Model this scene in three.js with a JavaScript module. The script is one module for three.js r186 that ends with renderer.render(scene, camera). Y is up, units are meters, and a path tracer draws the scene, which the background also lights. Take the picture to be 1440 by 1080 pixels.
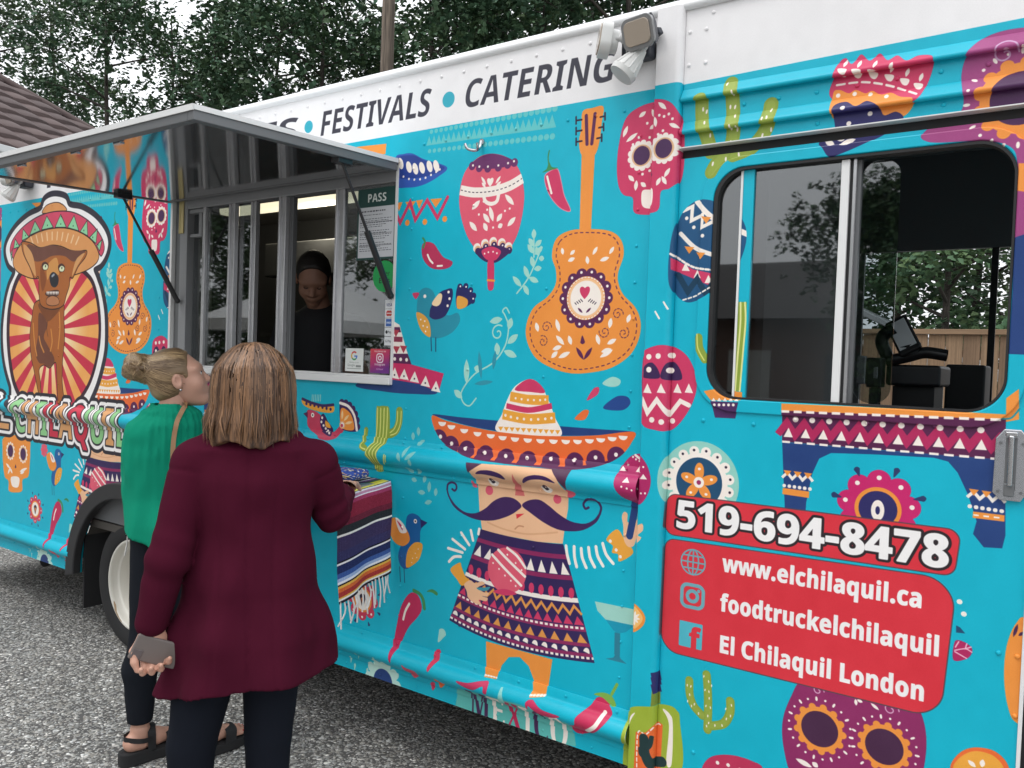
import * as THREE from 'three';
import { mergeGeometries, mergeVertices } from 'three/addons/utils/BufferGeometryUtils.js';
import { RoundedBoxGeometry } from 'three/addons/geometries/RoundedBoxGeometry.js';

// ---------------------------------------------------------------- camera, sky, sun, exposure
const scene = new THREE.Scene();
const FOCAL = 1119.5;                                   // in pixels of the 1440 x 1080 photograph
const camera = new THREE.PerspectiveCamera(2 * Math.atan(540 / FOCAL) * 180 / Math.PI, 4 / 3, 0.05, 400);
const EYE = new THREE.Vector3(0, 1.62, 2.3);            // the truck's side is the plane z = 0, x runs along it, the ground is y = 0
const RAD = Math.PI / 180;
const YAW = 34.456 * RAD, PITCH = -1.596 * RAD, ROLL = 2.044 * RAD;
const FW = new THREE.Vector3(-Math.sin(YAW) * Math.cos(PITCH), Math.sin(PITCH), -Math.cos(YAW) * Math.cos(PITCH));
const RT0 = new THREE.Vector3().crossVectors(FW, new THREE.Vector3(0, 1, 0)).normalize(), UP0 = new THREE.Vector3().crossVectors(RT0, FW);
const RT = RT0.clone().multiplyScalar(Math.cos(ROLL)).addScaledVector(UP0, Math.sin(ROLL));
const UP = RT0.clone().multiplyScalar(-Math.sin(ROLL)).addScaledVector(UP0, Math.cos(ROLL));
camera.position.copy(EYE);
camera.quaternion.setFromRotationMatrix(new THREE.Matrix4().makeBasis(RT, UP, FW.clone().negate()));
scene.add(camera);

const renderer = new THREE.WebGLRenderer({ antialias: true });
renderer.toneMapping = THREE.LinearToneMapping;
renderer.toneMappingExposure = 1.05;
renderer.shadowMap.enabled = true;

{ // overcast sky, brighter towards the zenith, faintly cool
  const W = 256, H = 128, d = new Float32Array(W * H * 4);
  for (let y = 0; y < H; y++) for (let x = 0; x < W; x++) {
    const el = ((y + 0.5) / H - 0.5) * Math.PI, s = Math.max(0, Math.sin(el));
    const n = 1 + 0.05 * Math.sin(x / W * Math.PI * 6 + 2 * Math.sin(el * 5)) * Math.sin(el * 9 + 1);
    const L = el < 0 ? 0.5 : (1.05 + 1.05 * s) * n, i = (y * W + x) * 4;
    d[i] = L * 0.975; d[i + 1] = L * 0.995; d[i + 2] = L * 1.03; d[i + 3] = 1;
  }
  const t = new THREE.DataTexture(d, W, H, THREE.RGBAFormat, THREE.FloatType);
  t.mapping = THREE.EquirectangularReflectionMapping; t.magFilter = t.minFilter = THREE.LinearFilter; t.needsUpdate = true;
  scene.background = t; scene.environment = t;
}
const sun = new THREE.DirectionalLight(new THREE.Color(1, 0.97, 0.92), 0.8);
sun.position.set(-6, 14, 7); sun.target.position.set(-2, 0, 0);
sun.castShadow = true; sun.shadow.radius = 30; sun.shadow.mapSize.set(2048, 2048);
Object.assign(sun.shadow.camera, { left: -16, right: 16, top: 16, bottom: -16, near: 1, far: 50 });
scene.add(sun, sun.target);

// ---------------------------------------------------------------- helpers
let seed_ = 7;
const rnd = () => { seed_ = (seed_ + 0x6d2b79f5) | 0; let t = Math.imul(seed_ ^ (seed_ >>> 15), 1 | seed_); t = (t + Math.imul(t ^ (t >>> 7), 61 | t)) ^ t; return ((t ^ (t >>> 14)) >>> 0) / 4294967296; };
const rr = (a, b) => a + (b - a) * rnd();
const V3 = (x, y, z) => new THREE.Vector3(x, y, z);
const lerp = (a, b, t) => a + (b - a) * t, clamp = (x, a, b) => Math.min(b, Math.max(a, x)), sst = (x, a, b) => { const t = clamp((x - a) / (b - a), 0, 1); return t * t * (3 - 2 * t); };
// a photo pixel is a direction; the plane, the ground or a known depth gives the distance
const ray = (x, y) => FW.clone().addScaledVector(RT, (x - 720) / FOCAL).addScaledVector(UP, -(y - 540) / FOCAL);
const onZ = (x, y, z = 0) => { const d = ray(x, y); return EYE.clone().addScaledVector(d, (z - EYE.z) / d.z); };
const onY = (x, y, h = 0) => { const d = ray(x, y); return EYE.clone().addScaledVector(d, (h - EYE.y) / d.y); };
const atDepth = (x, y, dep) => EYE.clone().addScaledVector(ray(x, y), dep);
const hash = (x, y, z) => { let h = (x * 374761393 + y * 668265263 + z * 2147483647) | 0; h = Math.imul(h ^ (h >>> 13), 1274126177); return ((h ^ (h >>> 16)) >>> 0) / 4294967296; };
function noise(x, y, z = 0) {
  const xi = Math.floor(x), yi = Math.floor(y), zi = Math.floor(z), f = (t) => t * t * (3 - 2 * t), u = f(x - xi), v = f(y - yi), w = f(z - zi);
  const c = (a, b, d) => hash(xi + a, yi + b, zi + d);
  return lerp(lerp(lerp(c(0, 0, 0), c(1, 0, 0), u), lerp(c(0, 1, 0), c(1, 1, 0), u), v), lerp(lerp(c(0, 0, 1), c(1, 0, 1), u), lerp(c(0, 1, 1), c(1, 1, 1), u), v), w) * 2 - 1;
}
const names = new Map();
function numbered(n) { const k = names.get(n) ?? 0; names.set(n, k + 1); return k ? n + '_' + String(k).padStart(3, '0') : n; }
function tag(o, label, category, group, kind) { if (label) o.userData.label = label; if (category) o.userData.category = category; if (group) o.userData.group = group; if (kind) o.userData.kind = kind; return o; }
function thing(name, label, category, pos = [0, 0, 0], group) { const g = new THREE.Group(); g.name = numbered(name); g.position.set(...pos); scene.add(g); return tag(g, label, category, group); }
function mesh(name, geo, mat, parent = scene) {
  const m = new THREE.Mesh(geo, mat); m.name = parent === scene ? numbered(name) : name; m.castShadow = m.receiveShadow = true; parent.add(m); return m;
}
function struct(name, geo, mat) { const m = mesh(name, geo, mat); m.userData.kind = 'structure'; return m; }
const std = (color, roughness = 0.6, extra = {}) => new THREE.MeshStandardMaterial({ color, roughness, ...extra });
const lin = (r, g, b) => new THREE.Color().setRGB(r, g, b);
const bx = (x0, x1, y0, y1, z0, z1, r = 0) => {
  const w = x1 - x0, h = y1 - y0, d = z1 - z0, g = r ? new RoundedBoxGeometry(w, h, d, 2, Math.min(r, w / 2.01, h / 2.01, d / 2.01)) : new THREE.BoxGeometry(w, h, d);
  return g.translate((x0 + x1) / 2, (y0 + y1) / 2, (z0 + z1) / 2);
};
const plain = (g) => { g = g.index ? g.toNonIndexed() : g; for (const k of Object.keys(g.attributes)) if (!['position', 'normal', 'uv'].includes(k)) g.deleteAttribute(k); return g; };
const merge = (list) => mergeGeometries(list.map(plain));
const tube = (pts, r, seg = 24, rad = 8, closed = false) => new THREE.TubeGeometry(new THREE.CatmullRomCurve3(pts.map((p) => p.isVector3 ? p : V3(...p)), closed, 'centripetal'), seg, r, rad, closed);
function rod(a, b, r0, r1 = r0, seg = 10) { // tapered rod between two points
  a = a.isVector3 ? a : V3(...a); b = b.isVector3 ? b : V3(...b);
  const d = b.clone().sub(a), g = new THREE.CylinderGeometry(r1, r0, d.length(), seg);
  g.applyQuaternion(new THREE.Quaternion().setFromUnitVectors(V3(0, 1, 0), d.clone().normalize()));
  return g.translate((a.x + b.x) / 2, (a.y + b.y) / 2, (a.z + b.z) / 2);
}
function bar(a, b, w, h) { // rectangular bar between two points
  a = a.isVector3 ? a : V3(...a); b = b.isVector3 ? b : V3(...b);
  const d = b.clone().sub(a), g = new RoundedBoxGeometry(w, d.length(), h, 2, Math.min(w, h) * 0.2);
  g.applyQuaternion(new THREE.Quaternion().setFromUnitVectors(V3(0, 1, 0), d.clone().normalize()));
  return g.translate((a.x + b.x) / 2, (a.y + b.y) / 2, (a.z + b.z) / 2);
}
function sweepX(profile, x0, x1, nx = 1) { // profile: [y, z] points, swept along x
  const pos = [], idx = [], n = profile.length;
  for (let i = 0; i <= nx; i++) for (const [y, z] of profile) pos.push(lerp(x0, x1, i / nx), y, z);
  for (let i = 0; i < nx; i++) for (let j = 0; j < n - 1; j++) { const a = i * n + j, b = a + 1, c = a + n, d = c + 1; idx.push(a, c, b, b, c, d); }
  const g = new THREE.BufferGeometry(); g.setAttribute('position', new THREE.Float32BufferAttribute(pos, 3)); g.setIndex(idx);
  g.computeVertexNormals(); g.setAttribute('uv', new THREE.Float32BufferAttribute(new Float32Array(pos.length / 3 * 2), 2)); return g;
}
function canvasTex(w, h, draw, srgb = true) {
  const c = document.createElement('canvas'); c.width = w; c.height = h; draw(c.getContext('2d'), w, h);
  const t = new THREE.CanvasTexture(c); if (srgb) t.colorSpace = THREE.SRGBColorSpace; t.magFilter = THREE.LinearFilter; return t;
}
function dataTex(n, f, srgb, rep = true) { // f(x, y) in 0..1 -> [r, g, b]
  const d = new Uint8Array(n * n * 4);
  for (let y = 0; y < n; y++) for (let x = 0; x < n; x++) { const v = f(x / n, y / n), i = (y * n + x) * 4; d[i] = clamp(v[0], 0, 1) * 255; d[i + 1] = clamp(v[1], 0, 1) * 255; d[i + 2] = clamp(v[2], 0, 1) * 255; d[i + 3] = 255; }
  const t = new THREE.DataTexture(d, n, n); if (srgb) t.colorSpace = THREE.SRGBColorSpace; t.magFilter = THREE.LinearFilter; t.minFilter = THREE.LinearMipmapLinearFilter;
  if (rep) t.wrapS = t.wrapT = THREE.RepeatWrapping; t.needsUpdate = true; return t;
}
const tnoise = (x, y, f, z = 0) => { // noise that tiles over 0..1
  const a = (u, v) => noise(u * f, v * f, z), sx = x, sy = y;
  return a(x, y) * (1 - sx) * (1 - sy) + a(x - 1, y) * sx * (1 - sy) + a(x, y - 1) * (1 - sx) * sy + a(x - 1, y - 1) * sx * sy;
};
// ---------------------------------------------------------------- the printed vinyl wrap on the truck's side
// Artwork traced from enlarged crops of the photograph: [x0, y0, scale]; every point is put on the side's plane.
const CR = { p: [0, 0, 1], c1: [0, 0, 3], c2: [480, 0, 3], c3: [960, 0, 3], c4: [0, 360, 3], c5: [480, 360, 3], c6: [960, 360, 3], c7: [0, 720, 3], c8: [480, 720, 3], c9: [960, 720, 3], L1: [0, 260, 6], L2: [0, 430, 6], L3: [0, 600, 6],
  w: [220, 230, 6], w2: [390, 220, 6], w3: [390, 390, 6], s: [400, 560, 6], m: [590, 640, 4.235], b: [640, 840, 4], e: [880, 560, 6], t: [600, 120, 6.75], q: [930, 920, 6], r: [1200, 880, 5.4], lo: [480, 820, 6], h: [1320, 580, 7.717], g: [1000, 330, 6] };
const UV = (k, x, y) => { const c = CR[k], q = onZ(c[0] + x / c[2], c[1] + y / c[2]); return [q.x, q.y]; };
const MPP = (k, x, y) => Math.abs(UV(k, x, y - 5)[1] - UV(k, x, y + 5)[1]) / 10;
let G = null;                                           // the canvas being drawn; one unit is a metre, v points up
const pts = (k, a) => { const o = []; for (let i = 0; i < a.length; i += 2) o.push(UV(k, a[i], a[i + 1])); return o; };
function trace(P, closed, smooth) {
  G.beginPath(); G.moveTo(...P[0]);
  const n = P.length;
  if (!smooth) for (let i = 1; i < n; i++) G.lineTo(...P[i]);
  else for (let i = 0; i < (closed ? n : n - 1); i++) {
    const g = (j) => closed ? P[(j + n) % n] : P[clamp(j, 0, n - 1)], a = g(i - 1), b = g(i), c = g(i + 1), d = g(i + 2);
    G.bezierCurveTo(b[0] + (c[0] - a[0]) / 6, b[1] + (c[1] - a[1]) / 6, c[0] - (d[0] - b[0]) / 6, c[1] - (d[1] - b[1]) / 6, c[0], c[1]);
  }
  if (closed) G.closePath();
}
function F(k, a, col, o = {}) { trace(typeof a[0] === 'number' ? pts(k, a) : a, true, !o.hard); if (col) { G.fillStyle = col; G.fill(); } if (o.line) { G.strokeStyle = o.line; G.lineWidth = o.lw ?? 0.004; G.lineJoin = 'round'; G.stroke(); } }
function S(k, a, col, lw, o = {}) { trace(typeof a[0] === 'number' ? pts(k, a) : a, !!o.closed, !o.hard); G.strokeStyle = col; G.lineWidth = lw; G.lineCap = o.cap ?? 'round'; G.lineJoin = o.hard ? 'miter' : 'round'; G.setLineDash(o.dash ?? []); G.stroke(); G.setLineDash([]); }
function disc(u, v, rx, ry, col, rot = 0, line, lw) { G.beginPath(); G.ellipse(u, v, Math.abs(rx), Math.abs(ry), rot, 0, Math.PI * 2); if (col) { G.fillStyle = col; G.fill(); } if (line) { G.strokeStyle = line; G.lineWidth = lw; G.stroke(); } }
function C(k, x, y, r, col, line, lw) { const [u, v] = UV(k, x, y), s = r * MPP(k, x, y); disc(u, v, s, s, col, 0, line, lw); }
function dots(k, a, r, col) { for (let i = 0; i < a.length; i += 2) C(k, a[i], a[i + 1], r, col); }
function dropM(a, b, w, col) { // a tear: point at a, round end at b
  const dx = b[0] - a[0], dy = b[1] - a[1], L = Math.hypot(dx, dy), nx = -dy / L * w, ny = dx / L * w;
  F(null, [a, [a[0] + dx * 0.55 + nx * 0.8, a[1] + dy * 0.55 + ny * 0.8], [a[0] + dx * 0.82 + nx, a[1] + dy * 0.82 + ny], b, [a[0] + dx * 0.82 - nx, a[1] + dy * 0.82 - ny], [a[0] + dx * 0.55 - nx * 0.8, a[1] + dy * 0.55 - ny * 0.8]], col);
}
const drop = (k, x0, y0, x1, y1, w, col) => dropM(UV(k, x0, y0), UV(k, x1, y1), w * MPP(k, x0, y0), col);
function leafM(a, b, w, col) { const dx = b[0] - a[0], dy = b[1] - a[1], L = Math.hypot(dx, dy), nx = -dy / L * w, ny = dx / L * w, m = [a[0] + dx / 2, a[1] + dy / 2]; G.beginPath(); G.moveTo(...a); G.quadraticCurveTo(m[0] + nx * 2, m[1] + ny * 2, ...b); G.quadraticCurveTo(m[0] - nx * 2, m[1] - ny * 2, ...a); G.fillStyle = col; G.fill(); }
const leaf = (k, x0, y0, x1, y1, w, col) => leafM(UV(k, x0, y0), UV(k, x1, y1), w * MPP(k, x0, y0), col);
function leaves(k, a, w, col) { for (let i = 0; i < a.length; i += 4) leaf(k, a[i], a[i + 1], a[i + 2], a[i + 3], w, col); }
function scallop(u, v, R, n, r, col, ph = 0, sx = 1) { for (let i = 0; i < n; i++) { const t = ph + i / n * Math.PI * 2; disc(u + Math.cos(t) * R * sx, v + Math.sin(t) * R, r, r, col); } disc(u, v, R * sx, R, col); }
const ringDots = (u, v, R, n, r, col, ph = 0, sx = 1, L = 1) => { for (let i = 0; i < n; i++) { const t = ph + i / n * Math.PI * 2; disc(u + Math.cos(t) * R * sx, v + Math.sin(t) * R, r * L, r, col, t); } };
const along = (a, b, t) => [lerp(a[0], b[0], t), lerp(a[1], b[1], t)];
function triRow(a, b, n, h, col, fillw = 0.8, side = 1) { for (let i = 0; i < n; i++) { const p = along(a, b, (i + 0.5 - fillw / 2) / n), q = along(a, b, (i + 0.5 + fillw / 2) / n), m = along(a, b, (i + 0.5) / n); F(null, [p, q, [m[0], m[1] + h * side]], col, { hard: true }); } }
function zig(a, b, n, h, col, lw) { const P = []; for (let i = 0; i <= n * 2; i++) { const m = along(a, b, i / n / 2); P.push([m[0], m[1] + (i % 2 ? h : 0)]); } S(null, P, col, lw, { hard: true, cap: 'butt' }); }
function heart(u, v, s, col) { G.beginPath(); G.moveTo(u, v - s); G.bezierCurveTo(u - s * 1.3, v + s * 0.1, u - s * 0.7, v + s * 1.1, u, v + s * 0.45); G.bezierCurveTo(u + s * 0.7, v + s * 1.1, u + s * 1.3, v + s * 0.1, u, v - s); G.fillStyle = col; G.fill(); }
function spiral(u, v, r, turns, col, lw, a0 = 0, dir = 1, dash) { const P = []; for (let i = 0; i <= 24 * turns; i++) { const t = i / 24 * Math.PI * 2; P.push([u + Math.cos(a0 + dir * t) * r * (1 - i / (24 * turns) * 0.85), v + Math.sin(a0 + dir * t) * r * (1 - i / (24 * turns) * 0.85)]); } S(null, P, col, lw, { dash }); }
function text(str, a, b, cap, col, o = {}) { // baseline from a to b in metres, capitals cap metres high
  const L = Math.hypot(b[0] - a[0], b[1] - a[1]);
  G.save(); G.translate(...a); G.rotate(Math.atan2(b[1] - a[1], b[0] - a[0])); G.font = (o.weight ?? 'bold') + ' 100px ' + (o.family ?? 'sans-serif'); G.textBaseline = 'alphabetic';
  const w = G.measureText(str).width; G.transform(1, 0, o.skew ?? 0, 1, 0, 0); G.scale(L / w, -cap / 71.5);
  if (o.stroke) for (const [c, lw] of o.stroke) { G.strokeStyle = c; G.lineWidth = lw / (cap / 71.5); G.lineJoin = 'round'; G.strokeText(str, 0, 0); }
  if (Array.isArray(col)) { let x = 0; for (let i = 0; i < str.length; i++) { G.fillStyle = col[i % col.length]; G.fillText(str[i], x, 0); x += G.measureText(str[i]).width; } }
  else { G.fillStyle = col; G.fillText(str, 0, 0); if (o.fat) { G.strokeStyle = col; G.lineWidth = o.fat / (cap / 71.5); G.strokeText(str, 0, 0); } }
  G.restore();
}
const K = { teal: '#06b2ca', white: '#eceaea', pink: '#cf3a64', coral: '#e05c72', mag: '#99295f', plum: '#5a2350', purple: '#3f2458', navy: '#2d2a63', blue: '#22407a', deep: '#1d4b6e', orange: '#ef9440', amber: '#eda53f', rust: '#ea6c34', cream: '#f7ece2', mint: '#a3d8cb', olive: '#8ea23e', green: '#3f8a4f', skin: '#efbd95', red: '#da3340', ink: '#3b3a45', dk: '#2a1c33' };

function guitar() {
  F('c2', [1018, 470, 1060, 455, 1105, 450, 1098, 520, 1088, 600, 1070, 652, 1040, 656, 1012, 652, 1002, 600, 1012, 540], K.orange);
  for (const [x, y] of [[990, 505], [990, 550], [990, 595]]) { S('c2', [x, y + 4, x + 24, y], K.dk, 0.006); S('c2', [x, y - 12, x, y + 18], K.dk, 0.006); }
  for (const [x, y] of [[1112, 490], [1106, 535], [1098, 580]]) { S('c2', [x, y, x - 20, y + 4], K.dk, 0.006); S('c2', [x, y - 14, x, y + 16], K.dk, 0.006); }
  S('c2', [1033, 488, 1036, 608], K.plum, 0.012); S('c2', [1070, 480, 1056, 606], K.plum, 0.012);
  F('c2', [1014, 630, 1070, 630, 1052, 985, 1004, 985], K.orange, { hard: true });
  F('p', [782, 336, 802, 324, 830, 322, 858, 325, 873, 337, 877, 358, 869, 384, 870, 400, 877, 415, 893, 432, 900.7, 453, 898, 477, 885, 500, 860, 517, 830, 524, 803, 525, 777, 518, 753, 503, 741, 480, 740, 457, 750, 433, 770, 417, 781, 400, 781.5, 380, 776, 360], K.orange);
  S('p', [787, 340, 804, 329, 830, 327, 856, 330, 868, 341, 871, 358, 864, 384, 866, 402, 874, 418, 888, 434, 895, 454, 892, 476, 880, 496, 857, 511, 829, 518, 804, 519, 780, 512, 758, 498, 747, 478, 746, 458, 755, 437, 775, 420, 786, 402, 787, 380, 782, 360], K.plum, 0.0035, { closed: true, dash: [0.012, 0.009], cap: 'butt' });
  const [u, v] = UV('c5', 1030, 178), m = MPP('c5', 1030, 178);
  scallop(u, v, 103 * m, 14, 26 * m, K.plum); ringDots(u, v, 112 * m, 14, 6 * m, K.cream);
  disc(u, v, 92 * m, 92 * m, K.orange); disc(u, v, 84 * m, 84 * m, '#f4c391'); S(null, Array.from({ length: 40 }, (_, i) => [u + Math.cos(i / 40 * 6.283) * 88 * m, v + Math.sin(i / 40 * 6.283) * 88 * m]), K.cream, 0.004, { dash: [0.006, 0.006], closed: true });
  disc(u, v, 74 * m, 74 * m, K.cream); heart(u - 5 * m, v + 28 * m, 32 * m, K.pink);
  for (const s of [-1, 1]) { leafM([u - 4 * m + s * 8 * m, v - 62 * m], [u - 4 * m + s * 32 * m, v - 40 * m], 5 * m, K.plum); for (let i = 0; i < 4; i++) S(null, [[u + s * (14 + i * 10) * m, v - (14 + i * 4) * m], [u + s * (24 + i * 9) * m, v - (4 + i * 5) * m]], K.dk, 0.003); }
  dropM(...[UV('c5', 1016, 335), UV('c5', 1018, 372)], 11 * m, K.plum); leaves('c5', [1022, 438, 990, 385, 1022, 438, 1058, 385], 9, K.plum);
  leaves('c5', [940, 375, 905, 335, 830, 320, 820, 280, 920, 320, 905, 265, 970, 375, 958, 335, 890, 395, 930, 380, 915, 430, 965, 405, 885, 430, 912, 402, 1130, 305, 1138, 260, 1088, 375, 1076, 330, 1120, 372, 1160, 350, 1090, 428, 1145, 395, 1205, 282, 1218, 245, 1095, 405, 1140, 392], 10, K.cream);
  for (const [x, y, a, d] of [[865, 300, 0, 1], [850, 360, 2, -1], [1165, 245, 0, 1], [1190, 325, 1, -1], [1110, 320, 3, 1]]) { const [p, q] = UV('c5', x, y); spiral(p, q, 26 * m, 1.4, K.plum, 0.003, a, d, [0.007, 0.005]); }
  leaves('c2', [935, 1075, 930, 1045, 1060, 1075, 1080, 1040, 965, 1075, 985, 1055, 1130, 1072, 1150, 1040], 8, K.cream); leaves('c5', [955, 22, 985, 8, 1040, 35, 1035, 0, 1090, 20, 1130, 6], 9, K.cream);
}
function pinkSkull() {
  F('c2', [1340, 428, 1260, 450, 1200, 500, 1172, 600, 1162, 700, 1168, 780, 1190, 822, 1228, 835, 1232, 890, 1260, 905, 1330, 902, 1355, 880, 1362, 815, 1400, 800, 1432, 760, 1445, 680, 1446, 560, 1436, 490, 1400, 440], K.pink);
  for (const [x, y] of [[1266, 656], [1373, 634]]) { const [u, v] = UV('c2', x, y), m = MPP('c2', x, y); scallop(u, v, 52 * m, 13, 14 * m, K.cream); disc(u, v, 46 * m, 46 * m, '#e2b48a'); disc(u, v, 38 * m, 40 * m, '#4c2a55'); }
  F('c2', [1268, 808, 1300, 800, 1326, 805, 1322, 868, 1296, 880, 1268, 866], K.cream); drop('c2', 1318, 725, 1316, 752, 9, '#4c2a55');
  leaves('c2', [1210, 740, 1235, 765, 1245, 760, 1240, 805, 1262, 770, 1285, 788, 1400, 715, 1375, 755, 1365, 750, 1385, 785, 1360, 755, 1342, 790, 1255, 495, 1285, 470, 1200, 600, 1250, 560, 1188, 580, 1208, 530, 1325, 500, 1310, 460, 1340, 545, 1335, 500, 1385, 470, 1350, 440, 1435, 545, 1395, 530, 1300, 545, 1325, 525], 9, K.cream);
  dots('c2', [1275, 600, 1255, 580, 1300, 580, 1230, 610, 1350, 575, 1370, 560, 1290, 520, 1355, 495, 1375, 500, 1395, 490, 1410, 510, 1300, 720, 1270, 735], 6, K.cream);
}
function chiliSmall() {
  F('c2', [858, 745, 880, 722, 912, 714, 928, 770, 940, 825, 966, 888, 930, 882, 890, 842, 866, 795], K.pink, { line: '#e2899e', lw: 0.003 });
  F('c2', [848, 728, 866, 712, 876, 684, 888, 704, 914, 708, 890, 716], K.green); S('c2', [877, 636, 872, 662, 874, 690], K.green, 0.005); S('c2', [868, 745, 876, 778, 886, 815], K.cream, 0.008);
}
function maraca() {
  F('c2', [632, 648, 572, 668, 520, 728, 498, 818, 502, 900, 528, 990, 566, 1050, 612, 1082, 655, 1084, 700, 1062, 742, 990, 766, 890, 770, 800, 748, 712, 700, 664], K.coral);
  F('c2', [632, 648, 575, 668, 548, 698, 575, 704, 600, 712, 640, 712, 690, 704, 735, 690, 700, 664], '#6b3065');
  dots('c2', [552, 700, 582, 708, 618, 710, 662, 706, 702, 694, 730, 686], 18, '#6b3065'); dots('c2', [555, 698, 582, 703, 618, 703, 662, 698, 703, 688, 728, 680], 5, K.cream);
  S('c2', [502, 802, 560, 812, 640, 806, 710, 784, 764, 752], K.cream, 0.036, { cap: 'butt' }); S('c2', [504, 802, 560, 812, 640, 806, 710, 784, 762, 753], K.dk, 0.003, { dash: [0.01, 0.008], cap: 'butt' });
  const [u, v] = UV('c2', 628, 765), m = MPP('c2', 628, 765); heart(u, v, 22 * m, K.cream);
  leaves('c2', [610, 780, 590, 745, 608, 790, 592, 770, 650, 775, 672, 742, 652, 785, 674, 765], 6, K.cream);
  S('c2', [600, 824, 608, 850, 632, 860, 656, 848, 664, 812], K.cream, 0.014);
  leaves('c2', [550, 885, 585, 845, 690, 820, 728, 865, 540, 935, 572, 975, 640, 935, 625, 870, 625, 940, 598, 900, 655, 935, 678, 900, 700, 955, 735, 915, 615, 975, 600, 940, 660, 960, 680, 945], 11, K.cream);
  dots('c2', [615, 885, 600, 850, 690, 890, 710, 880, 580, 905, 640, 960], 5, K.cream);
  const [p, q] = UV('c2', 636, 1085), n = MPP('c2', 636, 1085);
  for (const [x, y] of [[572, 1046], [605, 1028], [640, 1020], [676, 1025], [704, 1042]]) { C('c2', x, y, 20, K.cream); C('c2', x + 3, y + 8, 17, '#e6b489'); C('c2', x + 4, y + 14, 15, K.purple); C('c2', x + 4, y + 10, 4, K.cream); }
  F('c2', [565, 1060, 610, 1042, 660, 1036, 712, 1055, 700, 1075, 650, 1108, 600, 1100], K.purple); F('c5', [592, -22, 632, -40, 672, -22, 660, 8, 640, 20, 608, 12], K.pink);
  dots('c5', [604, -10, 620, -16, 640, -18, 656, -12], 4, K.cream);
  F('c5', [618, 20, 642, 20, 644, 100, 640, 140, 620, 142, 616, 100], K.pink); S('c5', [617, 102, 644, 104], K.orange, 0.008);
}
function sprig(k, stem, lv, w, col) { S(k, stem, col, 0.006); leaves(k, lv, w, col); }
function man() {
  // hat
  F('c5', [383, 668, 520, 682, 655, 694, 800, 706, 925, 718, 1080, 730, 1228, 742, 1080, 756, 925, 758, 780, 754, 650, 738, 520, 712], K.blue);
  F('c5', [655, 738, 678, 665, 706, 592, 738, 545, 795, 519, 838, 542, 870, 600, 900, 678, 926, 758, 800, 760], K.cream);
  F('c5', [733, 566, 756, 536, 795, 519, 832, 536, 858, 576, 800, 574], K.pink);
  S('c5', [712, 592, 790, 606, 874, 608], K.amber, 0.034, { cap: 'butt' }); dots('c5', [735, 600, 760, 604, 787, 607, 812, 608, 838, 608, 860, 606], 5, K.cream);
  S('c5', [696, 632, 790, 650, 888, 632], K.pink, 0.02, { cap: 'butt' });
  S('c5', [680, 668, 790, 688, 902, 682], K.amber, 0.036, { cap: 'butt' }); dots('c5', [692, 672, 715, 679, 742, 684, 770, 688, 800, 690, 830, 689, 860, 687, 886, 684], 6, K.cream);
  for (let i = 0; i < 11; i++) { const x = 672 + i * 24, y = 728 + i * 1.5; F('c5', [x - 11, y - 8, x + 11, y - 8, x, y + 10], K.amber, { hard: true }); }
  const brim = [382, 674, 440, 694, 520, 714, 650, 740, 800, 756, 925, 760, 1080, 756, 1232, 742, 1222, 790, 1180, 842, 1120, 876, 1040, 895, 960, 898, 840, 887, 700, 872, 560, 850, 450, 803, 400, 745];
  F('c5', brim, K.rust); G.save(); trace(pts('c5', brim), true, true); G.clip();
  F('c5', [380, 770, 420, 790, 470, 822, 560, 848, 700, 866, 840, 880, 960, 888, 1060, 880, 1180, 850, 1240, 820, 1240, 920, 380, 920], K.plum, { hard: true });
  for (const [x, y] of [[412, 775], [462, 802], [530, 822], [610, 842], [698, 856], [790, 866], [888, 870], [985, 872], [1072, 862], [1160, 848]]) C('c5', x, y, 44, K.plum);
  dots('c5', [418, 762, 465, 791, 527, 812, 610, 829, 698, 843, 788, 851, 888, 855, 985, 860, 1072, 850, 1158, 838], 9, K.cream);
  G.restore();
  for (const [x, y] of [[425, 700], [464, 714], [518, 730], [574, 743], [630, 752], [680, 760], [732, 766], [786, 770], [840, 773], [894, 775], [946, 776], [996, 776], [1046, 773], [1094, 769], [1142, 764], [1188, 759]]) { const [u, v] = UV('c5', x, y), m = MPP('c5', x, y); G.beginPath(); G.ellipse(u, v, 21 * m, 18 * m, 0.02, Math.PI, Math.PI * 2); G.fillStyle = K.cream; G.fill(); }
  // face
  F('m', [314, 38, 400, 46, 600, 60, 830, 78, 926, 84, 905, 150, 895, 206, 860, 150, 600, 100, 350, 80, 322, 100], '#55344f', { hard: true });
  F('m', [330, 160, 316, 150, 318, 185, 345, 192], K.coral); F('m', [885, 205, 920, 212, 935, 235, 910, 252, 884, 248], K.coral);
  F('m', [405, 46, 600, 60, 812, 80, 850, 132, 888, 215, 884, 320, 866, 420, 852, 528, 700, 516, 500, 478, 372, 446, 356, 330, 350, 200, 340, 120, 332, 92], K.skin, { hard: true });
  F('m', [366, 106, 396, 86, 458, 86, 518, 108, 536, 140, 470, 120, 405, 108], K.purple); F('m', [640, 162, 660, 128, 722, 112, 790, 124, 838, 160, 760, 140, 690, 142], K.purple);
  F('m', [418, 150, 445, 136, 478, 158, 470, 182, 440, 178], K.cream); C('m', 446, 150, 17, K.dk); C('m', 450, 147, 5, K.cream);
  F('m', [736, 190, 768, 176, 798, 196, 790, 222, 756, 216], K.cream); C('m', 766, 190, 18, K.dk); C('m', 770, 187, 5, K.cream);
  C('m', 415, 210, 28, K.coral); C('m', 820, 262, 28, K.coral); F('m', [590, 104, 604, 150, 626, 244, 568, 240, 576, 170], '#d9706c', { hard: true });
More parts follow.
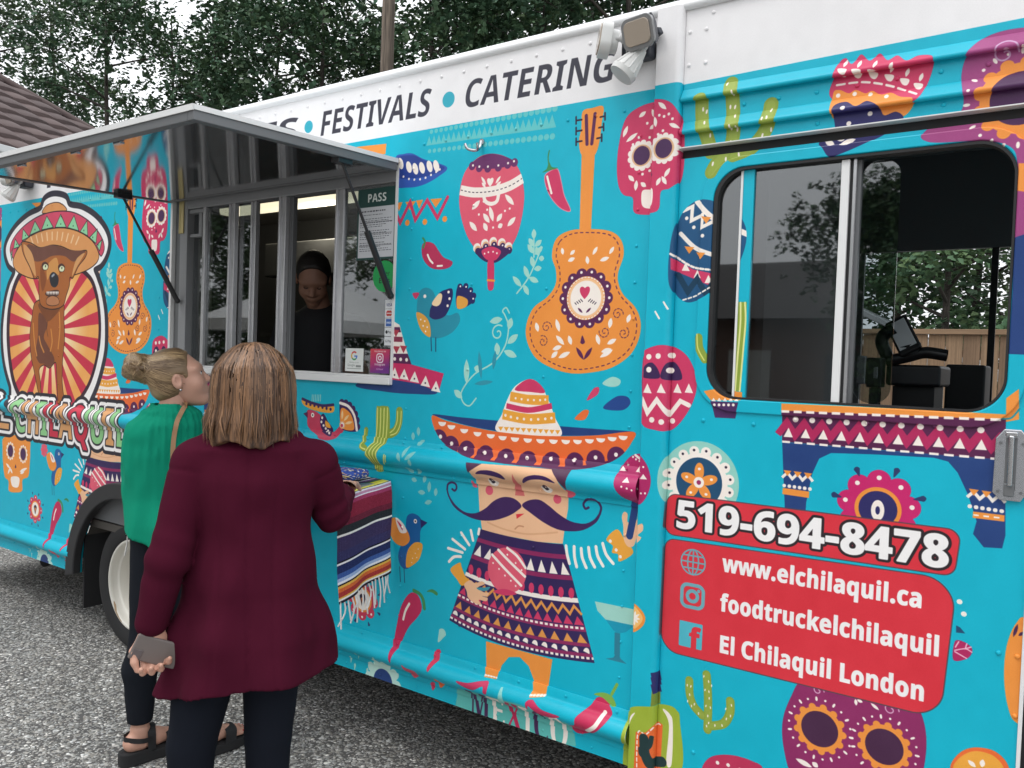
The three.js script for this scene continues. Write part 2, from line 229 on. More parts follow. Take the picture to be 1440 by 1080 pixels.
  F('m', [574, 352, 624, 348, 578, 380], K.red, { hard: true }); S('m', [568, 440, 590, 422, 618, 426], '#c98d68', 0.005); S('m', [405, 400, 500, 440, 640, 470, 820, 460], '#e0a981', 0.006);
  F('m', [606, 300, 560, 258, 498, 250, 440, 274, 390, 318, 330, 346, 268, 338, 214, 296, 180, 246, 166, 200, 160, 205, 172, 250, 205, 308, 262, 352, 340, 384, 430, 390, 520, 366, 580, 332], K.purple);
  S('m', [164, 205, 168, 175, 190, 162, 214, 172, 220, 196, 208, 212, 194, 202], K.purple, 0.008);
  F('m', [610, 300, 648, 270, 712, 266, 770, 302, 830, 352, 900, 394, 980, 408, 1036, 386, 1066, 350, 1078, 352, 1050, 402, 980, 444, 900, 454, 820, 442, 740, 402, 660, 344], K.purple);
  S('m', [1072, 352, 1080, 310, 1052, 270, 1005, 262, 976, 288, 986, 318, 1006, 312], K.purple, 0.008);
  // legs, shoes
  F('c8', [610, 545, 890, 622, 868, 772, 814, 770, 812, 710, 790, 650, 752, 612, 706, 612, 676, 648, 660, 702, 612, 690], K.orange, { hard: true });
  S('c8', [612, 684, 660, 696], K.cream, 0.006, { dash: [0.006, 0.006] }); S('c8', [814, 762, 868, 768], K.cream, 0.006, { dash: [0.006, 0.006] });
  F('c8', [514, 698, 560, 706, 610, 702, 641, 708, 640, 750, 626, 750, 622, 722, 580, 736, 535, 718], K.pink); F('c8', [806, 784, 830, 778, 872, 816, 946, 845, 900, 852, 850, 834, 816, 802, 812, 816, 804, 806], K.pink);
  // poncho, in rows between its top and its bottom edge
  const q = (a, b, c, t) => [0, 1].map((i) => lerp(lerp(a[i], b[i], t), lerp(b[i], c[i], t), t));
  const T = pts('c8', [588, 72, 770, 126, 936, 136]), B = pts('c8', [455, 456, 690, 602, 1068, 637]), R = (s, t) => along(q(...T, s), q(...B, s), t), row = (t, n = 20) => Array.from({ length: n + 1 }, (_, i) => R(i / n, t));
  const band = (t0, t1, col) => F(null, [...row(t0), ...row(t1).reverse()], col, { hard: true });
  band(0, 1, '#352557'); for (const [a, b] of [[0.09, 0.13], [0.27, 0.31], [0.7, 0.745], [0.84, 0.87], [0.925, 0.955]]) band(a, b, '#8d2a5c'); band(0.46, 0.5, K.cream);
  const rowTri = (t0, t1, n, col, w = 0.36) => { for (let i = 0; i < n; i++) F(null, [R((i + 0.5 - w) / n, t0), R((i + 0.5 + w) / n, t0), R((i + 0.5) / n, t1)], col, { hard: true }); };
  rowTri(0.265, 0.155, 9, K.cream); rowTri(0.69, 0.615, 14, K.pink, 0.45); rowTri(0.84, 0.765, 12, '#e0974c');
  for (let i = 0; i < 12; i++) { const [u, v] = R((i + 0.5) / 12, 0.43); disc(u, v + 0.004, 0.011, 0.018, K.pink); }
  for (let i = 0; i < 16; i++) { const [u, v] = R((i + 0.5) / 16, 0.918); G.beginPath(); G.ellipse(u, v, 0.012, 0.016, -0.2, 0, Math.PI); G.fillStyle = K.cream; G.fill(); }
  S(null, Array.from({ length: 25 }, (_, i) => R(i / 24, i % 2 ? 0.53 : 0.6)), '#e0974c', 0.009, { hard: true, cap: 'butt' });
  for (const t of [0.715, 0.965]) S(null, row(t, 30), K.cream, 0.008, { dash: [0.012, 0.008], cap: 'butt' });
  // the held ball, arms
  F('c8', [690, 150, 645, 170, 620, 215, 622, 270, 650, 320, 695, 342, 745, 330, 776, 285, 776, 225, 745, 172], K.coral);
  for (const a of [[636, 180, 690, 240, 758, 310], [662, 160, 715, 215, 774, 272], [700, 152, 740, 185, 776, 235]]) S('c8', a, K.cream, 0.01);
  dots('c8', [640, 215, 665, 240, 690, 268, 715, 290, 735, 312, 700, 180, 735, 215, 760, 245], 4, K.cream); F('c8', [640, 335, 690, 325, 740, 345, 690, 352], K.pink);
  for (const a of [[355, 440, 350, 470], [305, 448, 318, 508], [248, 462, 295, 535], [196, 500, 270, 560], [170, 554, 255, 580], [175, 634, 205, 606, 245, 604]]) S('m', a, K.cream, 0.011);
  F('m', [195, 665, 240, 640, 250, 665, 272, 720, 300, 750, 252, 778, 222, 740, 185, 690], K.amber);
  F('m', [265, 770, 300, 745, 330, 762, 370, 752, 388, 768, 345, 790, 380, 815, 412, 820, 400, 842, 372, 840, 405, 852, 395, 870, 352, 862, 368, 890, 330, 882, 290, 850, 280, 810], K.skin); F('m', [340, 790, 390, 788, 420, 785, 400, 808, 360, 806], '#3f93a3');
  for (const a of [[872, 540, 878, 590, 892, 645], [920, 545, 922, 605, 935, 665], [962, 556, 968, 610, 992, 670], [1006, 550, 1015, 610, 1042, 666], [1050, 545, 1060, 600, 1092, 660], [1090, 526, 1110, 590, 1152, 645]]) S('m', a, K.cream, 0.011);
  F('m', [1112, 500, 1175, 442, 1222, 505, 1272, 580, 1190, 634, 1180, 590, 1145, 580, 1150, 540], K.amber); dots('m', [1135, 512, 1170, 565, 1195, 605], 10, K.cream);
  F('m', [1212, 420, 1204, 370, 1216, 338, 1238, 350, 1240, 400, 1290, 390, 1300, 330, 1312, 350, 1306, 410, 1345, 402, 1350, 440, 1320, 470, 1340, 485, 1312, 515, 1295, 490, 1275, 540, 1240, 545, 1215, 500], K.skin);
  S('m', [1288, 285, 1268, 390, 1250, 480], K.blue, 0.024);
  F('e', [130, 470, 60, 480, 0, 530, -50, 620, -55, 720, -20, 800, 30, 850, 130, 890, 185, 850, 225, 770, 238, 680, 215, 580, 175, 510], '#b32a66');
  for (const [x, y] of [[40, 690], [-15, 600], [120, 610], [175, 665]]) F('e', [x - 30, y + 10, x + 32, y + 14, x, y - 32], K.cream, { hard: true });
  dots('e', [10, 735, 55, 750, 95, 765, 140, 575, 175, 575, 85, 515, 60, 495, 155, 795, 190, 795, 20, 560, 115, 530], 9, K.cream); S('e', [80, 480, 130, 520], K.cream, 0.008);
}
function rooster() {
  F('s', [195, 100, 260, 110, 310, 150, 330, 215, 400, 290, 470, 230, 500, 190, 515, 240, 480, 300, 420, 350, 330, 340, 260, 290, 200, 240, 192, 170], '#c9435f'); F('s', [160, 130, 196, 112, 196, 168], K.plum, { hard: true });
  F('s', [150, 10, 220, 40, 320, 65, 412, 60, 410, 118, 330, 120, 230, 95, 160, 55], K.amber); S('s', [152, 5, 220, 35, 320, 62, 412, 55], K.purple, 0.012); for (let i = 0; i < 7; i++) C('s', 185 + i * 34, 45 + i * 8, 14, K.purple);
  for (let i = 0; i < 6; i++) S('s', [235 + i * 14, -30, 232 + i * 14, 25], K.mint, 0.004);
  C('s', 238, 142, 20, K.cream); C('s', 238, 142, 8, K.dk);
  F('s', [300, 170, 330, 130, 370, 200, 410, 260, 400, 320, 350, 300, 310, 250], K.purple); dots('s', [318, 165, 312, 200, 330, 230, 348, 255, 368, 275, 388, 293], 12, K.cream); F('s', [345, 190, 375, 210, 390, 250, 350, 240], K.amber);
  for (let i = 0; i < 7; i++) { const a = -1.62 + i * 0.27; C('s', 490 + Math.cos(a) * 128, 240 + Math.sin(a) * 205, 30, K.purple); } F('s', [470, 30, 540, 50, 600, 120, 625, 270, 500, 270, 470, 200], K.purple); F('s', [480, 85, 540, 110, 575, 170, 585, 265, 500, 260, 470, 200], K.orange);
  S('s', [470, 40, 540, 70, 590, 150, 610, 268], K.cream, 0.012); leaves('s', [485, 180, 490, 100, 500, 190, 545, 140, 510, 215, 575, 200], 12, '#f7cf96'); C('s', 488, 225, 34, '#f0b27c'); C('s', 488, 225, 22, K.cream); C('s', 484, 230, 15, '#c9435f');
}
function stripedCactus() {
  F('s', [775, 90, 800, 68, 850, 66, 885, 95, 888, 300, 870, 370, 840, 440, 835, 520, 840, 610, 780, 612, 765, 520, 738, 470, 755, 410, 770, 340], K.olive);
  for (const o of [0, 28, 56, 84]) S('s', [785 + o, 85, 780 + o, 250, 768 + o, 360, 745 + o, 450, 775 + o * 0.7, 520, 782 + o * 0.6, 610], '#d9dc78', 0.006);
  S('s', [690, 265, 685, 320, 690, 390, 730, 420], K.olive, 0.022); S('s', [680, 262, 676, 330, 685, 400, 735, 425], '#d9dc78', 0.005); S('s', [970, 110, 965, 200, 940, 270, 895, 300], K.olive, 0.035); S('s', [985, 110, 978, 210, 945, 290, 895, 312], '#d9dc78', 0.005); S('s', [955, 110, 950, 195, 925, 260, 890, 290], '#d9dc78', 0.005); S('s', [900, 470, 890, 520, 880, 548], '#d9dc78', 0.006); S('s', [912, 480, 902, 530], '#d9dc78', 0.006);
}
function blueBird() {
  F('p', [572, 727, 580, 722, 590, 727, 594, 738, 591, 748, 590, 765, 583, 790, 572, 800, 563, 795, 560, 780, 566, 760, 570, 745], '#1f62a0'); F('p', [591, 730, 601, 735, 592, 743], K.navy, { hard: true }); C('p', 584, 733, 3.2, K.cream); C('p', 584, 733, 1.4, K.dk);
  F('p', [573, 775, 583, 763, 594, 766, 590, 785, 580, 795, 571, 797], K.amber); dots('p', [580, 785, 584, 778, 588, 772, 579, 791, 586, 784], 0.9, K.cream); F('p', [545, 735, 558, 728, 572, 745, 576, 760, 566, 768, 553, 760], K.orange); F('p', [556, 728, 566, 735, 572, 748, 562, 748], K.cream); F('p', [558, 732, 564, 738, 566, 746], K.pink); S('p', [562, 797, 563, 818], K.deep, 0.004); S('p', [568, 798, 569, 819], K.deep, 0.004); scallop(...UV('p', 538, 722), 0.03, 8, 0.012, K.coral);
}
function seedFlower(k, x, y, r, n = 8) {
  const [u, v] = UV(k, x, y), m = MPP(k, x, y) * r;
  scallop(u, v, 0.74 * m, n, 0.27 * m, '#cf3a58'); ringDots(u, v, 0.84 * m, n, 0.06 * m, K.cream); disc(u, v, 0.6 * m, 0.6 * m, K.orange); disc(u, v, 0.5 * m, 0.5 * m, K.cream); dropM([u, v - 0.34 * m], [u, v + 0.3 * m], 0.2 * m, K.dk); dropM([u, v - 0.2 * m], [u, v + 0.12 * m], 0.09 * m, K.orange);
  for (let i = 0; i < n; i++) { const t = (i + 0.5) / n * Math.PI * 2, c = Math.cos(t), s = Math.sin(t); dropM([u + c * 1.06 * m, v + s * 1.06 * m], [u + c * 1.28 * m, v + s * 1.28 * m], 0.07 * m, K.navy); }
}
function bigChili() {
  F('lo', [590, 80, 545, 120, 500, 210, 470, 340, 448, 470, 450, 560, 470, 650, 490, 560, 520, 470, 570, 370, 640, 290, 678, 220, 665, 140, 635, 92], '#c32a58'); S('lo', [572, 175, 540, 235, 522, 305], K.cream, 0.01);
  S('lo', [610, 62, 660, 90, 690, 140, 700, 215], K.green, 0.014); F('lo', [720, 70, 765, 52, 810, 80, 805, 105, 765, 80], K.green); drop('lo', 815, 500, 865, 390, 38, K.mint);
  F('lo', [800, 565, 835, 565, 840, 630, 815, 680, 790, 722, 778, 690, 790, 630], '#d53a5c'); F('lo', [570, 665, 600, 690, 670, 720, 680, 760, 635, 795, 600, 760, 575, 710], '#e0566b'); F('lo', [828, 790, 850, 790, 885, 840, 850, 880, 835, 850], K.rust); F('lo', [772, 830, 800, 840, 790, 880, 770, 905, 758, 860], '#d53a5c');
}
function cocktail() {
  F('b', [785, 22, 1010, 68, 1008, 160, 845, 125, 800, 75], '#9fd3c6', { hard: true }); F('b', [845, 125, 1008, 160, 960, 195, 915, 205, 890, 185], '#1596b3', { hard: true }); S('b', [912, 200, 910, 325], '#2b7f95', 0.02, { cap: 'butt' }); F('b', [906, 310, 918, 312, 930, 345, 965, 375, 845, 345, 890, 338], '#2b7f95', { hard: true });
  F('b', [1015, 32, 1060, 55, 1088, 105, 1070, 155, 1012, 178], K.orange); F('b', [1022, 46, 1052, 66, 1074, 106, 1056, 144, 1020, 160], '#f7bf6f'); for (const [x, y] of [[1034, 66], [1056, 84], [1060, 112], [1048, 134], [1028, 148]]) leaf('b', 1024, 106, x, y, 7, K.cream);
}
function lowerArt() {
  F('b', [800, 562, 850, 572, 888, 640, 870, 690, 800, 745, 700, 760, 655, 712, 700, 695, 712, 650, 770, 600], '#c9315a'); S('b', [850, 642, 820, 700, 765, 735], K.cream, 0.014); F('b', [780, 545, 830, 535, 880, 555, 905, 610, 870, 600, 830, 565], '#7fb04c'); S('b', [880, 545, 910, 490], '#7fb04c', 0.01);
  F('b', [20, 500, 120, 512, 400, 580, 660, 690, 680, 840, 400, 780, 0, 620], '#5fbcb4', { hard: true });
  const B0 = UV('b', 80, 645), B1 = UV('b', 640, 850); text('MEXICO', [B0[0], B0[1] - 0.02], [B1[0], B1[1] - 0.005], 0.115, ['#4a2a55', K.cream, '#c32a58', K.cream, '#4a2a55', K.cream], { family: 'serif' });
  F('b', [270, 580, 310, 580, 296, 490, 286, 490], '#8fd6cf', { hard: true });
  for (const [x, y] of [[80, 640], [155, 600], [110, 705], [215, 745], [440, 765], [320, 630]]) drop('lo', x, y + 35, x + 6, y - 30, 12, K.mint); const [u, v] = UV('lo', 350, 830); scallop(u, v, 0.075, 10, 0.022, '#bfe3d8'); disc(u, v, 0.05, 0.05, K.blue);
}
function cactusPot() {
  F('b', [1000, 610, 1100, 600, 1200, 610, 1245, 640, 1262, 700, 1255, 1000, 960, 1000, 975, 700], '#a0b33a'); F('b', [1165, 632, 1205, 660, 1222, 720, 1215, 940, 1185, 930, 1200, 720], K.cream); F('b', [1030, 636, 1002, 690, 985, 800, 996, 690, 1008, 650], K.cream);
  F('b', [1035, 740, 1090, 745, 1140, 700, 1165, 720, 1150, 1000, 1020, 1000], K.rust, { hard: true }); S('b', [1040, 1000, 1046, 752, 1090, 756, 1138, 714, 1156, 728], K.cream, 0.004, { dash: [0.01, 0.008] });
  S('b', [1080, 780, 1085, 860, 1110, 920, 1160, 928], '#20393a', 0.032); S('b', [1118, 775, 1112, 820, 1095, 840], '#20393a', 0.012); S('b', [1058, 835, 1062, 865, 1085, 885], '#20393a', 0.012);
  F('b', [1128, 440, 1152, 440, 1152, 600, 1116, 600], '#7a8a35', { hard: true }); for (const y of [440, 465, 505]) S('b', [1122, y, 1154, y], K.navy, 0.03, { cap: 'butt' });
}
function patternEgg() { // pink egg over the corner pillar
  F('p', [907, 497, 925, 487, 945, 487, 965, 500, 977, 525, 978, 552, 965, 582, 945, 604, 925, 604, 907, 595, 903, 560, 903, 520], K.pink); dots('p', [917, 502, 930, 501, 946, 500, 921, 590, 934, 593, 945, 592], 4, K.cream);
  F('p', [908, 530, 911, 515, 921, 510, 930, 520, 931, 532], '#3b2350'); F('p', [934, 532, 938, 515, 947, 509, 956, 520, 957, 534], '#3b2350'); C('p', 917, 520, 4, K.cream); C('p', 944, 521, 4, K.cream); for (const x of [915, 934, 952, 968]) F('p', [x - 6, 552, x + 6, 553, x, 539], K.cream, { hard: true }); S('p', [907, 560, 915, 580, 928, 562, 942, 582, 956, 564, 968, 570], K.cream, 0.014, { hard: true });
}
function circleFlower() {
  const [u, v] = UV('e', 612, 712), m = MPP('e', 612, 712); disc(u, v, 345 * m, 350 * m, '#93cfc2'); for (let i = 0; i < 16; i++) { const t = (i + 0.5) / 16 * Math.PI * 2; disc(u + Math.cos(t) * 265 * m, v + Math.sin(t) * 265 * m, 44 * m, 44 * m, K.cream); disc(u + Math.cos(t) * 275 * m, v + Math.sin(t) * 275 * m, 11 * m, 11 * m, K.dk); } disc(u, v, 250 * m, 250 * m, K.cream); disc(u, v, 203 * m, 212 * m, K.deep);
  for (let i = 0; i < 5; i++) { const t = Math.PI / 2 + i / 5 * Math.PI * 2; disc(u + Math.cos(t) * 92 * m, v + Math.sin(t) * 92 * m, 76 * m, 42 * m, K.orange, t); disc(u + Math.cos(t) * 115 * m, v + Math.sin(t) * 115 * m, 13 * m, 11 * m, K.cream); } disc(u, v, 46 * m, 46 * m, K.cream); disc(u, v, 20 * m, 20 * m, K.mag);
}
function blueEgg() {
  const o = [945, 402, 946, 350, 956, 305, 975, 284, 995, 281, 1020, 290, 1042, 308, 1048, 335, 1036, 372, 1012, 400, 985, 420, 962, 424]; F('p', o, '#1c527d'); G.save(); trace(pts('p', o), true, true); G.clip();
  S('c3', [60, 850, 130, 920, 300, 1000], K.cream, 0.016); S('c3', [0, 890, 40, 870, 35, 930, 85, 905, 80, 960, 140, 930], K.cream, 0.011, { hard: true }); dots('c3', [45, 958, 85, 995, 15, 920], 8, K.cream); S('c3', [-10, 985, 60, 1050, 180, 1090], K.cream, 0.013);
  for (const [x, y] of [[25, 1050], [75, 1075], [100, 925]]) F('c3', [x - 20, y - 12, x + 22, y - 8, x, y + 20], K.orange, { hard: true }); S('c6', [-40, -5, 40, 45, 130, 60], K.cream, 0.007, { dash: [0.01, 0.007] }); F('c6', [-40, 10, 40, 55, 150, 80, 150, 140, -40, 60], K.pink, { hard: true }); for (const [x, y] of [[10, 45], [60, 75], [110, 98]]) F('c6', [x - 16, y + 16, x + 18, y + 18, x, y - 18], K.cream, { hard: true }); S('c6', [-20, 80, 20, 150, 60, 95, 100, 160, 130, 110], '#0f3a55', 0.018, { hard: true }); S('c6', [0, 185, 60, 165, 120, 130], K.cream, 0.005, { dash: [0.01, 0.007] }); G.restore();
}
function lightCactus(k, main, arms, w, ticks) { for (const a of [main, ...arms]) S(k, a, K.olive, w); for (const a of [main, ...arms]) S(k, a, '#97a947', w * 0.6); for (let i = 0; i < ticks.length; i += 2) { const [u, v] = UV(k, ticks[i], ticks[i + 1]); disc(u, v, w * 0.07, w * 0.16, K.cream, (i % 3) * 0.2 - 0.2); } }
function doorArt() {
  lightCactus('c3', [205, 352, 212, 480, 205, 600, 140, 690, 120, 725], [[80, 425, 82, 510, 105, 590, 118, 640], [372, 440, 352, 540, 290, 620, 215, 655]], 0.042, [190, 355, 215, 395, 200, 450, 220, 450, 222, 490, 85, 460, 100, 470, 95, 520, 115, 570, 375, 465, 360, 500, 372, 545, 335, 570, 205, 540, 230, 545, 200, 600, 150, 610, 180, 670, 125, 690, 235, 650, 340, 505]);
  F('c3', [636, 420, 640, 320, 660, 265, 688, 244, 716, 272, 752, 228, 792, 258, 832, 224, 868, 258, 908, 236, 950, 264, 996, 240, 1056, 244, 1052, 300, 1020, 380, 985, 430, 900, 450], K.pink);
  for (const [x, y] of [[678, 300], [738, 305], [805, 308], [872, 318], [937, 335], [995, 355]]) { leaf('c3', x + 4, y - 12, x + 18, y - 50, 8, K.cream); F('c3', [x - 20, y - 5, x + 18, y - 2, x + 10, y + 22, x - 10, y + 20], K.cream); }
  S('c3', [650, 358, 760, 345, 880, 362, 1000, 405], K.cream, 0.006, { dash: [0.02, 0.012] });
  F('c3', [634, 395, 660, 378, 700, 392, 730, 378, 770, 392, 800, 382, 840, 400, 880, 392, 920, 412, 975, 425, 930, 490, 780, 520, 636, 500], K.orange); dots('c3', [655, 402, 725, 395, 792, 398, 862, 410], 9, K.cream);
  F('c3', [636, 460, 690, 432, 735, 455, 780, 430, 830, 455, 850, 485, 900, 470, 930, 500, 860, 560, 760, 610, 680, 645, 620, 662, 590, 625, 575, 600, 640, 560], K.navy); dots('c3', [680, 462, 790, 478, 700, 520], 10, K.cream); leaves('c3', [600, 595, 640, 610, 650, 590, 690, 575, 660, 612, 730, 585], 12, K.cream);
  const [u, v] = UV('c3', 1365, 420), m = MPP('c3', 1365, 420); // purple skull above the window
  F('p', [1306, 200, 1305, 180, 1352, 155, 1352, 105, 1362, 75, 1390, 50, 1440, 38, 1500, 40, 1560, 70, 1590, 130, 1590, 200, 1560, 260, 1545, 330, 1420, 330, 1425, 210], '#a0457e'); for (const du of [0.03, 0.3]) { scallop(u + du, v, 150 * m, 13, 26 * m, K.orange); disc(u + du, v, 112 * m, 112 * m, '#4b2550'); for (let i = 0; i < 24; i++) { const t = i / 24 * Math.PI * 2; disc(u + du + Math.cos(t) * 198 * m, v + Math.sin(t) * 198 * m, i % 2 ? 7 * m : 14 * m, 7 * m, K.cream, t); } } spiral(...UV('c3', 1360, 225), 0.03, 1.3, '#c9a0c4', 0.004);
  F('c3', [1418, 690, 1500, 690, 1500, 820, 1412, 805], K.orange, { hard: true });
  S('c6', [68, 345, 72, 390, 95, 435], K.olive, 0.026); S('c6', [62, 330, 66, 390, 92, 440], '#d9dc78', 0.004); F('g', [215, 565, 290, 565, 285, 800, 250, 1080, 230, 1320, 170, 1320, 195, 1000], K.olive, { hard: true }); S('g', [238, 570, 236, 750, 215, 1000, 190, 1320], '#e6e79a', 0.005); S('g', [275, 570, 280, 720, 262, 950, 230, 1320], '#e6e79a', 0.005);
  F('c6', [90, 570, 140, 560, 245, 575, 245, 608, 120, 608], K.orange, { hard: true }); F('c6', [118, 612, 236, 618, 220, 686, 134, 682], '#4c2a5c', { hard: true }); for (let i = 0; i < 5; i++) { F('c6', [122 + i * 24, 612, 142 + i * 24, 613, 132 + i * 24, 598], K.cream, { hard: true }); C('c6', 135 + i * 20, 628, 6, K.cream); }
  // woven band under the window
  F('c6', [418, 622, 700, 634, 1050, 650, 1365, 668, 1366, 600, 1420, 560, 1420, 690, 1366, 700, 418, 655], K.orange, { hard: true });
  F('c6', [418, 652, 1364, 690, 1362, 862, 418, 784], '#571f49', { hard: true }); S('c6', [418, 655, 1364, 692], K.cream, 0.007, { dash: [0.022, 0.012], cap: 'butt', hard: true });
  { const a = UV('c6', 400, 752), b = UV('c6', 1350, 812); zig(a, b, 11.5, 0.034, '#b3275a', 0.02); const c = UV('c6', 408, 762), d = UV('c6', 1400, 828); triRow(c, d, 12, 0.027, K.cream, 0.55); for (let i = 0; i < 11; i++) { const p = along(UV('c6', 475, 690), UV('c6', 1258, 735), i / 10); disc(...p, 0.008, 0.008, K.cream); } }
  F('c6', [418, 786, 1362, 862, 1362, 1180, 1348, 1235, 1270, 1230, 1150, 1080, 430, 1080], K.blue, { hard: true }); S('c6', [418, 783, 1340, 858], K.cream, 0.006, { dash: [0.022, 0.012], cap: 'butt', hard: true });
  F('c6', [505, 1240, 520, 1040, 545, 920, 575, 855, 625, 832, 820, 838, 1060, 852, 1120, 868, 1160, 915, 1205, 1010, 1240, 1120, 1200, 1260], K.teal, { hard: true });
  for (const [x0, y0, x1, y1, n] of [[418, 935, 548, 952, 3], [1200, 1018, 1362, 1042, 3]]) { const a = UV('c6', x0, y0), b = UV('c6', x1, y1); zig(along(a, b, 0), b, n, 0.016, K.cream, 0.008); triRow([a[0], a[1] + 0.022], [b[0], b[1] + 0.022], n, 0.016, K.orange, 0.8, -1); for (let i = 0; i < n * 2; i++) { const p = along(a, b, (i + 0.5) / n / 2); disc(p[0], p[1] - 0.022, 0.005, 0.005, K.cream); } }
  S('c6', [420, 992, 532, 1008], K.orange, 0.018, { cap: 'butt' }); S('c9', [1224, 12, 1358, 28], K.orange, 0.016, { cap: 'butt' }); S('c9', [1226, 13, 1356, 28], K.cream, 0.004, { dash: [0.012, 0.01], cap: 'butt' });
  { const [p, q] = UV('c6', 822, 1068), n = MPP('c6', 822, 1068); scallop(p, q, 118 * n, 9, 48 * n, '#c9246a', Math.PI / 2); ringDots(p, q, 132 * n, 9, 10 * n, K.cream, Math.PI / 2); disc(p, q, 92 * n, 92 * n, K.orange); disc(p, q, 76 * n, 76 * n, K.navy); disc(p, q - 6 * n, 26 * n, 44 * n, K.cream); disc(p, q - 6 * n, 9 * n, 18 * n, K.navy); for (const [x, y, x2, y2] of [[745, 930, 730, 890], [890, 935, 908, 895], [670, 1018, 626, 1004], [972, 1028, 1028, 1024]]) drop('c6', x, y, x2, y2, 12, '#2b3a66'); }
  lightCactus('q', [378, 175, 388, 320, 390, 470, 385, 640], [[232, 225, 235, 340, 270, 440, 340, 520], [578, 400, 575, 500, 520, 590, 410, 610]], 0.026, [355, 190, 395, 235, 420, 270, 365, 305, 398, 320, 400, 375, 372, 440, 410, 455, 388, 525, 395, 585, 378, 610, 215, 265, 245, 275, 235, 345, 218, 400, 275, 425, 250, 440, 310, 505, 540, 465, 588, 435, 580, 525, 545, 550, 508, 605, 448, 605]);
  // purple skull low on the door
  F('p', [1130, 955, 1112, 980, 1100, 1015, 1102, 1055, 1115, 1095, 1150, 1130, 1160, 1180, 1250, 1190, 1262, 1130, 1292, 1100, 1302, 1060, 1300, 1020, 1285, 990, 1240, 960, 1180, 948], '#8e2a61');
  for (const [x, y] of [[1152, 1026], [1243, 1051]]) { const [p, q] = UV('p', x, y), n = MPP('p', x, y); scallop(p, q, 31 * n, 13, 5 * n, K.orange); disc(p, q, 25 * n, 25 * n, '#472443'); for (let i = 0; i < 22; i++) { const t = i / 22 * Math.PI * 2; disc(p + Math.cos(t) * 42 * n, q + Math.sin(t) * 42 * n, (i % 2 ? 1.6 : 3.2) * n, 1.6 * n, K.cream, t); } }
  leaves('q', [1130, 885, 1270, 960, 1270, 915, 1320, 960], 22, K.cream); leaves('r', [130, 590, 195, 645, 15, 560, 20, 610, 25, 565, 70, 585], 12, K.cream); spiral(...UV('r', 283, 640), 0.02, 1.2, '#d9a0c0', 0.003); spiral(...UV('q', 1320, 310), 0.016, 1.2, '#d9a0c0', 0.003);
  F('q', [330, 1000, 360, 920, 420, 868, 520, 852, 640, 865, 760, 905, 850, 960, 870, 1100, 330, 1100], '#c03459'); dots('q', [470, 920, 560, 940, 660, 980], 16, K.cream);
  F('p', [1336, 1085, 1340, 1070, 1355, 1056, 1375, 1052, 1400, 1058, 1418, 1078, 1420, 1110, 1380, 1130, 1340, 1115], K.rust); F('p', [1341, 1085, 1346, 1070, 1362, 1059, 1380, 1058, 1400, 1066, 1412, 1085, 1400, 1115, 1360, 1118], K.amber); leaves('r', [930, 1080, 870, 1025, 975, 1080, 985, 1020], 18, K.cream);
  F('r', [1296, -60, 1240, -20, 1195, 60, 1160, 180, 1145, 330, 1150, 480, 1175, 620, 1215, 720, 1300, 760, 1400, 700, 1480, 400, 1420, 60], K.orange); leaves('r', [1215, 90, 1250, -10, 1255, 80, 1300, 50], 12, '#47264f');
  F('r', [770, 125, 830, 122, 890, 160, 902, 205, 860, 255, 760, 262], '#b3275f'); for (const a of [[770, 190, 850, 178, 900, 205], [850, 178, 862, 140], [770, 200, 860, 252], [775, 165, 800, 125], [850, 178, 895, 165]]) S('r', a, '#efb7cc', 0.003); F('r', [780, 0, 810, 15, 850, 62, 780, 55], K.deep, { hard: true }); dots('c9', [1168, 380, 1186, 432], 11, K.cream);
  F('p', [1425, 335, 1440, 330, 1470, 350, 1470, 500, 1418, 498, 1424, 412], K.blue, { hard: true });
  S('h', [690, 70, 790, 60, 880, -40], '#1593a5', 0.004);
}
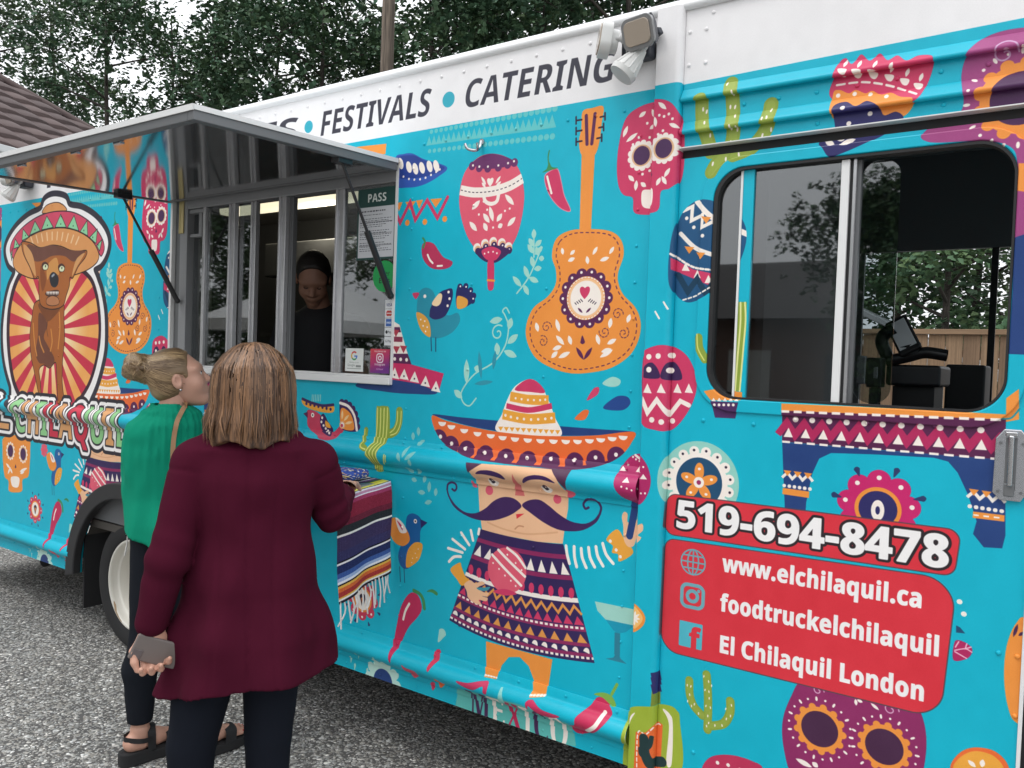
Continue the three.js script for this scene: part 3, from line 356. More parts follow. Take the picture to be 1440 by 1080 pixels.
function windowSideArt() { // pieces between the service window and the guitar
  F('c2', [228, 668, 262, 650, 300, 648, 350, 672, 445, 705, 405, 748, 340, 782, 280, 792, 228, 780], '#3257ad'); F('c2', [228, 670, 300, 655, 350, 676, 435, 706, 380, 738, 300, 752, 228, 745], '#27408f'); for (const [x, y] of [[250, 690], [285, 705], [312, 712], [340, 708], [372, 702], [400, 700]]) disc(...UV('c2', x, y), 0.013, 0.024, K.cream, 0.4); dots('c2', [262, 745, 285, 755, 308, 758, 332, 756, 355, 750, 378, 738, 400, 725, 415, 715], 5, K.cream);
  for (const [x0, x1, y] of [[270, 314, 852], [315, 345, 846], [375, 425, 840], [232, 258, 856]]) F('c2', [x0, y, x1, y - 4, (x0 + x1) / 2 - 2, y + 36], K.orange, { hard: true }); S('c2', [210, 850, 248, 940, 290, 852, 312, 928, 362, 845, 405, 920, 448, 832], K.pink, 0.014, { hard: true }); dots('c2', [278, 940, 352, 936, 436, 924], 13, K.orange);
  F('c2', [60, 620, 190, 606, 186, 650, 120, 655], K.orange, { hard: true });
  F('p', [594, 344, 600, 340, 610, 343, 617, 353, 624, 362, 636, 368, 632, 376, 618, 379, 605, 376, 596, 366, 593, 355], '#b83358'); S('w2', [1268, 830, 1285, 870, 1310, 900], K.cream, 0.008); S('w2', [1350, 925, 1390, 922], K.cream, 0.007); S('w2', [1228, 690, 1245, 720, 1230, 770], K.green, 0.008);
  // grey-teal bird
  F('c5', [322, 180, 330, 150, 352, 134, 380, 142, 396, 170, 410, 220, 450, 250, 490, 240, 500, 275, 470, 320, 420, 345, 372, 340, 330, 290, 318, 240], '#238fa6'); F('c5', [300, 158, 328, 156, 314, 182], K.pink); C('c5', 352, 170, 8, K.cream); F('c5', [316, 240, 350, 250, 372, 285, 374, 342, 335, 310], '#e5a548'); dots('c5', [335, 268, 352, 275, 345, 295, 362, 300, 355, 318], 4, K.cream);
  F('c5', [372, 240, 378, 215, 410, 160, 440, 142, 468, 140, 466, 190, 440, 250, 400, 268, 374, 258], '#26285f'); F('c5', [382, 200, 410, 160, 425, 165, 418, 200, 400, 212], '#f3d6a9'); dots('c5', [452, 152, 456, 180, 448, 210], 6, K.cream); for (const [x, y] of [[500, 130], [525, 128], [545, 145], [558, 168], [553, 188]]) C('c5', x, y, 14, '#26285f'); F('c5', [490, 130, 545, 145, 560, 190, 490, 222], '#26285f'); F('c5', [490, 170, 530, 182, 528, 212, 490, 222], '#e5a548'); dots('c5', [502, 128, 526, 130, 545, 148, 556, 180], 4, K.cream); S('c5', [378, 345, 380, 400], '#1d4b6e', 0.005); S('c5', [398, 345, 398, 402], '#1d4b6e', 0.005);
  // small hat beside the window
  F('c5', [60, 545, 210, 480, 300, 490, 405, 575, 300, 582, 180, 572], K.blue); F('c5', [150, 470, 170, 380, 195, 300, 215, 272, 245, 290, 270, 380, 295, 460, 220, 480], K.cream, { hard: true }); F('c5', [215, 300, 246, 300, 252, 322, 210, 322], K.plum, { hard: true }); for (const [x, y] of [[230, 320], [205, 380], [232, 390], [262, 388], [196, 322]]) F('c5', [x - 15, y - 10, x + 15, y - 8, x, y + 22], '#b23a4b', { hard: true }); S('c5', [196, 350, 258, 352], '#8f3550', 0.02, { cap: 'butt' }); F('c5', [150, 412, 280, 412, 296, 458, 140, 458], K.plum, { hard: true }); dots('c5', [225, 434, 250, 436, 275, 438, 200, 433], 8, K.cream);
  F('c5', [100, 480, 200, 450, 290, 456, 432, 496, 410, 575, 330, 540, 220, 522, 120, 530], '#cf2f62', { hard: true }); for (const [x, y] of [[224, 500], [264, 505], [308, 516], [354, 534], [398, 556]]) { F('c5', [x - 20, y + 12, x + 20, y + 20, x + 2, y - 30], K.cream, { hard: true }); C('c5', x, y + 2, 4, K.dk); }
  // sprigs
  sprig('c5', [740, 158, 790, 90, 830, 0, 842, -40], [760, 130, 722, 85, 768, 120, 790, 165, 790, 95, 770, 40, 790, 90, 832, 110, 812, 50, 800, 0, 812, 55, 845, 50, 832, 0, 820, -40, 832, 10, 856, 10], 12, K.mint); sprig('c2', [812, 1085, 812, 1010], [812, 1070, 785, 1030, 815, 1075, 850, 1040, 812, 1040, 790, 1005, 815, 1040, 845, 1012, 812, 1010, 812, 965], 12, K.mint);
  sprig('c5', [568, 600, 540, 632, 512, 615, 508, 570, 560, 500, 640, 450, 690, 380, 705, 300, 690, 250, 680, 232, 695, 218, 708, 240], [510, 600, 475, 565, 528, 540, 528, 435, 585, 480, 560, 470, 660, 420, 655, 365, 685, 400, 740, 425, 700, 370, 745, 330, 705, 310, 718, 260, 680, 265, 625, 278], 15, K.mint); spiral(...UV('c5', 660, 325), 0.03, 1.2, K.mint, 0.006, 1); leaves('c5', [590, 520, 580, 400, 640, 480, 650, 400, 560, 540, 640, 530], 10, '#2f93a8');
  for (const [x, y, dx, dy] of [[1130, 290, 0, -50], [1085, 330, 0, -45], [1150, 380, 35, -28], [1058, 460, 12, -60], [1100, 490, 50, -45], [1022, 500, -15, -50], [1110, 545, 0, -40], [1085, 610, -40, -30], [1150, 620, 20, -30], [1100, 690, -30, -10], [1180, 690, 10, -40], [1220, 760, 5, -60], [1165, 795, -40, -5], [1275, 800, 5, -45], [1205, 880, 40, -10]]) leaf('s', x - dx * 0.6, y - dy * 0.6, x + dx, y + dy, 20, '#7fcbc9');
  F('p', [847, 539, 860, 530, 872, 534, 870, 542, 858, 544], K.mint); F('p', [825, 563, 834, 547, 842, 545, 840, 555], '#d3436a'); F('p', [848, 574, 866, 558, 882, 558, 886, 568, 874, 577], '#25488c'); F('p', [808, 589, 820, 577, 828, 578, 822, 590], '#e8713a');
  // mint triangles under the white band
  for (let i = 0; i < 24; i++) { const t = i / 23, [u, v] = along(UV('c2', 370, 596), UV('c2', 888, 515), t), s = lerp(0.017, 0.022, t); F(null, [[u - s * 0.8, v - s * 0.9], [u + s * 0.8, v - s * 0.9], [u, v + s * 1.2]], '#62c4c6', { hard: true }); disc(u + 0.004, v - s * 2.2, s * 0.5, s * 0.5, '#62c4c6'); disc(u + 0.01, v + s * 2, s * 0.5, s * 0.5, '#62c4c6'); }
  for (const [x, y] of [[1350, 245], [1385, 205]]) S('c5', [x - 12, y - 8, x + 4, y + 20], K.cream, 0.006);
}
function orangeSkull() {
  F('L3', [30, 95, 130, 70, 245, 110, 255, 200, 250, 330, 238, 420, 190, 450, 186, 540, 130, 555, 75, 540, 72, 460, 40, 420, 25, 300, 22, 180], K.orange); for (const [x, y] of [[88, 205], [195, 232]]) { const [u, v] = UV('L3', x, y), m = MPP('L3', x, y); scallop(u, v, 66 * m, 12, 13 * m, K.cream); disc(u, v, 56 * m, 62 * m, '#e8b483'); disc(u, v, 48 * m, 52 * m, '#4c2a55'); } F('L3', [95, 425, 160, 430, 155, 505, 120, 512, 98, 490], K.cream); drop('L3', 132, 318, 132, 350, 14, '#4c2a55'); leaves('L3', [50, 310, 85, 350, 65, 400, 90, 340, 105, 395, 85, 350, 165, 380, 230, 350, 170, 395, 205, 380], 12, K.cream);
}
const tile = () => { guitar(); pinkSkull(); chiliSmall(); maraca(); windowSideArt(); rooster(); stripedCactus(); blueBird(); seedFlower('lo', 180, 140, 175); bigChili(); cocktail(); lowerArt(); orangeSkull(); patternEgg(); circleFlower(); blueEgg(); doorArt(); cactusPot(); man(); };

function dogLogo() {
  const oval = [400, -20, 640, 40, 780, 300, 850, 700, 880, 1080, 885, 1400, 850, 1700, 770, 1980, 640, 2180, 440, 2230, 230, 2120, 110, 1900, 40, 1600, 25, 1200, 60, 880, 110, 720, 60, 600, 60, 440, 160, 320, 340, 220, 380, 120, 470, 90, 560, 130, 590, 190];
  const outer = [480, 98, 550, 120, 585, 185, 690, 210, 800, 280, 880, 380, 912, 480, 895, 580, 850, 660, 790, 705, 815, 790, 850, 900, 880, 1080, 885, 1300, 870, 1450, 820, 1650, 760, 1800, 720, 1860, 160, 1860, 90, 1680, 40, 1480, 25, 1250, 45, 1020, 80, 860, 130, 730, 75, 660, 50, 560, 70, 470, 140, 360, 240, 270, 345, 215, 375, 140, 420, 106];
  F('L1', outer, '#33313c', { line: '#33313c', lw: 0.07 }); F('L1', outer, '#f3f0ee');
  const el = (du, dv, s, col) => F('L1', [450, 640, 620, 660, 760, 760, 820, 900, 850, 1100, 850, 1300, 820, 1500, 760, 1690, 660, 1850, 560, 1960, 300, 1960, 190, 1850, 110, 1690, 70, 1480, 55, 1250, 70, 1020, 120, 820, 200, 690, 320, 640].map((q, i) => i % 2 ? 1290 + (q - 1290) * s + dv : 450 + (q - 450) * s + du), col);
  el(0, 0, 1, '#3a2130'); el(2, 0, 0.94, '#c9324a');
  { const [u, v] = UV('L1', 430, 1230); G.save(); trace(pts('L1', [450, 640, 620, 660, 760, 760, 820, 900, 850, 1100, 850, 1300, 820, 1500, 760, 1690, 660, 1850, 560, 1960, 300, 1960, 190, 1850, 110, 1690, 70, 1480, 55, 1250, 70, 1020, 120, 820, 200, 690, 320, 640].map((q, i) => i % 2 ? 1290 + (q - 1290) * 0.94 : 452 + (q - 450) * 0.94)), true, true); G.clip();
    for (let i = 0; i < 22; i++) { const a = i / 22 * Math.PI * 2, w = 0.075; const g = G.createRadialGradient(u, v, 0.02, u, v, 0.55); g.addColorStop(0, '#fbf3e4'); g.addColorStop(0.35, '#f7dcae'); g.addColorStop(0.75, '#eda85c'); G.beginPath(); G.moveTo(u, v); G.lineTo(u + Math.cos(a - w) * 0.9, v + Math.sin(a - w) * 0.9); G.lineTo(u + Math.cos(a + w) * 0.9, v + Math.sin(a + w) * 0.9); G.closePath(); G.fillStyle = g; G.fill(); } G.restore(); }
  // body
  F('L2', [300, -30, 270, 100, 252, 250, 262, 420, 290, 560, 330, 760, 350, 790, 340, 640, 330, 540, 370, 500, 420, 525, 470, 480, 480, 620, 490, 800, 540, 830, 525, 640, 528, 460, 545, 280, 540, 120, 530, -40, 420, -60], '#a8602c', { line: '#2b1a18', lw: 0.006 });
  F('L2', [330, -20, 350, 60, 400, 130, 450, 100, 510, 20, 500, -30], '#7c4626'); F('L2', [330, 60, 400, 150, 370, 260, 400, 330, 460, 450, 420, 515, 370, 490, 330, 480, 300, 400, 320, 250], '#6f4130'); for (const a of [[280, 150, 290, 300, 310, 420], [500, 60, 505, 200, 490, 360], [330, 260, 345, 330, 370, 390], [430, 200, 440, 300, 425, 380]]) S('L2', a, '#cf8a45', 0.012); S('L2', [400, 130, 395, 200, 405, 260], '#2b1a18', 0.004);
  // hat
  F('L1', [360, 240, 380, 185, 430, 155, 490, 148, 535, 170, 562, 215, 480, 225], '#d9955a', { line: '#2b1a18', lw: 0.005 });
  const band = [110, 620, 85, 560, 100, 480, 160, 390, 250, 310, 360, 250, 490, 222, 620, 232, 730, 290, 810, 370, 865, 460, 880, 540, 855, 600, 832, 570, 780, 470, 680, 400, 560, 365, 440, 370, 320, 400, 220, 450, 150, 530, 112, 640]; F('L1', band, '#cf4a66', { line: '#2b2430', lw: 0.006 });
  for (const [x0, y0, x1, y1, x2, y2] of [[90, 590, 100, 640, 105, 535], [115, 540, 165, 520, 128, 455], [185, 470, 245, 440, 195, 372], [250, 425, 340, 385, 295, 305], [350, 380, 450, 358, 395, 262], [465, 358, 560, 358, 512, 248], [570, 360, 665, 388, 625, 258], [675, 395, 740, 430, 735, 300], [755, 445, 810, 495, 822, 372], [815, 510, 840, 560, 862, 460]]) { F('L1', [x0, y0, x1, y1, x2, y2], '#8fd0a0', { hard: true, line: '#2b2430', lw: 0.005 }); C('L1', (x0 + x1) / 2, (y0 + y1) / 2 - 28, 7, '#2b2430'); }
  F('L1', [110, 640, 150, 540, 220, 460, 320, 400, 440, 368, 560, 365, 680, 402, 780, 475, 832, 575, 825, 640, 780, 690, 700, 735, 600, 765, 450, 770, 290, 790, 200, 765, 130, 715], '#d9975c', { line: '#2b1a18', lw: 0.006 }); for (let i = 0; i < 10; i++) S('L1', [260 + i * 45, 440 - Math.sin(i / 9 * 3.14) * 40, 280 + i * 40, 500 - Math.sin(i / 9 * 3.14) * 40], '#ecc79a', 0.012);
  // head
  F('L1', [190, 480, 260, 490, 340, 530, 440, 508, 520, 520, 590, 550, 660, 560, 730, 555, 720, 610, 660, 690, 615, 785, 590, 780, 585, 850, 560, 930, 530, 1020, 440, 1050, 350, 1020, 330, 930, 325, 780, 290, 790, 250, 690, 205, 600, 185, 530], '#a9622f', { line: '#2b1a18', lw: 0.006 });
  F('L1', [340, 530, 440, 508, 590, 550, 720, 562, 640, 640, 600, 640, 540, 600, 440, 600, 360, 640, 290, 640, 230, 560, 240, 500], '#6d4438'); F('L1', [200, 500, 260, 560, 290, 650, 300, 770, 250, 680, 210, 590], '#d29a63'); F('L1', [715, 575, 650, 620, 620, 700, 610, 770, 650, 690], '#d29a63'); F('L1', [430, 640, 480, 620, 500, 740, 480, 760, 430, 750, 400, 800, 395, 700], '#cf9250'); F('L1', [345, 680, 390, 790, 360, 900, 340, 800], '#8a4b26');
  for (const [x, y] of [[382, 690], [520, 705]]) { F('L1', [x - 30, y - 20, x, y - 42, x + 28, y - 15, x + 18, y + 25, x - 18, y + 28], '#4a2c26'); F('L1', [x - 20, y, x, y - 22, x + 22, y - 5, x + 14, y + 22, x - 12, y + 24], '#d9dfb8'); C('L1', x + 2, y - 4, 10, '#27313a'); }
  F('L1', [418, 770, 450, 735, 490, 770, 492, 830, 465, 865, 430, 845], '#23252d'); S('L1', [440, 770, 455, 758], '#9aa2ac', 0.014); F('L1', [385, 910, 440, 890, 495, 890, 490, 935, 430, 945, 390, 935], '#4a2a20'); for (let i = 0; i < 8; i++) F('L1', [392 + i * 13, 900, 404 + i * 13, 900, 398 + i * 13, 932], K.cream, { hard: true }); F('L1', [395, 960, 440, 935, 490, 955, 495, 1005, 440, 1020, 395, 1005], '#b87a52', { line: '#2b1a18', lw: 0.004 });
  const cols = ['#8fc98a', '#d9a06a', '#8fc98a', '#c9324a', '#d9a06a', '#c9324a', '#8fc98a', '#d9a06a', '#8fc98a'], out = [['#2d2a33', 0.1], ['#f3f0ee', 0.06], ['#2d2a33', 0.022]];
  text('CHILAQUIL', UV('p', 20, 606), UV('p', 179, 630), 0.2, cols, { stroke: out, skew: 0.05, fat: 0.01 }); text('EL', UV('p', -40, 596), UV('p', 14, 604), 0.2, ['#c9324a', '#d9a06a'], { stroke: out, skew: 0.05 });
}
function redPanels() {
  const rr4 = (a, r) => { const P = pts('p', a); G.beginPath(); for (let i = 0; i < 4; i++) { const p = P[i], q = P[(i + 1) % 4], o = P[(i + 3) % 4]; const m = along(o, p, 0.5); if (!i) G.moveTo(...m); G.arcTo(...p, ...along(p, q, 0.5), Array.isArray(r) ? r[i] : r); G.lineTo(...along(p, q, 0.5)); } G.closePath(); };
  rr4([938, 694, 1352, 746, 1342, 811, 934, 751], 0.03); G.fillStyle = K.red; G.fill(); G.strokeStyle = '#57444c'; G.lineWidth = 0.003; G.stroke();
  rr4([935, 757, 1346, 816, 1322, 1012, 928, 914], [0.03, 0.075, 0.075, 0.06]); G.fillStyle = K.red; G.fill(); G.strokeStyle = '#57444c'; G.lineWidth = 0.003; G.stroke();
  text('519-694-8478', UV('p', 949, 741), UV('p', 1335, 800), 0.083, '#f4f1ef', { stroke: [['#2b2226', 0.019]], fat: 0.004 });
  text('www.elchilaquil.ca', UV('c9', 165, 250), UV('c9', 1012, 408), 0.049, '#f4f1ef', { fat: 0.0025 }); text('foodtruckelchilaquil', UV('c9', 155, 417), UV('c9', 1086, 612), 0.05, '#f4f1ef', { fat: 0.0025 }); text('El Chilaquil London', UV('c9', 148, 591), UV('c9', 1022, 802), 0.05, '#f4f1ef', { fat: 0.0025 });
  const ic = '#6fa9b4', [u, v] = UV('p', 974, 791), R = 0.038; G.strokeStyle = ic; G.lineWidth = 0.0045; for (const f of [1, 0.45]) { G.beginPath(); G.ellipse(u, v, R * f, R, 0, 0, Math.PI * 2); G.stroke(); } for (const a of [[-1, 0, 1, 0], [0, -1, 0, 1], [-0.8, 0.5, 0.8, 0.5], [-0.8, -0.5, 0.8, -0.5]]) { G.beginPath(); G.moveTo(u + a[0] * R, v + a[1] * R); G.lineTo(u + a[2] * R, v + a[3] * R); G.stroke(); }
  const [p, q] = UV('p', 973, 839); G.lineWidth = 0.011; G.beginPath(); G.roundRect(p - 0.034, q - 0.034, 0.068, 0.068, 0.018); G.stroke(); G.beginPath(); G.ellipse(p, q, 0.016, 0.016, 0, 0, 7); G.stroke(); disc(p + 0.019, q + 0.019, 0.005, 0.005, ic);
  const [a, b] = UV('p', 970, 893); G.fillStyle = '#4fb4c4'; G.beginPath(); G.roundRect(a - 0.036, b - 0.04, 0.074, 0.078, 0.004); G.fill(); text('f', [a - 0.004, b - 0.04], [a + 0.03, b - 0.04], 0.06, K.red, { fat: 0.004 });
}
function drawWrap(ctx, u0, v1, s) {
  G = ctx; G.setTransform(s, 0, 0, -s, -u0 * s, v1 * s);
  G.fillStyle = K.teal; G.fillRect(-9, -1, 12, 5);
  for (const k of [1, -2, -1, 0]) { G.save(); G.translate(k * 2.72, 0); if (k) { G.beginPath(); G.rect(-3.5, 0, 3.45, 4); G.clip(); } tile(); G.restore(); }
  G.fillStyle = K.white; G.fillRect(-9, 2.486, 8.02, 1); F(null, [[-0.985, 2.484], [1, 2.52], [1, 4], [-0.985, 4]], K.white, { hard: true });
  text('FESTIVALS', [-2.608, 2.537], [-2.0, 2.538], 0.1, K.ink, { skew: 0.16 }); text('CATERING', [-1.843, 2.539], [-1.222, 2.537], 0.098, K.ink, { skew: 0.16 }); text('PRIVATE EVENTS', [-4.95, 2.538], [-2.74, 2.538], 0.1, K.ink, { skew: 0.16 });
  disc(...UV('c2', 452, 420), 0.029, 0.029, '#35a9bd'); disc(...UV('c1', 1302, 535), 0.026, 0.026, '#35a9bd');
  dogLogo(); redPanels();
  G.setTransform(1, 0, 0, 1, 0, 0);
}
const V0 = 0.25, VTOP = 2.85;
const REG = [[-6.7, -3.0, 550], [-3.0, -1.07, 780], [-1.07, 0.5, 780]].map(([u0, u1, s]) => {
  const w = Math.round((u1 - u0) * s), h = Math.round((VTOP - V0) * s);
  const map = canvasTex(w, h, (c) => {
    drawWrap(c, u0, VTOP, s);
    const im = c.getImageData(0, 0, w, h), d = im.data; // fine print grain, faint road film in irregular flecks
    for (let i = 0; i < d.length; i += 4) { const x = (i >> 2) % w, y = ((i >> 2) / w) | 0; const n = (hash(x, y, 3) - 0.5) * 5 + noise(x / 23, y / 31, 1) * 2.2 + noise(x / 160, y / 120, 2) * 2.5; d[i] = clamp(d[i] + n, 0, 255); d[i + 1] = clamp(d[i + 1] + n, 0, 255); d[i + 2] = clamp(d[i + 2] + n, 0, 255); }
    c.putImageData(im, 0, 0);
  });
  return { u0, u1, map };
});
const wavy = dataTex(256, (x, y) => { const n = 0.5 + 0.3 * tnoise(x, y, 3, 4) + 0.16 * tnoise(x, y, 7, 9) + 0.03 * tnoise(x, y, 40, 2); return [n, n, n]; }, false);
for (const r of REG) { r.bump = wavy.clone(); r.bump.repeat.set((r.u1 - r.u0) / 0.9, (VTOP - V0) / 0.9); r.bump.needsUpdate = true; r.mat = new THREE.MeshPhysicalMaterial({ map: r.map, roughness: 0.45, specularIntensity: 0.6, bumpMap: r.bump, bumpScale: 0.004, clearcoat: 0.12, clearcoatRoughness: 0.2 }); }
function wrapUV(geo, r) { const p = geo.attributes.position, uv = new Float32Array(p.count * 2); for (let i = 0; i < p.count; i++) { uv[i * 2] = (p.getX(i) - r.u0) / (r.u1 - r.u0); uv[i * 2 + 1] = (p.getY(i) - V0) / (VTOP - V0); } geo.setAttribute('uv', new THREE.BufferAttribute(uv, 2)); return geo; }
const wrapped = (name, geo, i, parent) => mesh(name, wrapUV(geo, REG[i]), REG[i].mat, parent);
// ---------------------------------------------------------------- ground
{
  const N = 1024, h = new Float32Array(N * N);         // crushed-stone asphalt: stones as random bumps with their own tone
  const tone = new Float32Array(N * N).fill(-1);
  for (let i = 0; i < 34000; i++) {
    const cx = rnd() * N, cy = rnd() * N, r = 2 + rnd() * rnd() * 5.5, e = rr(0.6, 1), a = rr(0, 3.14), t = rnd(), ht = rr(0.35, 1), R = Math.ceil(r);
    for (let y = -R; y <= R; y++) for (let x = -R; x <= R; x++) { const u = x * Math.cos(a) + y * Math.sin(a), v = (-x * Math.sin(a) + y * Math.cos(a)) / e, q = (u * u + v * v) / (r * r); if (q > 1) continue; const j = ((cy + y + N) % N | 0) * N + ((cx + x + N) % N | 0), H = ht * Math.sqrt(1 - q) * Math.min(1, r / 5); if (H > h[j]) { h[j] = H; tone[j] = t; } }
  }
  const col = dataTex(N, (x, y) => { const j = (y * N | 0) * N + (x * N | 0), t = tone[j], n = tnoise(x, y, 6, 5) * 0.02; if (t < 0 || h[j] < 0.12) return [0.36 + n, 0.355 + n, 0.35 + n]; const b = 0.525 + t * t * 0.3 + n + (t > 0.93 ? 0.1 : 0), w = hash(t * 9999 | 0, 3, 1); return [b + 0.02 * w, b + 0.005, b - 0.025 * w]; }, true);
  const bump = dataTex(N, (x, y) => { const v = h[(y * N | 0) * N + (x * N | 0)]; return [v, v, v]; }, false);
  const S = 1.6; for (const t of [col, bump]) { t.repeat.set(1, 1); }
  const n = 90, pos = [], uv = [], cols = [], idx = [];
  for (let j = 0; j <= n; j++) for (let i = 0; i <= n; i++) { // fine cells near the truck, wide ones towards the horizon
    const g = (t) => { const s = t * 2 - 1; return Math.sign(s) * (Math.abs(s) * 12 + Math.pow(Math.abs(s), 6) * 240); }, x = g(i / n) - 3, z = g(j / n) + 1;
    const v = 0.93 + 0.1 * noise(x * 0.55, z * 0.55, 3) + 0.07 * noise(x * 2.3, z * 2.3, 8);
    pos.push(x, 0, z); uv.push(x / S, z / S); cols.push(v, v, v);
  }
  for (let j = 0; j < n; j++) for (let i = 0; i < n; i++) { const a = j * (n + 1) + i, b = a + 1, c = a + n + 1, d = c + 1; idx.push(a, c, b, b, c, d); }
  const g = new THREE.BufferGeometry(); g.setAttribute('position', new THREE.Float32BufferAttribute(pos, 3)); g.setAttribute('uv', new THREE.Float32BufferAttribute(uv, 2)); g.setAttribute('color', new THREE.Float32BufferAttribute(cols, 3)); g.setIndex(idx); g.computeVertexNormals();
  struct('ground', g, new THREE.MeshStandardMaterial({ map: col, bumpMap: bump, bumpScale: 0.006, roughness: 0.95, vertexColors: true }));
}
// ---------------------------------------------------------------- shared materials
const grimeR = dataTex(256, (x, y) => { const v = 0.5 + 0.25 * tnoise(x, y, 8, 3) + 0.15 * tnoise(x, y, 30, 5); return [v, v, v]; }, false);
const M = {
  white: std(0xe6e6e6, 0.45), black: std(lin(0.012, 0.012, 0.013), 0.6), rubber: std(lin(0.016, 0.016, 0.017), 0.85), lining: std(lin(0.13, 0.135, 0.14), 0.7), underbody: std(lin(0.075, 0.068, 0.06), 0.9),
  alu: new THREE.MeshStandardMaterial({ color: lin(0.52, 0.52, 0.53), roughness: 0.42, metalness: 0.55, roughnessMap: grimeR }), aluDark: std(lin(0.17, 0.175, 0.18), 0.5, { metalness: 0.4 }), aluMid: std(lin(0.3, 0.305, 0.315), 0.45, { metalness: 0.4 }),
  steel: new THREE.MeshStandardMaterial({ color: lin(0.55, 0.55, 0.56), roughness: 0.22, metalness: 1 }),
  glass: new THREE.MeshPhysicalMaterial({ color: lin(0.62, 0.66, 0.67), transmission: 1, roughness: 0.02, ior: 2.1, thickness: 0 }),
  brass: std(lin(0.6, 0.5, 0.25), 0.4, { metalness: 0.7 }), seal: std(lin(0.75, 0.75, 0.74), 0.5), gloss: std(lin(0.02, 0.02, 0.022), 0.3),
};
// ---------------------------------------------------------------- the truck
const truck = thing('food_truck', 'teal and white food truck wrapped in colourful Mexican folk art with raised serving hatch', 'food truck');
const XR = -6.3, XD = -0.985, ZB = -2.05, YB = 0.345, YT = 2.72;       // rear end, door seam, far side, skirt, top of the side
const shape = (P) => new THREE.Shape(P.map(([x, y]) => new THREE.Vector2(x, y)));
const slab = (s, z0, z1) => { const g = new THREE.ExtrudeGeometry(s, { depth: z1 - z0, bevelEnabled: false, curveSegments: 24 }); return g.translate(0, 0, z0); };
const SW = { x0: -3.656, x1: -2.15, y0: 1.512, y1: 2.372 };
const WX = -4.0, WY = 0.36, WR = 0.36;
{
  const a = shape([[XR, YB], [WX - 0.5, YB]]); a.absarc(WX, WY, 0.5, Math.PI, 0, true); for (const p of [[WX + 0.5, YB], [-3.0, YB], [-3.0, SW.y0], [SW.x0, SW.y0], [SW.x0, SW.y1], [-3.0, SW.y1], [-3.0, YT], [XR, YT]]) a.lineTo(...p);
  wrapped('side_panel', slab(a, -0.03, 0), 0, truck);
  wrapped('side_panel', slab(shape([[-3.0, YB], [-1.07, YB], [-1.07, YT], [-3.0, YT], [-3.0, SW.y1], [SW.x1, SW.y1], [SW.x1, SW.y0], [-3.0, SW.y0]]), -0.03, 0), 1, truck);
  // corner pillar: rounded front edge, 22 mm proud
  const pil = []; for (let i = 0; i <= 8; i++) { const t = i / 8 * Math.PI / 2; pil.push([-0.985 - 0.02 + 0.02 * Math.cos(t), 0.004 + 0.02 * Math.sin(t)]); }
  const ps = new THREE.Shape([[-1.07, -0.03], [-0.985, -0.03], ...pil, [-1.066, 0.024], [-1.07, 0.018]].map(([x, z]) => new THREE.Vector2(x, -z)));
  const pg = new THREE.ExtrudeGeometry(ps, { depth: YT - YB - 0.002, bevelEnabled: false }); pg.rotateX(-Math.PI / 2); pg.translate(0, YB + 0.001, 0);
  wrapped('corner_pillar', pg, 2, truck).userData.label = 'teal printed corner post between box and cab door';
  // rub rails: a flange with a half-round bulge
  const rail = (y0, yb0, yb1, y1, out) => { const P = [[y0, 0.001], [y0, 0.007], [yb0, 0.007]]; for (let i = 1; i < 12; i++) { const t = i / 12; P.push([lerp(yb0, yb1, t), 0.007 + out * Math.pow(Math.sin(t * Math.PI), 0.7)]); } P.push([yb1, 0.007], [y1, 0.007], [y1, 0.001]); return P; };
  for (const [x0, x1, i] of [[XR, -3.0, 0], [-3.0, -1.07, 1]]) wrapped('rub_rail', sweepX(rail(1.176, 1.193, 1.281, 1.303, 0.034), x0, x1), i, truck);
  for (const [x0, x1, i] of [[XR, WX - 0.52, 0], [WX + 0.52, -3.0, 0], [-3.0, -1.07, 1]]) wrapped('rub_rail', sweepX(rail(0.396, 0.415, 0.496, 0.524, 0.036), x0, x1), i, truck);
  // roof with rounded edges and a drip moulding
  const prof = []; for (let i = 0; i <= 8; i++) { const t = i / 8 * Math.PI / 2; prof.push([YT + 0.04 * Math.sin(t), -0.05 + 0.05 * Math.cos(t)]); } for (let i = 1; i < 8; i++) prof.push([YT + 0.04 + 0.05 * Math.sin(i / 8 * Math.PI), -0.05 + (ZB + 0.1) * i / 8]); for (let i = 8; i >= 0; i--) { const t = i / 8 * Math.PI / 2; prof.push([YT + 0.04 * Math.sin(t), ZB + 0.05 - 0.05 * Math.cos(t)]); }
  mesh('roof', sweepX(prof, XR, 0.02), std(0xdedfe0, 0.5), truck);
  const mould = []; for (let i = 0; i <= 10; i++) { const t = i / 10 * Math.PI; mould.push([2.706 + 0.014 - 0.014 * Math.cos(t), 0.0005 + 0.014 * Math.sin(t)]); }
  mesh('drip_moulding', sweepX(mould, XR, 0.02), M.white, truck);
  mesh('ceiling', bx(XR + 0.03, -0.02, 2.69, 2.705, ZB + 0.03, -0.032), std(lin(0.25, 0.25, 0.25), 0.6), truck);
  mesh('rear_wall', bx(XR, XR + 0.03, YB, YT, ZB + 0.002, -0.032), M.white, truck);
  // far side with the open cab door, floor, interior lining
  const far = shape([[XR, YB], [0.3, YB], [0.3, YT], [XR, YT]]); far.holes.push(new THREE.Path([[-0.84, 1.0], [0.2, 1.0], [0.2, 2.236], [-0.84, 2.236]].map(([x, y]) => new THREE.Vector2(x, y))));
  mesh('far_side_wall', slab(far, ZB - 0.03, ZB), M.lining, truck); mesh('door_post', bx(-0.285, -0.257, 1.0, 2.236, ZB - 0.026, ZB - 0.004), M.black, truck);
  mesh('floor_pan', bx(XR + 0.03, 0.3, 0.62, 0.66, ZB + 0.002, -0.034), M.underbody, truck);
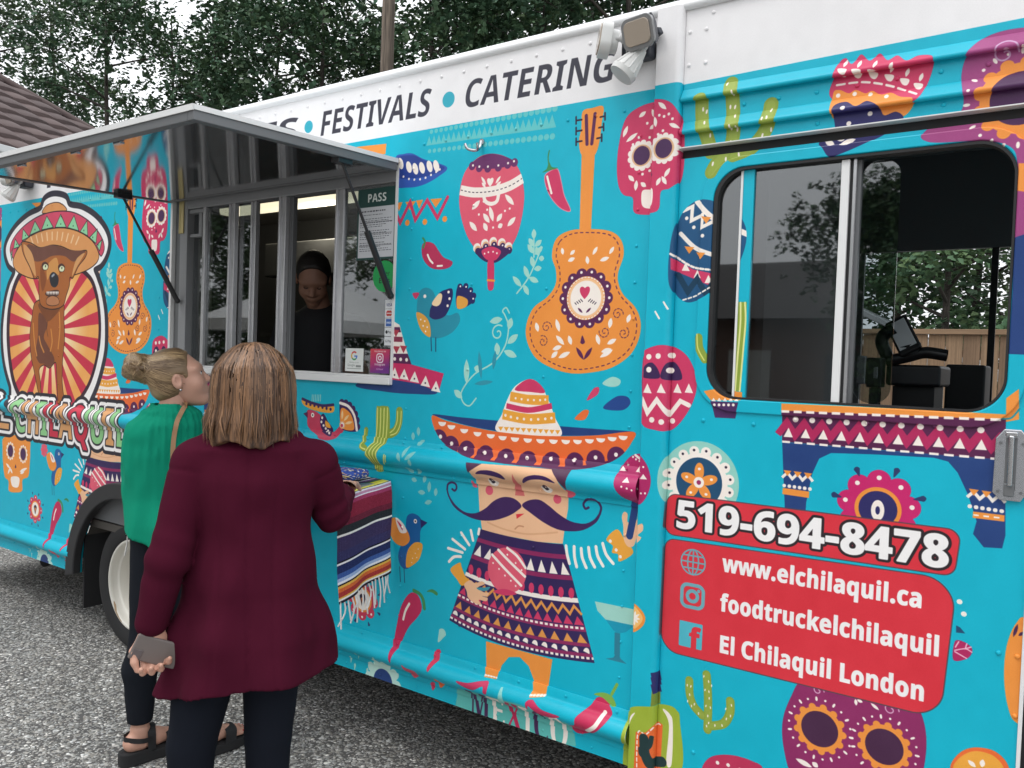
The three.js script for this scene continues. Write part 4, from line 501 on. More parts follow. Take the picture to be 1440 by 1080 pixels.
  mesh('interior_lining', merge([bx(XR + 0.04, SW.x0 - 0.01, 0.67, 2.68, -0.045, -0.033), bx(SW.x1 + 0.02, XD - 0.03, 0.67, 2.68, -0.045, -0.033), bx(SW.x0 - 0.01, SW.x1 + 0.02, 0.67, SW.y0 - 0.01, -0.045, -0.033)]), M.lining, truck);
  mesh('cab_partition', bx(-0.93, -0.9, 0.67, 2.68, ZB + 0.01, -0.62), M.lining, truck);
  mesh('frame_rail', merge([bx(XR + 0.2, 0.2, 0.4, 0.56, -0.75, -0.68), bx(XR + 0.2, 0.2, 0.4, 0.56, -1.4, -1.33), bx(-4.1, -3.9, 0.3, 0.42, ZB + 0.2, -0.25)]), M.underbody, truck);
  const ex = mesh('exhaust_pipe', tube([[-5.0, 0.3, -0.5], [-5.25, 0.27, -0.3], [-5.35, 0.22, -0.22]], 0.035, 14, 10), M.rubber, truck);
}
{ // wheel arch, mud flap, wheels
  const ring = new THREE.Shape(); ring.absarc(WX, WY, 0.545, Math.PI + 0.04, -0.04, true); ring.lineTo(WX + 0.475, WY); ring.absarc(WX, WY, 0.475, 0, Math.PI, false);
  const g = new THREE.ExtrudeGeometry(ring, { depth: 0.03, bevelEnabled: true, bevelSize: 0.008, bevelThickness: 0.008, bevelSegments: 3, curveSegments: 40 });
  mesh('wheel_arch_trim', g.translate(0, 0, 0.002), std(lin(0.022, 0.022, 0.024), 0.5), truck);
  const well = new THREE.CylinderGeometry(0.498, 0.498, 0.5, 40, 1, true, Math.PI / 2, Math.PI); well.rotateX(Math.PI / 2); mesh('wheel_well', well.translate(WX, WY, -0.283), M.underbody, truck);
  mesh('wheel_well_back', bx(WX - 0.5, WX + 0.5, 0.3, 0.86, -0.56, -0.54), M.underbody, truck);
  const flap = new THREE.BoxGeometry(0.012, 0.42, 0.34, 1, 6, 1); mesh('mud_flap', flap.translate(WX - 0.46, 0.36, -0.19), M.rubber, truck);
  const tyreP = [[0.235, -0.1], [0.25, -0.12], [0.3, -0.125], [0.335, -0.115], [0.355, -0.095], [0.36, -0.06], [0.36, -0.034], [0.352, -0.03], [0.352, -0.022], [0.36, -0.018], [0.36, 0.018], [0.352, 0.022], [0.352, 0.03], [0.36, 0.034], [0.36, 0.06], [0.355, 0.095], [0.335, 0.115], [0.3, 0.125], [0.25, 0.12], [0.235, 0.1]].map(([r, y]) => new THREE.Vector2(r, y));
  const rimP = [[0.236, 0.096], [0.246, 0.1], [0.246, 0.112], [0.238, 0.116], [0.23, 0.113], [0.226, 0.1], [0.224, 0.078], [0.214, 0.072], [0.207, 0.066], [0.203, 0.02], [0.2, -0.02], [0.19, -0.034], [0.183, -0.036], [0.178, -0.03], [0.172, -0.06], [0.165, -0.075], [0.14, -0.07], [0.125, -0.06], [0.085, -0.06], [0.08, -0.05], [0.076, 0.0], [0.07, 0.03], [0.055, 0.036], [0.0, 0.038]].map(([r, y]) => new THREE.Vector2(r, y));
  const tyreG = new THREE.LatheGeometry(tyreP, 64).rotateX(Math.PI / 2), rimG = new THREE.LatheGeometry(rimP, 56).rotateX(Math.PI / 2), lug = new THREE.CylinderGeometry(0.012, 0.012, 0.03, 6).rotateX(Math.PI / 2);
  const rimTex = dataTex(256, (x, y) => { const r = tnoise(x, y, 9, 3) + 0.5 * tnoise(x, y, 27, 6), k = r > 0.86 ? 0.75 : 1, b = 0.84 + 0.04 * tnoise(x, y, 5, 8); return [b * (k < 1 ? 0.72 : 1), b * (k < 1 ? 0.6 : 0.985), b * (k < 1 ? 0.46 : 0.94)]; }, true);
  const rimM = std(0xffffff, 0.5, { map: rimTex });
  for (const z of [-0.155, ZB + 0.16]) for (const x of [WX, 0.15]) {
    const w = new THREE.Group(); w.name = 'wheel'; w.position.set(x, WR, z); w.rotation.y = z < -1 ? Math.PI : 0; truck.add(w);
    mesh('tyre', tyreG, M.rubber, w); mesh('rim', rimG, rimM, w); for (let i = 0; i < 8; i++) mesh('lug_nut', lug.clone().translate(Math.cos(i * 0.785) * 0.105, Math.sin(i * 0.785) * 0.108, -0.05), M.aluMid, w);
  }
}
{ // rivets and bolt heads: far too small to pick apart
  const r = [[], [], []], dome = new THREE.SphereGeometry(0.0065, 8, 4, 0, Math.PI * 2, 0, Math.PI / 2).rotateX(Math.PI / 2).scale(1, 1, 0.75);
  const put = (u, v, z = 0, s = 1) => { if (u > -0.985 || u < XR) return; const g = dome.clone().scale(s, s, s).translate(u, v, z); r[u < -3 ? 0 : u < -1.07 ? 1 : 2].push(g); };
  for (let u = XR + 0.05; u < -1.1; u += 0.105) { put(u, 2.672); if (u < SW.x0 - 0.04 || u > SW.x1 + 0.04) put(u + 0.03, 2.432, 0, 0.9); }
  for (let u = XR + 0.05; u < -1.1; u += 0.19) { put(u, 1.292, 0.007, 0.8); put(u + 0.06, 1.184, 0.007, 0.8); if (Math.abs(u - WX) > 0.62) { put(u, 0.51, 0.007, 0.8); put(u + 0.07, 0.405, 0.007, 0.8); put(u + 0.1, 0.365, 0, 0.8); } }
  for (const u of [-2.07, -1.12]) for (let v = 0.62; v < 2.4; v += 0.115) put(u, v, 0, 0.8);
  for (const u of [-2.12, -1.78, -1.45]) for (let v = 0.66; v < 2.35; v += 0.31) if (u !== -2.12 || v < 1.1) put(u + rr(-0.02, 0.02), v + rr(-0.03, 0.03), 0, 0.8);
  for (const u of [-5.6, -4.75, -3.75]) for (let v = 1.4; v < 2.4; v += 0.16) put(u, v, 0, 0.8);
  r.forEach((l, i) => { if (l.length) { const m = wrapped('rivets', merge(l), i, truck); m.userData.kind = 'stuff'; } });
}
{ // serving window: frame, sliding sashes, panes, sill
  const w = new THREE.Group(); w.name = 'serving_window'; truck.add(w);
  const { x0, x1, y0, y1 } = SW, yb = 1.541, yt = 2.306;
  mesh('frame', bx(x0 + 0.001, x0 + 0.017, y0 + 0.03, y1 - 0.001, -0.06, 0.008), M.seal, w);
  mesh('jamb', bx(x0 + 0.018, -3.592, yb, y1 - 0.002, -0.075, -0.012), M.aluDark, w); mesh('jamb', bx(-3.591, -3.533, yb, y1 - 0.004, -0.07, -0.004, 0.003), M.aluMid, w);
  mesh('hinge', merge([bx(-3.585, -3.558, 2.19, 2.352, -0.0035, 0.002, 0.002), rod([-3.586, 2.19, 0.001], [-3.586, 2.352, 0.001], 0.005)]), M.brass, w);
  mesh('corner_bracket', merge([bx(-3.53, -3.41, 2.285, 2.304, -0.06, -0.012, 0.003), bx(-3.455, -3.43, 2.17, 2.284, -0.06, -0.014, 0.003), bx(-3.53, -3.456, 2.17, 2.186, -0.06, -0.016, 0.003)]), M.aluMid, w);
  mesh('head_rail', bx(-3.53, x1 + 0.002, yt, y1 - 0.003, -0.07, -0.002, 0.004), M.aluMid, w);
  mesh('sill', merge([bx(x0 + 0.0175, x1 + 0.004, y0, 1.5405, -0.07, 0.02, 0.004), bx(-3.53, x1, 1.541, 1.549, -0.06, -0.012)]), M.seal, w);
  mesh('jamb', bx(x1 - 0.008, x1 + 0.006, 1.541, y1 - 0.004, -0.06, 0.002), M.seal, w);
  const sash = (a, b, z, mat = M.alu) => { mesh('sash', merge([bx(a, a + 0.011, 1.55, yt, z - 0.012, z + 0.012, 0.002), bx(b - 0.011, b, 1.55, yt, z - 0.012, z + 0.012, 0.002), bx(a + 0.011, b - 0.011, 1.55, yt, z - 0.008, z + 0.004)]), mat, w); };
  sash(-3.405, -3.385, -0.014); sash(-3.208, -3.161, -0.014); sash(-3.068, -3.03, -0.03); sash(-2.855, -2.806, -0.014); sash(-2.804, -2.78, -0.034, M.aluDark); sash(-2.497, -2.446, -0.014);
  for (const [a, b, z] of [[-3.53, -3.405, -0.044], [-3.385, -3.208, -0.018], [-3.161, -3.068, -0.03], [-2.446, x1 - 0.008, -0.012]]) mesh('pane', bx(a, b, 1.55, yt, z - 0.0015, z + 0.0015), M.glass, w);
  // stickers on the right-hand pane
  const st = (x0, x1, y0, y1, draw, rough = 0.45) => { const g = bx(x0, x1, y0, y1, -0.0095, -0.0082), W = 384, H = Math.round(W * (y1 - y0) / (x1 - x0)); mesh('sticker', g, std(0xffffff, rough, { map: canvasTex(W, H, draw) }), w); };
  const tx = (c, s, x, y, size, col, wt = 'bold', al = 'center') => { c.font = wt + ' ' + size + 'px sans-serif'; c.fillStyle = col; c.textAlign = al; c.fillText(s, x, y); };
  st(-2.372, -2.162, 2.008, 2.292, (c, W, H) => { c.fillStyle = '#1f4a45'; c.fillRect(0, 0, W, H); tx(c, 'PASS', W * 0.5, H * 0.19, 84, '#e6ebe6'); c.fillStyle = '#d4d6da'; c.fillRect(14, H * 0.26, W - 30, H * 0.71); c.fillStyle = '#3b3f48'; for (let i = 0; i < 22; i++) { const y = H * (0.31 + i * 0.028); let x = 30; const end = i === 0 ? W * 0.7 : W * (0.6 + 0.3 * hash(i, 2, 2)); if (i % 6 === 3 || i === 1) continue; while (x < end) { const l = 6 + 22 * hash(i, x | 0, 1); c.fillRect(x, y, l, i < 1 ? 9 : 4); x += l + 7; } } c.fillRect(26, H * 0.47, W - 60, 3); c.fillRect(26, H * 0.63, W - 60, 3); c.fillRect(26, H * 0.8, W - 60, 3); });
  { const d = new THREE.CylinderGeometry(0.062, 0.062, 0.0014, 40).rotateX(Math.PI / 2), im = canvasTex(256, 256, (c) => { c.fillStyle = '#15a351'; c.fillRect(0, 0, 256, 256); c.textAlign = 'center'; c.font = '56px sans-serif'; c.fillStyle = '#10231a'; c.fillText('Uber', 128, 125); c.font = 'bold 62px sans-serif'; c.fillText('Eats', 128, 185); }); const p = d.attributes.position, uv = []; for (let i = 0; i < p.count; i++) uv.push(0.5 + p.getX(i) / 0.124, 0.5 + p.getY(i) / 0.124); d.setAttribute('uv', new THREE.Float32BufferAttribute(uv, 2)); mesh('sticker', d.translate(-2.214, 1.94, -0.0089), std(0xffffff, 0.4, { map: im }), w); }
  for (const [i, f] of [[0, (c) => tx(c, 'VISA', 192, 200, 130, '#27356f')], [1, (c) => { c.fillStyle = '#c22a2a'; c.beginPath(); c.arc(140, 130, 90, 0, 7); c.fill(); c.fillStyle = '#b8402e'; c.beginPath(); c.arc(245, 130, 90, 0, 7); c.fill(); c.fillStyle = '#e8dada'; c.fillRect(70, 115, 245, 30); }], [2, (c) => { c.fillStyle = '#3c67b0'; c.fillRect(50, 20, 284, 230); tx(c, 'AMEX', 192, 165, 84, '#dfe8f5'); }], [3, (c) => { c.fillStyle = '#22252a'; c.beginPath(); c.arc(95, 140, 55, 0, 7); c.fill(); tx(c, 'Pay', 250, 180, 110, '#22252a'); }], [4, (c) => tx(c, 'G Pay', 192, 175, 110, '#575c66')]]) st(-2.203, -2.161, 1.812 - i * 0.0362, 1.846 - i * 0.0362, (c, W, H) => { c.fillStyle = '#dfe1e3'; c.fillRect(0, 0, W, H); c.save(); c.scale(1, H / 270); f(c); c.restore(); });
  st(-2.418, -2.316, 1.558, 1.652, (c, W, H) => { c.fillStyle = '#dfe3df'; c.fillRect(0, 0, W, H); c.lineWidth = 24; for (const [a, b, k] of [[-0.05, 0.8, '#3f74c9'], [0.8, 2.4, '#3d9a55'], [2.4, 3.7, '#d9a92f'], [3.7, 5.5, '#cf4238']]) { c.strokeStyle = k; c.beginPath(); c.arc(W / 2, H * 0.32, 58, a, b); c.stroke(); } c.fillStyle = '#3f74c9'; c.fillRect(W / 2, H * 0.32 - 6, 66, 22); tx(c, 'Review us on', W / 2, H * 0.64, 34, '#8a8f8a', ''); tx(c, 'Google', W * 0.34, H * 0.78, 50, '#5d625f', ''); c.fillStyle = '#8d928e'; c.fillRect(W * 0.6, H * 0.72, 110, 34); c.fillRect(40, H * 0.86, W - 80, 10); });
  st(-2.276, -2.172, 1.556, 1.652, (c, W, H) => { const g = c.createLinearGradient(0, 0, W * 0.3, H); g.addColorStop(0, '#d8434a'); g.addColorStop(0.55, '#b52f6a'); g.addColorStop(1, '#6d2a83'); c.fillStyle = g; c.fillRect(0, 0, W, H); tx(c, 'FOLLOW US ON', W / 2, H * 0.13, 32, '#f0c9c9'); c.strokeStyle = '#f3e4ea'; c.lineWidth = 16; c.beginPath(); c.roundRect(W / 2 - 62, H * 0.2, 124, 124, 36); c.stroke(); c.beginPath(); c.arc(W / 2, H * 0.2 + 62, 28, 0, 7); c.stroke(); tx(c, 'Instagram', W / 2, H * 0.68, 46, '#f3e4ea', ''); tx(c, 'elchilaquil', W / 2, H * 0.86, 30, '#e0a9d5', ''); });
}
{ // raised hatch: a framed sheet of polished metal on gas struts
  const h = new THREE.Group(); h.name = 'serving_hatch'; truck.add(h);
  const P = (x, s, t = 0) => V3(x, 2.342 - 0.04 * s / 0.88 + t, 0.012 + s); // s: metres out from the hinge
  const xl = -3.665, xr = -2.142, out = 0.88, th = 0.042, c = new THREE.Matrix4();
  const tiltBox = (x0, x1, s0, s1, t0, t1, r = 0) => { const g = bx(x0, x1, t0, t1, s0, s1, r), a = Math.atan(0.04 / 0.88); g.rotateX(a); return g.translate(0, 2.342, 0.012); };
  mesh('hatch_top', tiltBox(xl + 0.002, xr - 0.002, 0.002, out - 0.002, th - 0.008, th), std(0xd5dadc, 0.5), h);
  mesh('hatch_underside', tiltBox(xl + 0.03, xr - 0.03, 0.025, out - 0.03, 0.004, 0.007), new THREE.MeshStandardMaterial({ color: lin(0.4, 0.4, 0.41), roughness: 0.09, metalness: 0.92 }), h);
  for (const [x0, x1, s0, s1] of [[xl, xl + 0.03, 0, out], [xr - 0.03, xr, 0, out], [xl + 0.031, xr - 0.031, 0, 0.026], [xl + 0.031, xr - 0.031, out - 0.03, out]]) { mesh('hatch_frame', tiltBox(x0, x1, s0, s1, 0, th - 0.009, 0.003), M.aluDark, h); }
  mesh('inner_strip', merge([tiltBox(xl + 0.032, xr - 0.032, out - 0.046, out - 0.031, 0.0075, 0.02), tiltBox(xr - 0.044, xr - 0.031, 0.03, out - 0.05, 0.0075, 0.02)]), M.alu, h);
  mesh('edge_trim', merge([tiltBox(xl - 0.004, xr + 0.004, out + 0.001, out + 0.005, 0.028, th + 0.004), tiltBox(xr + 0.001, xr + 0.005, 0, out, 0.03, th + 0.004)]), M.seal, h);
  mesh('hatch_hinge', rod([xl, 2.384, 0.011], [xr, 2.384, 0.011], 0.009), M.alu, h);
  for (const x of [-2.62, -2.9, -3.3]) mesh('latch', tiltBox(x - 0.02, x + 0.02, out - 0.05, out - 0.031, -0.006, 0.003, 0.002), M.steel, h);
  for (const [x, xe] of [[-2.172, -2.158], [-3.62, -3.575]]) { const top = P(x, 0.26, -0.01), low = V3(xe, 1.86, 0.012), mid = top.clone().lerp(low, 0.5); mesh('gas_strut', merge([rod(top, mid, 0.006), rod(mid, low, 0.0125), new THREE.SphereGeometry(0.014, 10, 8).translate(low.x, low.y, low.z)]), M.gloss, h); mesh('strut_bracket', bx(x - 0.02, x + 0.02, top.y - 0.008, top.y + 0.018, top.z - 0.035, top.z + 0.035, 0.003), M.gloss, h); }
}
{ // cab door: panel with rounded window opening, sliding panes, track, handle
  const d = new THREE.Group(); d.name = 'cab_door'; truck.add(d);
  const rrect = (x0, x1, y0, y1, r, T = THREE.Shape) => { const s = new T(); s.moveTo(x0 + r, y0); s.lineTo(x1 - r, y0); s.absarc(x1 - r, y0 + r, r, -Math.PI / 2, 0); s.lineTo(x1, y1 - r); s.absarc(x1 - r, y1 - r, r, 0, Math.PI / 2); s.lineTo(x0 + r, y1); s.absarc(x0 + r, y1 - r, r, Math.PI / 2, Math.PI); s.lineTo(x0, y0 + r); s.absarc(x0 + r, y0 + r, r, Math.PI, Math.PI * 1.5); return s; };
  const wx0 = -0.872, wx1 = -0.105, wy0 = 1.534, wy1 = 2.213, z1 = -0.004;
  const s = shape([[-0.984, YB], [-0.045, YB], [-0.045, 2.258], [-0.984, 2.258]]); s.holes.push(rrect(wx0, wx1, wy0, wy1, 0.09, THREE.Path)); wrapped('door_panel', slab(s, -0.03, z1), 2, d);
  const ring = rrect(wx0 - 0.035, wx1 + 0.035, wy0 - 0.036, wy1 + 0.03, 0.12); ring.holes.push(rrect(wx0 - 0.004, wx1 + 0.004, wy0 - 0.004, wy1 + 0.004, 0.094, THREE.Path)); const rg = new THREE.ExtrudeGeometry(ring, { depth: 0.003, bevelEnabled: true, bevelSize: 0.003, bevelThickness: 0.003, bevelSegments: 2, curveSegments: 24 }); wrapped('window_surround', rg.translate(0, 0, z1 + 0.001), 2, d);
  const gk = rrect(wx0 + 0.0005, wx1 - 0.0005, wy0 + 0.0005, wy1 - 0.0005, 0.09); gk.holes.push(rrect(wx0 + 0.012, wx1 - 0.006, wy0 + 0.006, wy1 - 0.008, 0.085, THREE.Path)); mesh('gasket', slab(gk, -0.032, 0.0), M.black, d);
  wrapped('window_post', bx(-0.788, -0.757, wy0 + 0.006, wy1 - 0.008, -0.03, -0.012), 2, d); mesh('post_trim', bx(-0.795, -0.7885, wy0 + 0.006, wy1 - 0.008, -0.03, -0.009), M.seal, d);
  mesh('pane', bx(-0.86, -0.795, wy0 + 0.02, wy1 - 0.02, -0.0235, -0.0205), M.glass, d); mesh('pane', bx(-0.757, -0.517, wy0 + 0.006, wy1 - 0.009, -0.0245, -0.0215), M.glass, d);
  { const p = rrect(-0.468, -0.372, wy0 + 0.008, wy1 - 0.012, 0.045); mesh('pane', slab(p, -0.0445, -0.0415), M.glass, d); }
  mesh('sash', bx(-0.5165, -0.495, wy0 + 0.006, wy1 - 0.009, -0.034, -0.008, 0.002), M.seal, d); mesh('sash', bx(-0.4945, -0.486, wy0 + 0.006, wy1 - 0.009, -0.04, -0.018), M.black, d); mesh('sash', bx(-0.4855, -0.478, wy0 + 0.006, wy1 - 0.009, -0.048, -0.012), M.alu, d); mesh('sash', bx(-0.4775, -0.4685, wy0 + 0.006, wy1 - 0.009, -0.05, -0.028), M.aluDark, d);
  // header above the door: two stepped lips and the black track
  const H = [[2.258, -0.03], [2.2885, -0.03]]; mesh('track', bx(-0.984, 0.3, 2.2595, 2.286, -0.029, -0.02), M.black, d); mesh('track_trim', bx(-0.984, 0.3, 2.2865, 2.2895, -0.028, 0.0125), M.seal, d);
  wrapped('header_panel', slab(shape([[-0.984, 2.29], [0.3, 2.29], [0.3, YT], [-0.984, YT]]), -0.03, -0.003), 2, d);
  for (const y of [2.3345, 2.4325]) wrapped('header_lip', sweepX([[y - 0.004, -0.002], [y - 0.007, 0.014], [y - 0.003, 0.018], [y + 0.004, 0.018], [y + 0.009, 0.013], [y + 0.03, 0.002], [y + 0.034, -0.002]], -0.984, 0.3), 2, d);
  const dm = new THREE.SphereGeometry(0.0065, 8, 4, 0, Math.PI * 2, 0, Math.PI / 2).rotateX(Math.PI / 2).scale(1, 1, 0.75), rv = []; for (const [k, x, y] of [['e', 650, 187], ['e', 1075, 220], ['c9', 1332, 596], ['c9', 1412, 612], ['r', 1225, 690], ['q', 265, 830], ['c3', 100, 120], ['c3', 30, 135], ['c3', 95, 262], ['c3', 25, 275], ['c3', 130, 50], ['c3', 405, 413], ['c3', 565, 388], ['c3', 735, 360], ['c3', 905, 330], ['c3', 1090, 300], ['c3', 1290, 270], ['c3', 258, 438], ['c3', 568, 520], ['c3', 1100, 440], ['c6', 475, 690], ['c6', 780, 705], ['c6', 1062, 718]]) { const [u, v] = UV(k, x, y); rv.push(dm.clone().translate(u, v, v > 2.29 ? -0.003 : z1)); } const rm = wrapped('rivets', merge(rv), 2, d); rm.userData.kind = 'stuff';
  mesh('edge_seal', bx(-0.0445, -0.036, YB, 2.258, -0.03, 0.002), M.seal, d); mesh('door_gap', bx(-0.0355, 0.02, YB, 2.258, -0.05, -0.03), M.black, d);
  // recessed handle plate
  const hp = new THREE.Shape([[-0.103, 1.496], [-0.07, 1.496], [-0.056, 1.478], [-0.056, 1.342], [-0.066, 1.326], [-0.106, 1.326], [-0.121, 1.342], [-0.119, 1.474]].map(([x, y]) => new THREE.Vector2(x, y)));
  mesh('handle_plate', new THREE.ExtrudeGeometry(hp, { depth: 0.006, bevelEnabled: true, bevelSize: 0.003, bevelThickness: 0.003, bevelSegments: 2 }).translate(0, 0, z1 + 0.003), new THREE.MeshStandardMaterial({ color: lin(0.5, 0.51, 0.54), roughness: 0.25, metalness: 0.9 }), d);
  mesh('handle_recess', bx(-0.1, -0.076, 1.35, 1.478, 0.0085, 0.0095), M.aluDark, d); mesh('handle_grip', merge([bx(-0.094, -0.082, 1.36, 1.484, 0.01, 0.024, 0.004), bx(-0.101, -0.075, 1.481, 1.493, 0.0088, 0.02, 0.003)]), M.steel, d); mesh('handle_base', bx(-0.1, -0.078, 1.334, 1.366, 0.0095, 0.016, 0.004), M.aluDark, d); for (const [x, y] of [[-0.111, 1.464], [-0.064, 1.464], [-0.112, 1.345], [-0.064, 1.345]]) mesh('screw', rod([x, y, 0.0085], [x, y, 0.0125], 0.004), M.aluDark, d);
}
{ // cab nose beyond the door: outside the picture, kept simple
  const c = new THREE.Group(); c.name = 'cab_front'; truck.add(c);
  mesh('front_pillar', bx(0.021, 0.3, YB, 2.258, -0.03, -0.006), std(0x1fb0c6, 0.45), c); mesh('cowl', bx(0.3, 0.32, YB, 1.35, ZB + 0.002, -0.03), std(0x1fb0c6, 0.45), c); mesh('windscreen_frame', merge([bx(0.3, 0.33, 2.3, YT, ZB + 0.002, -0.006), bx(0.3, 0.33, 1.35, 2.3, -0.12, -0.006), bx(0.3, 0.33, 1.35, 2.3, ZB + 0.002, ZB + 0.12), bx(0.3, 0.33, 1.35, 2.3, -1.05, -1.0)]), M.white, c); mesh('windscreen', bx(0.31, 0.318, 1.35, 2.3, ZB + 0.12, -0.12), M.glass, c); mesh('hood', bx(0.32, 0.95, 0.5, 1.2, ZB + 0.2, -0.2, 0.08), std(0x1fb0c6, 0.45), c); mesh('bumper', bx(0.95, 1.05, 0.4, 0.58, ZB + 0.05, -0.05, 0.03), M.white, c); mesh('front_roof', bx(0.02, 0.33, YT + 0.001, YT + 0.04, ZB, -0.01, 0.015), M.white, c);
}
{ // things in the kitchen and cab seen through the windows, fixed to the truck
  mesh('counter', merge([bx(-5.6, -2.0, 1.2, 1.24, -0.6, -0.08, 0.006), bx(-5.6, -2.0, 0.67, 1.195, -0.56, -0.1)]), M.aluDark, truck);
  mesh('extractor_hood', bx(-4.6, -2.0, 2.15, 2.38, ZB + 0.02, ZB + 0.75, 0.01), M.aluDark, truck); mesh('wall_shelf', bx(-5.2, -1.5, 1.75, 1.78, ZB + 0.02, ZB + 0.3), M.aluDark, truck);
  mesh('wall_shelf', bx(-3.35, -2.05, 2.43, 2.45, -1.15, -0.9), M.aluMid, truck);
  const lamp = new THREE.Group(); lamp.name = 'ceiling_lamp'; truck.add(lamp);
  mesh('lamp_housing', bx(-5.0, -3.6, 2.66, 2.69, -1.32, -1.18), M.white, lamp); mesh('lamp_tube', bx(-4.98, -3.62, 2.59, 2.659, -1.31, -1.19, 0.02), new THREE.MeshStandardMaterial({ color: 0xffffff, emissive: lin(1, 0.9, 0.62), emissiveIntensity: 1.0, roughness: 0.5 }), lamp);
  const pl = new THREE.PointLight(lin(1, 0.9, 0.7), 0.55, 0, 2); pl.position.set(-4.0, 2.52, -1.25); pl.castShadow = true; pl.shadow.radius = 6; lamp.add(pl);
  mesh('dashboard', merge([bx(-0.45, 0.28, 1.0, 1.4, ZB + 0.05, -1.3, 0.03), bx(-0.02, 0.28, 1.0, 1.42, -1.3, -0.1, 0.03)]), M.black, truck);
  mesh('steering_wheel', new THREE.TorusGeometry(0.2, 0.015, 8, 32).rotateX(-1.0).rotateY(0.6).translate(-0.02, 1.42, -0.55), M.gloss, truck);
}
{ // floodlights: one by the corner post, a second at the rear
  const f = new THREE.Group(); f.name = 'floodlight'; truck.add(f);
  const dark = std(lin(0.03, 0.034, 0.045), 0.5), pw = std(lin(0.62, 0.62, 0.6), 0.5);
  const head = (p, dir, roll = 0) => { const g = new THREE.Group(); g.name = 'lamp_head'; f.add(g); g.position.copy(p); g.quaternion.setFromUnitVectors(V3(0, 0, 1), dir.clone().normalize()).multiply(new THREE.Quaternion().setFromAxisAngle(V3(0, 0, 1), roll)); return g; };
  const frust = (w0, h0, w1, h1, L, r) => { const g = new RoundedBoxGeometry(1, 1, L, 4, Math.min(0.16 * r, L / 2.05)), p = g.attributes.position; for (let i = 0; i < p.count; i++) { const t = p.getZ(i) / L + 0.5; p.setX(i, p.getX(i) * lerp(w0, w1, t)); p.setY(i, p.getY(i) * lerp(h0, h1, t)); } g.computeVertexNormals(); return g; };
  const plate = (w, h, d, r) => { const s = new THREE.Shape(); s.moveTo(-w / 2 + r, -h / 2); s.lineTo(w / 2 - r, -h / 2); s.absarc(w / 2 - r, -h / 2 + r, r, -Math.PI / 2, 0); s.lineTo(w / 2, h / 2 - r); s.absarc(w / 2 - r, h / 2 - r, r, 0, Math.PI / 2); s.lineTo(-w / 2 + r, h / 2); s.absarc(-w / 2 + r, h / 2 - r, r, Math.PI / 2, Math.PI); s.lineTo(-w / 2, -h / 2 + r); s.absarc(-w / 2 + r, -h / 2 + r, r, Math.PI, Math.PI * 1.5); return new THREE.ExtrudeGeometry(s, { depth: d, bevelEnabled: true, bevelSize: 0.002, bevelThickness: 0.002, bevelSegments: 2 }); };
  mesh('mount', merge([bx(-1.175, -1.074, 2.57, 2.64, 0.002, 0.055, 0.012), bar(V3(-1.1, 2.625, 0.03), V3(-1.045, 2.645, 0.045), 0.022, 0.022)]), dark, f);
  const a = head(onZ(907, 46, 0.105), V3(-0.12, -0.32, 1), 0.06); mesh('housing', frust(0.05, 0.045, 0.106, 0.092, 0.07, 1), dark, a); mesh('bezel', plate(0.104, 0.088, 0.008, 0.022).translate(0, 0, 0.034), std(lin(0.28, 0.28, 0.28), 0.35, { metalness: 0.6 }), a); mesh('lens', plate(0.082, 0.066, 0.003, 0.016).translate(0, 0, 0.0445), std(lin(0.36, 0.3, 0.24), 0.12), a);
  const b = head(onZ(853, 57, 0.085), V3(-0.8, 0.12, 0.6)); mesh('housing', plate(0.082, 0.1, 0.03, 0.03).translate(0, 0, -0.01), pw, b); mesh('rear_cap', plate(0.05, 0.066, 0.02, 0.02).translate(0, 0, -0.033), pw, b); mesh('lens', plate(0.068, 0.084, 0.002, 0.024).translate(0, 0, 0.0225), std(lin(0.36, 0.3, 0.24), 0.12), b);
  const sw = onZ(878, 54, 0.085), m0 = V3(-1.14, 2.62, 0.05); mesh('swivel', merge([new THREE.SphereGeometry(0.016, 14, 10).translate(sw.x, sw.y, sw.z), rod(sw, m0, 0.009), rod(sw, onZ(862, 56, 0.085), 0.008)]), std(lin(0.5, 0.5, 0.49), 0.35), f);
  const c = new THREE.Group(); c.name = 'motion_sensor'; f.add(c); const top = onZ(903, 70, 0.09), low = onZ(874, 105, 0.125), dir = low.clone().sub(top).normalize(), len = low.distanceTo(top), P = (t) => top.clone().addScaledVector(dir, t);
  mesh('cone', rod(P(0), P(len * 0.86), 0.016, 0.04, 20), pw, c); mesh('cap', rod(P(len * 0.861), P(len * 1.03), 0.043, 0.04, 20), pw, c); mesh('arm', tube([P(0.004), top.clone().add(V3(0.004, 0.014, -0.008)), top.clone().add(V3(-0.014, 0.022, -0.024)), V3(-1.15, 2.6, 0.05)], 0.012, 14, 10), std(lin(0.46, 0.46, 0.45), 0.5), c);
  const perp = new THREE.Vector3().crossVectors(dir, V3(0, 0, 1)).normalize(), pz = new THREE.Vector3().crossVectors(perp, dir); for (let i = 0; i < 11; i++) { const t = i / 11 * Math.PI * 2, r = perp.clone().multiplyScalar(Math.cos(t)).addScaledVector(pz, Math.sin(t)); mesh('rib', rod(P(len * 0.28).addScaledVector(r, 0.0235), P(len * 0.84).addScaledVector(r, 0.039), 0.003), pw, c); }
  const r = f.clone(); r.position.x = -4.0; r.position.y = -0.02; truck.add(r);
}
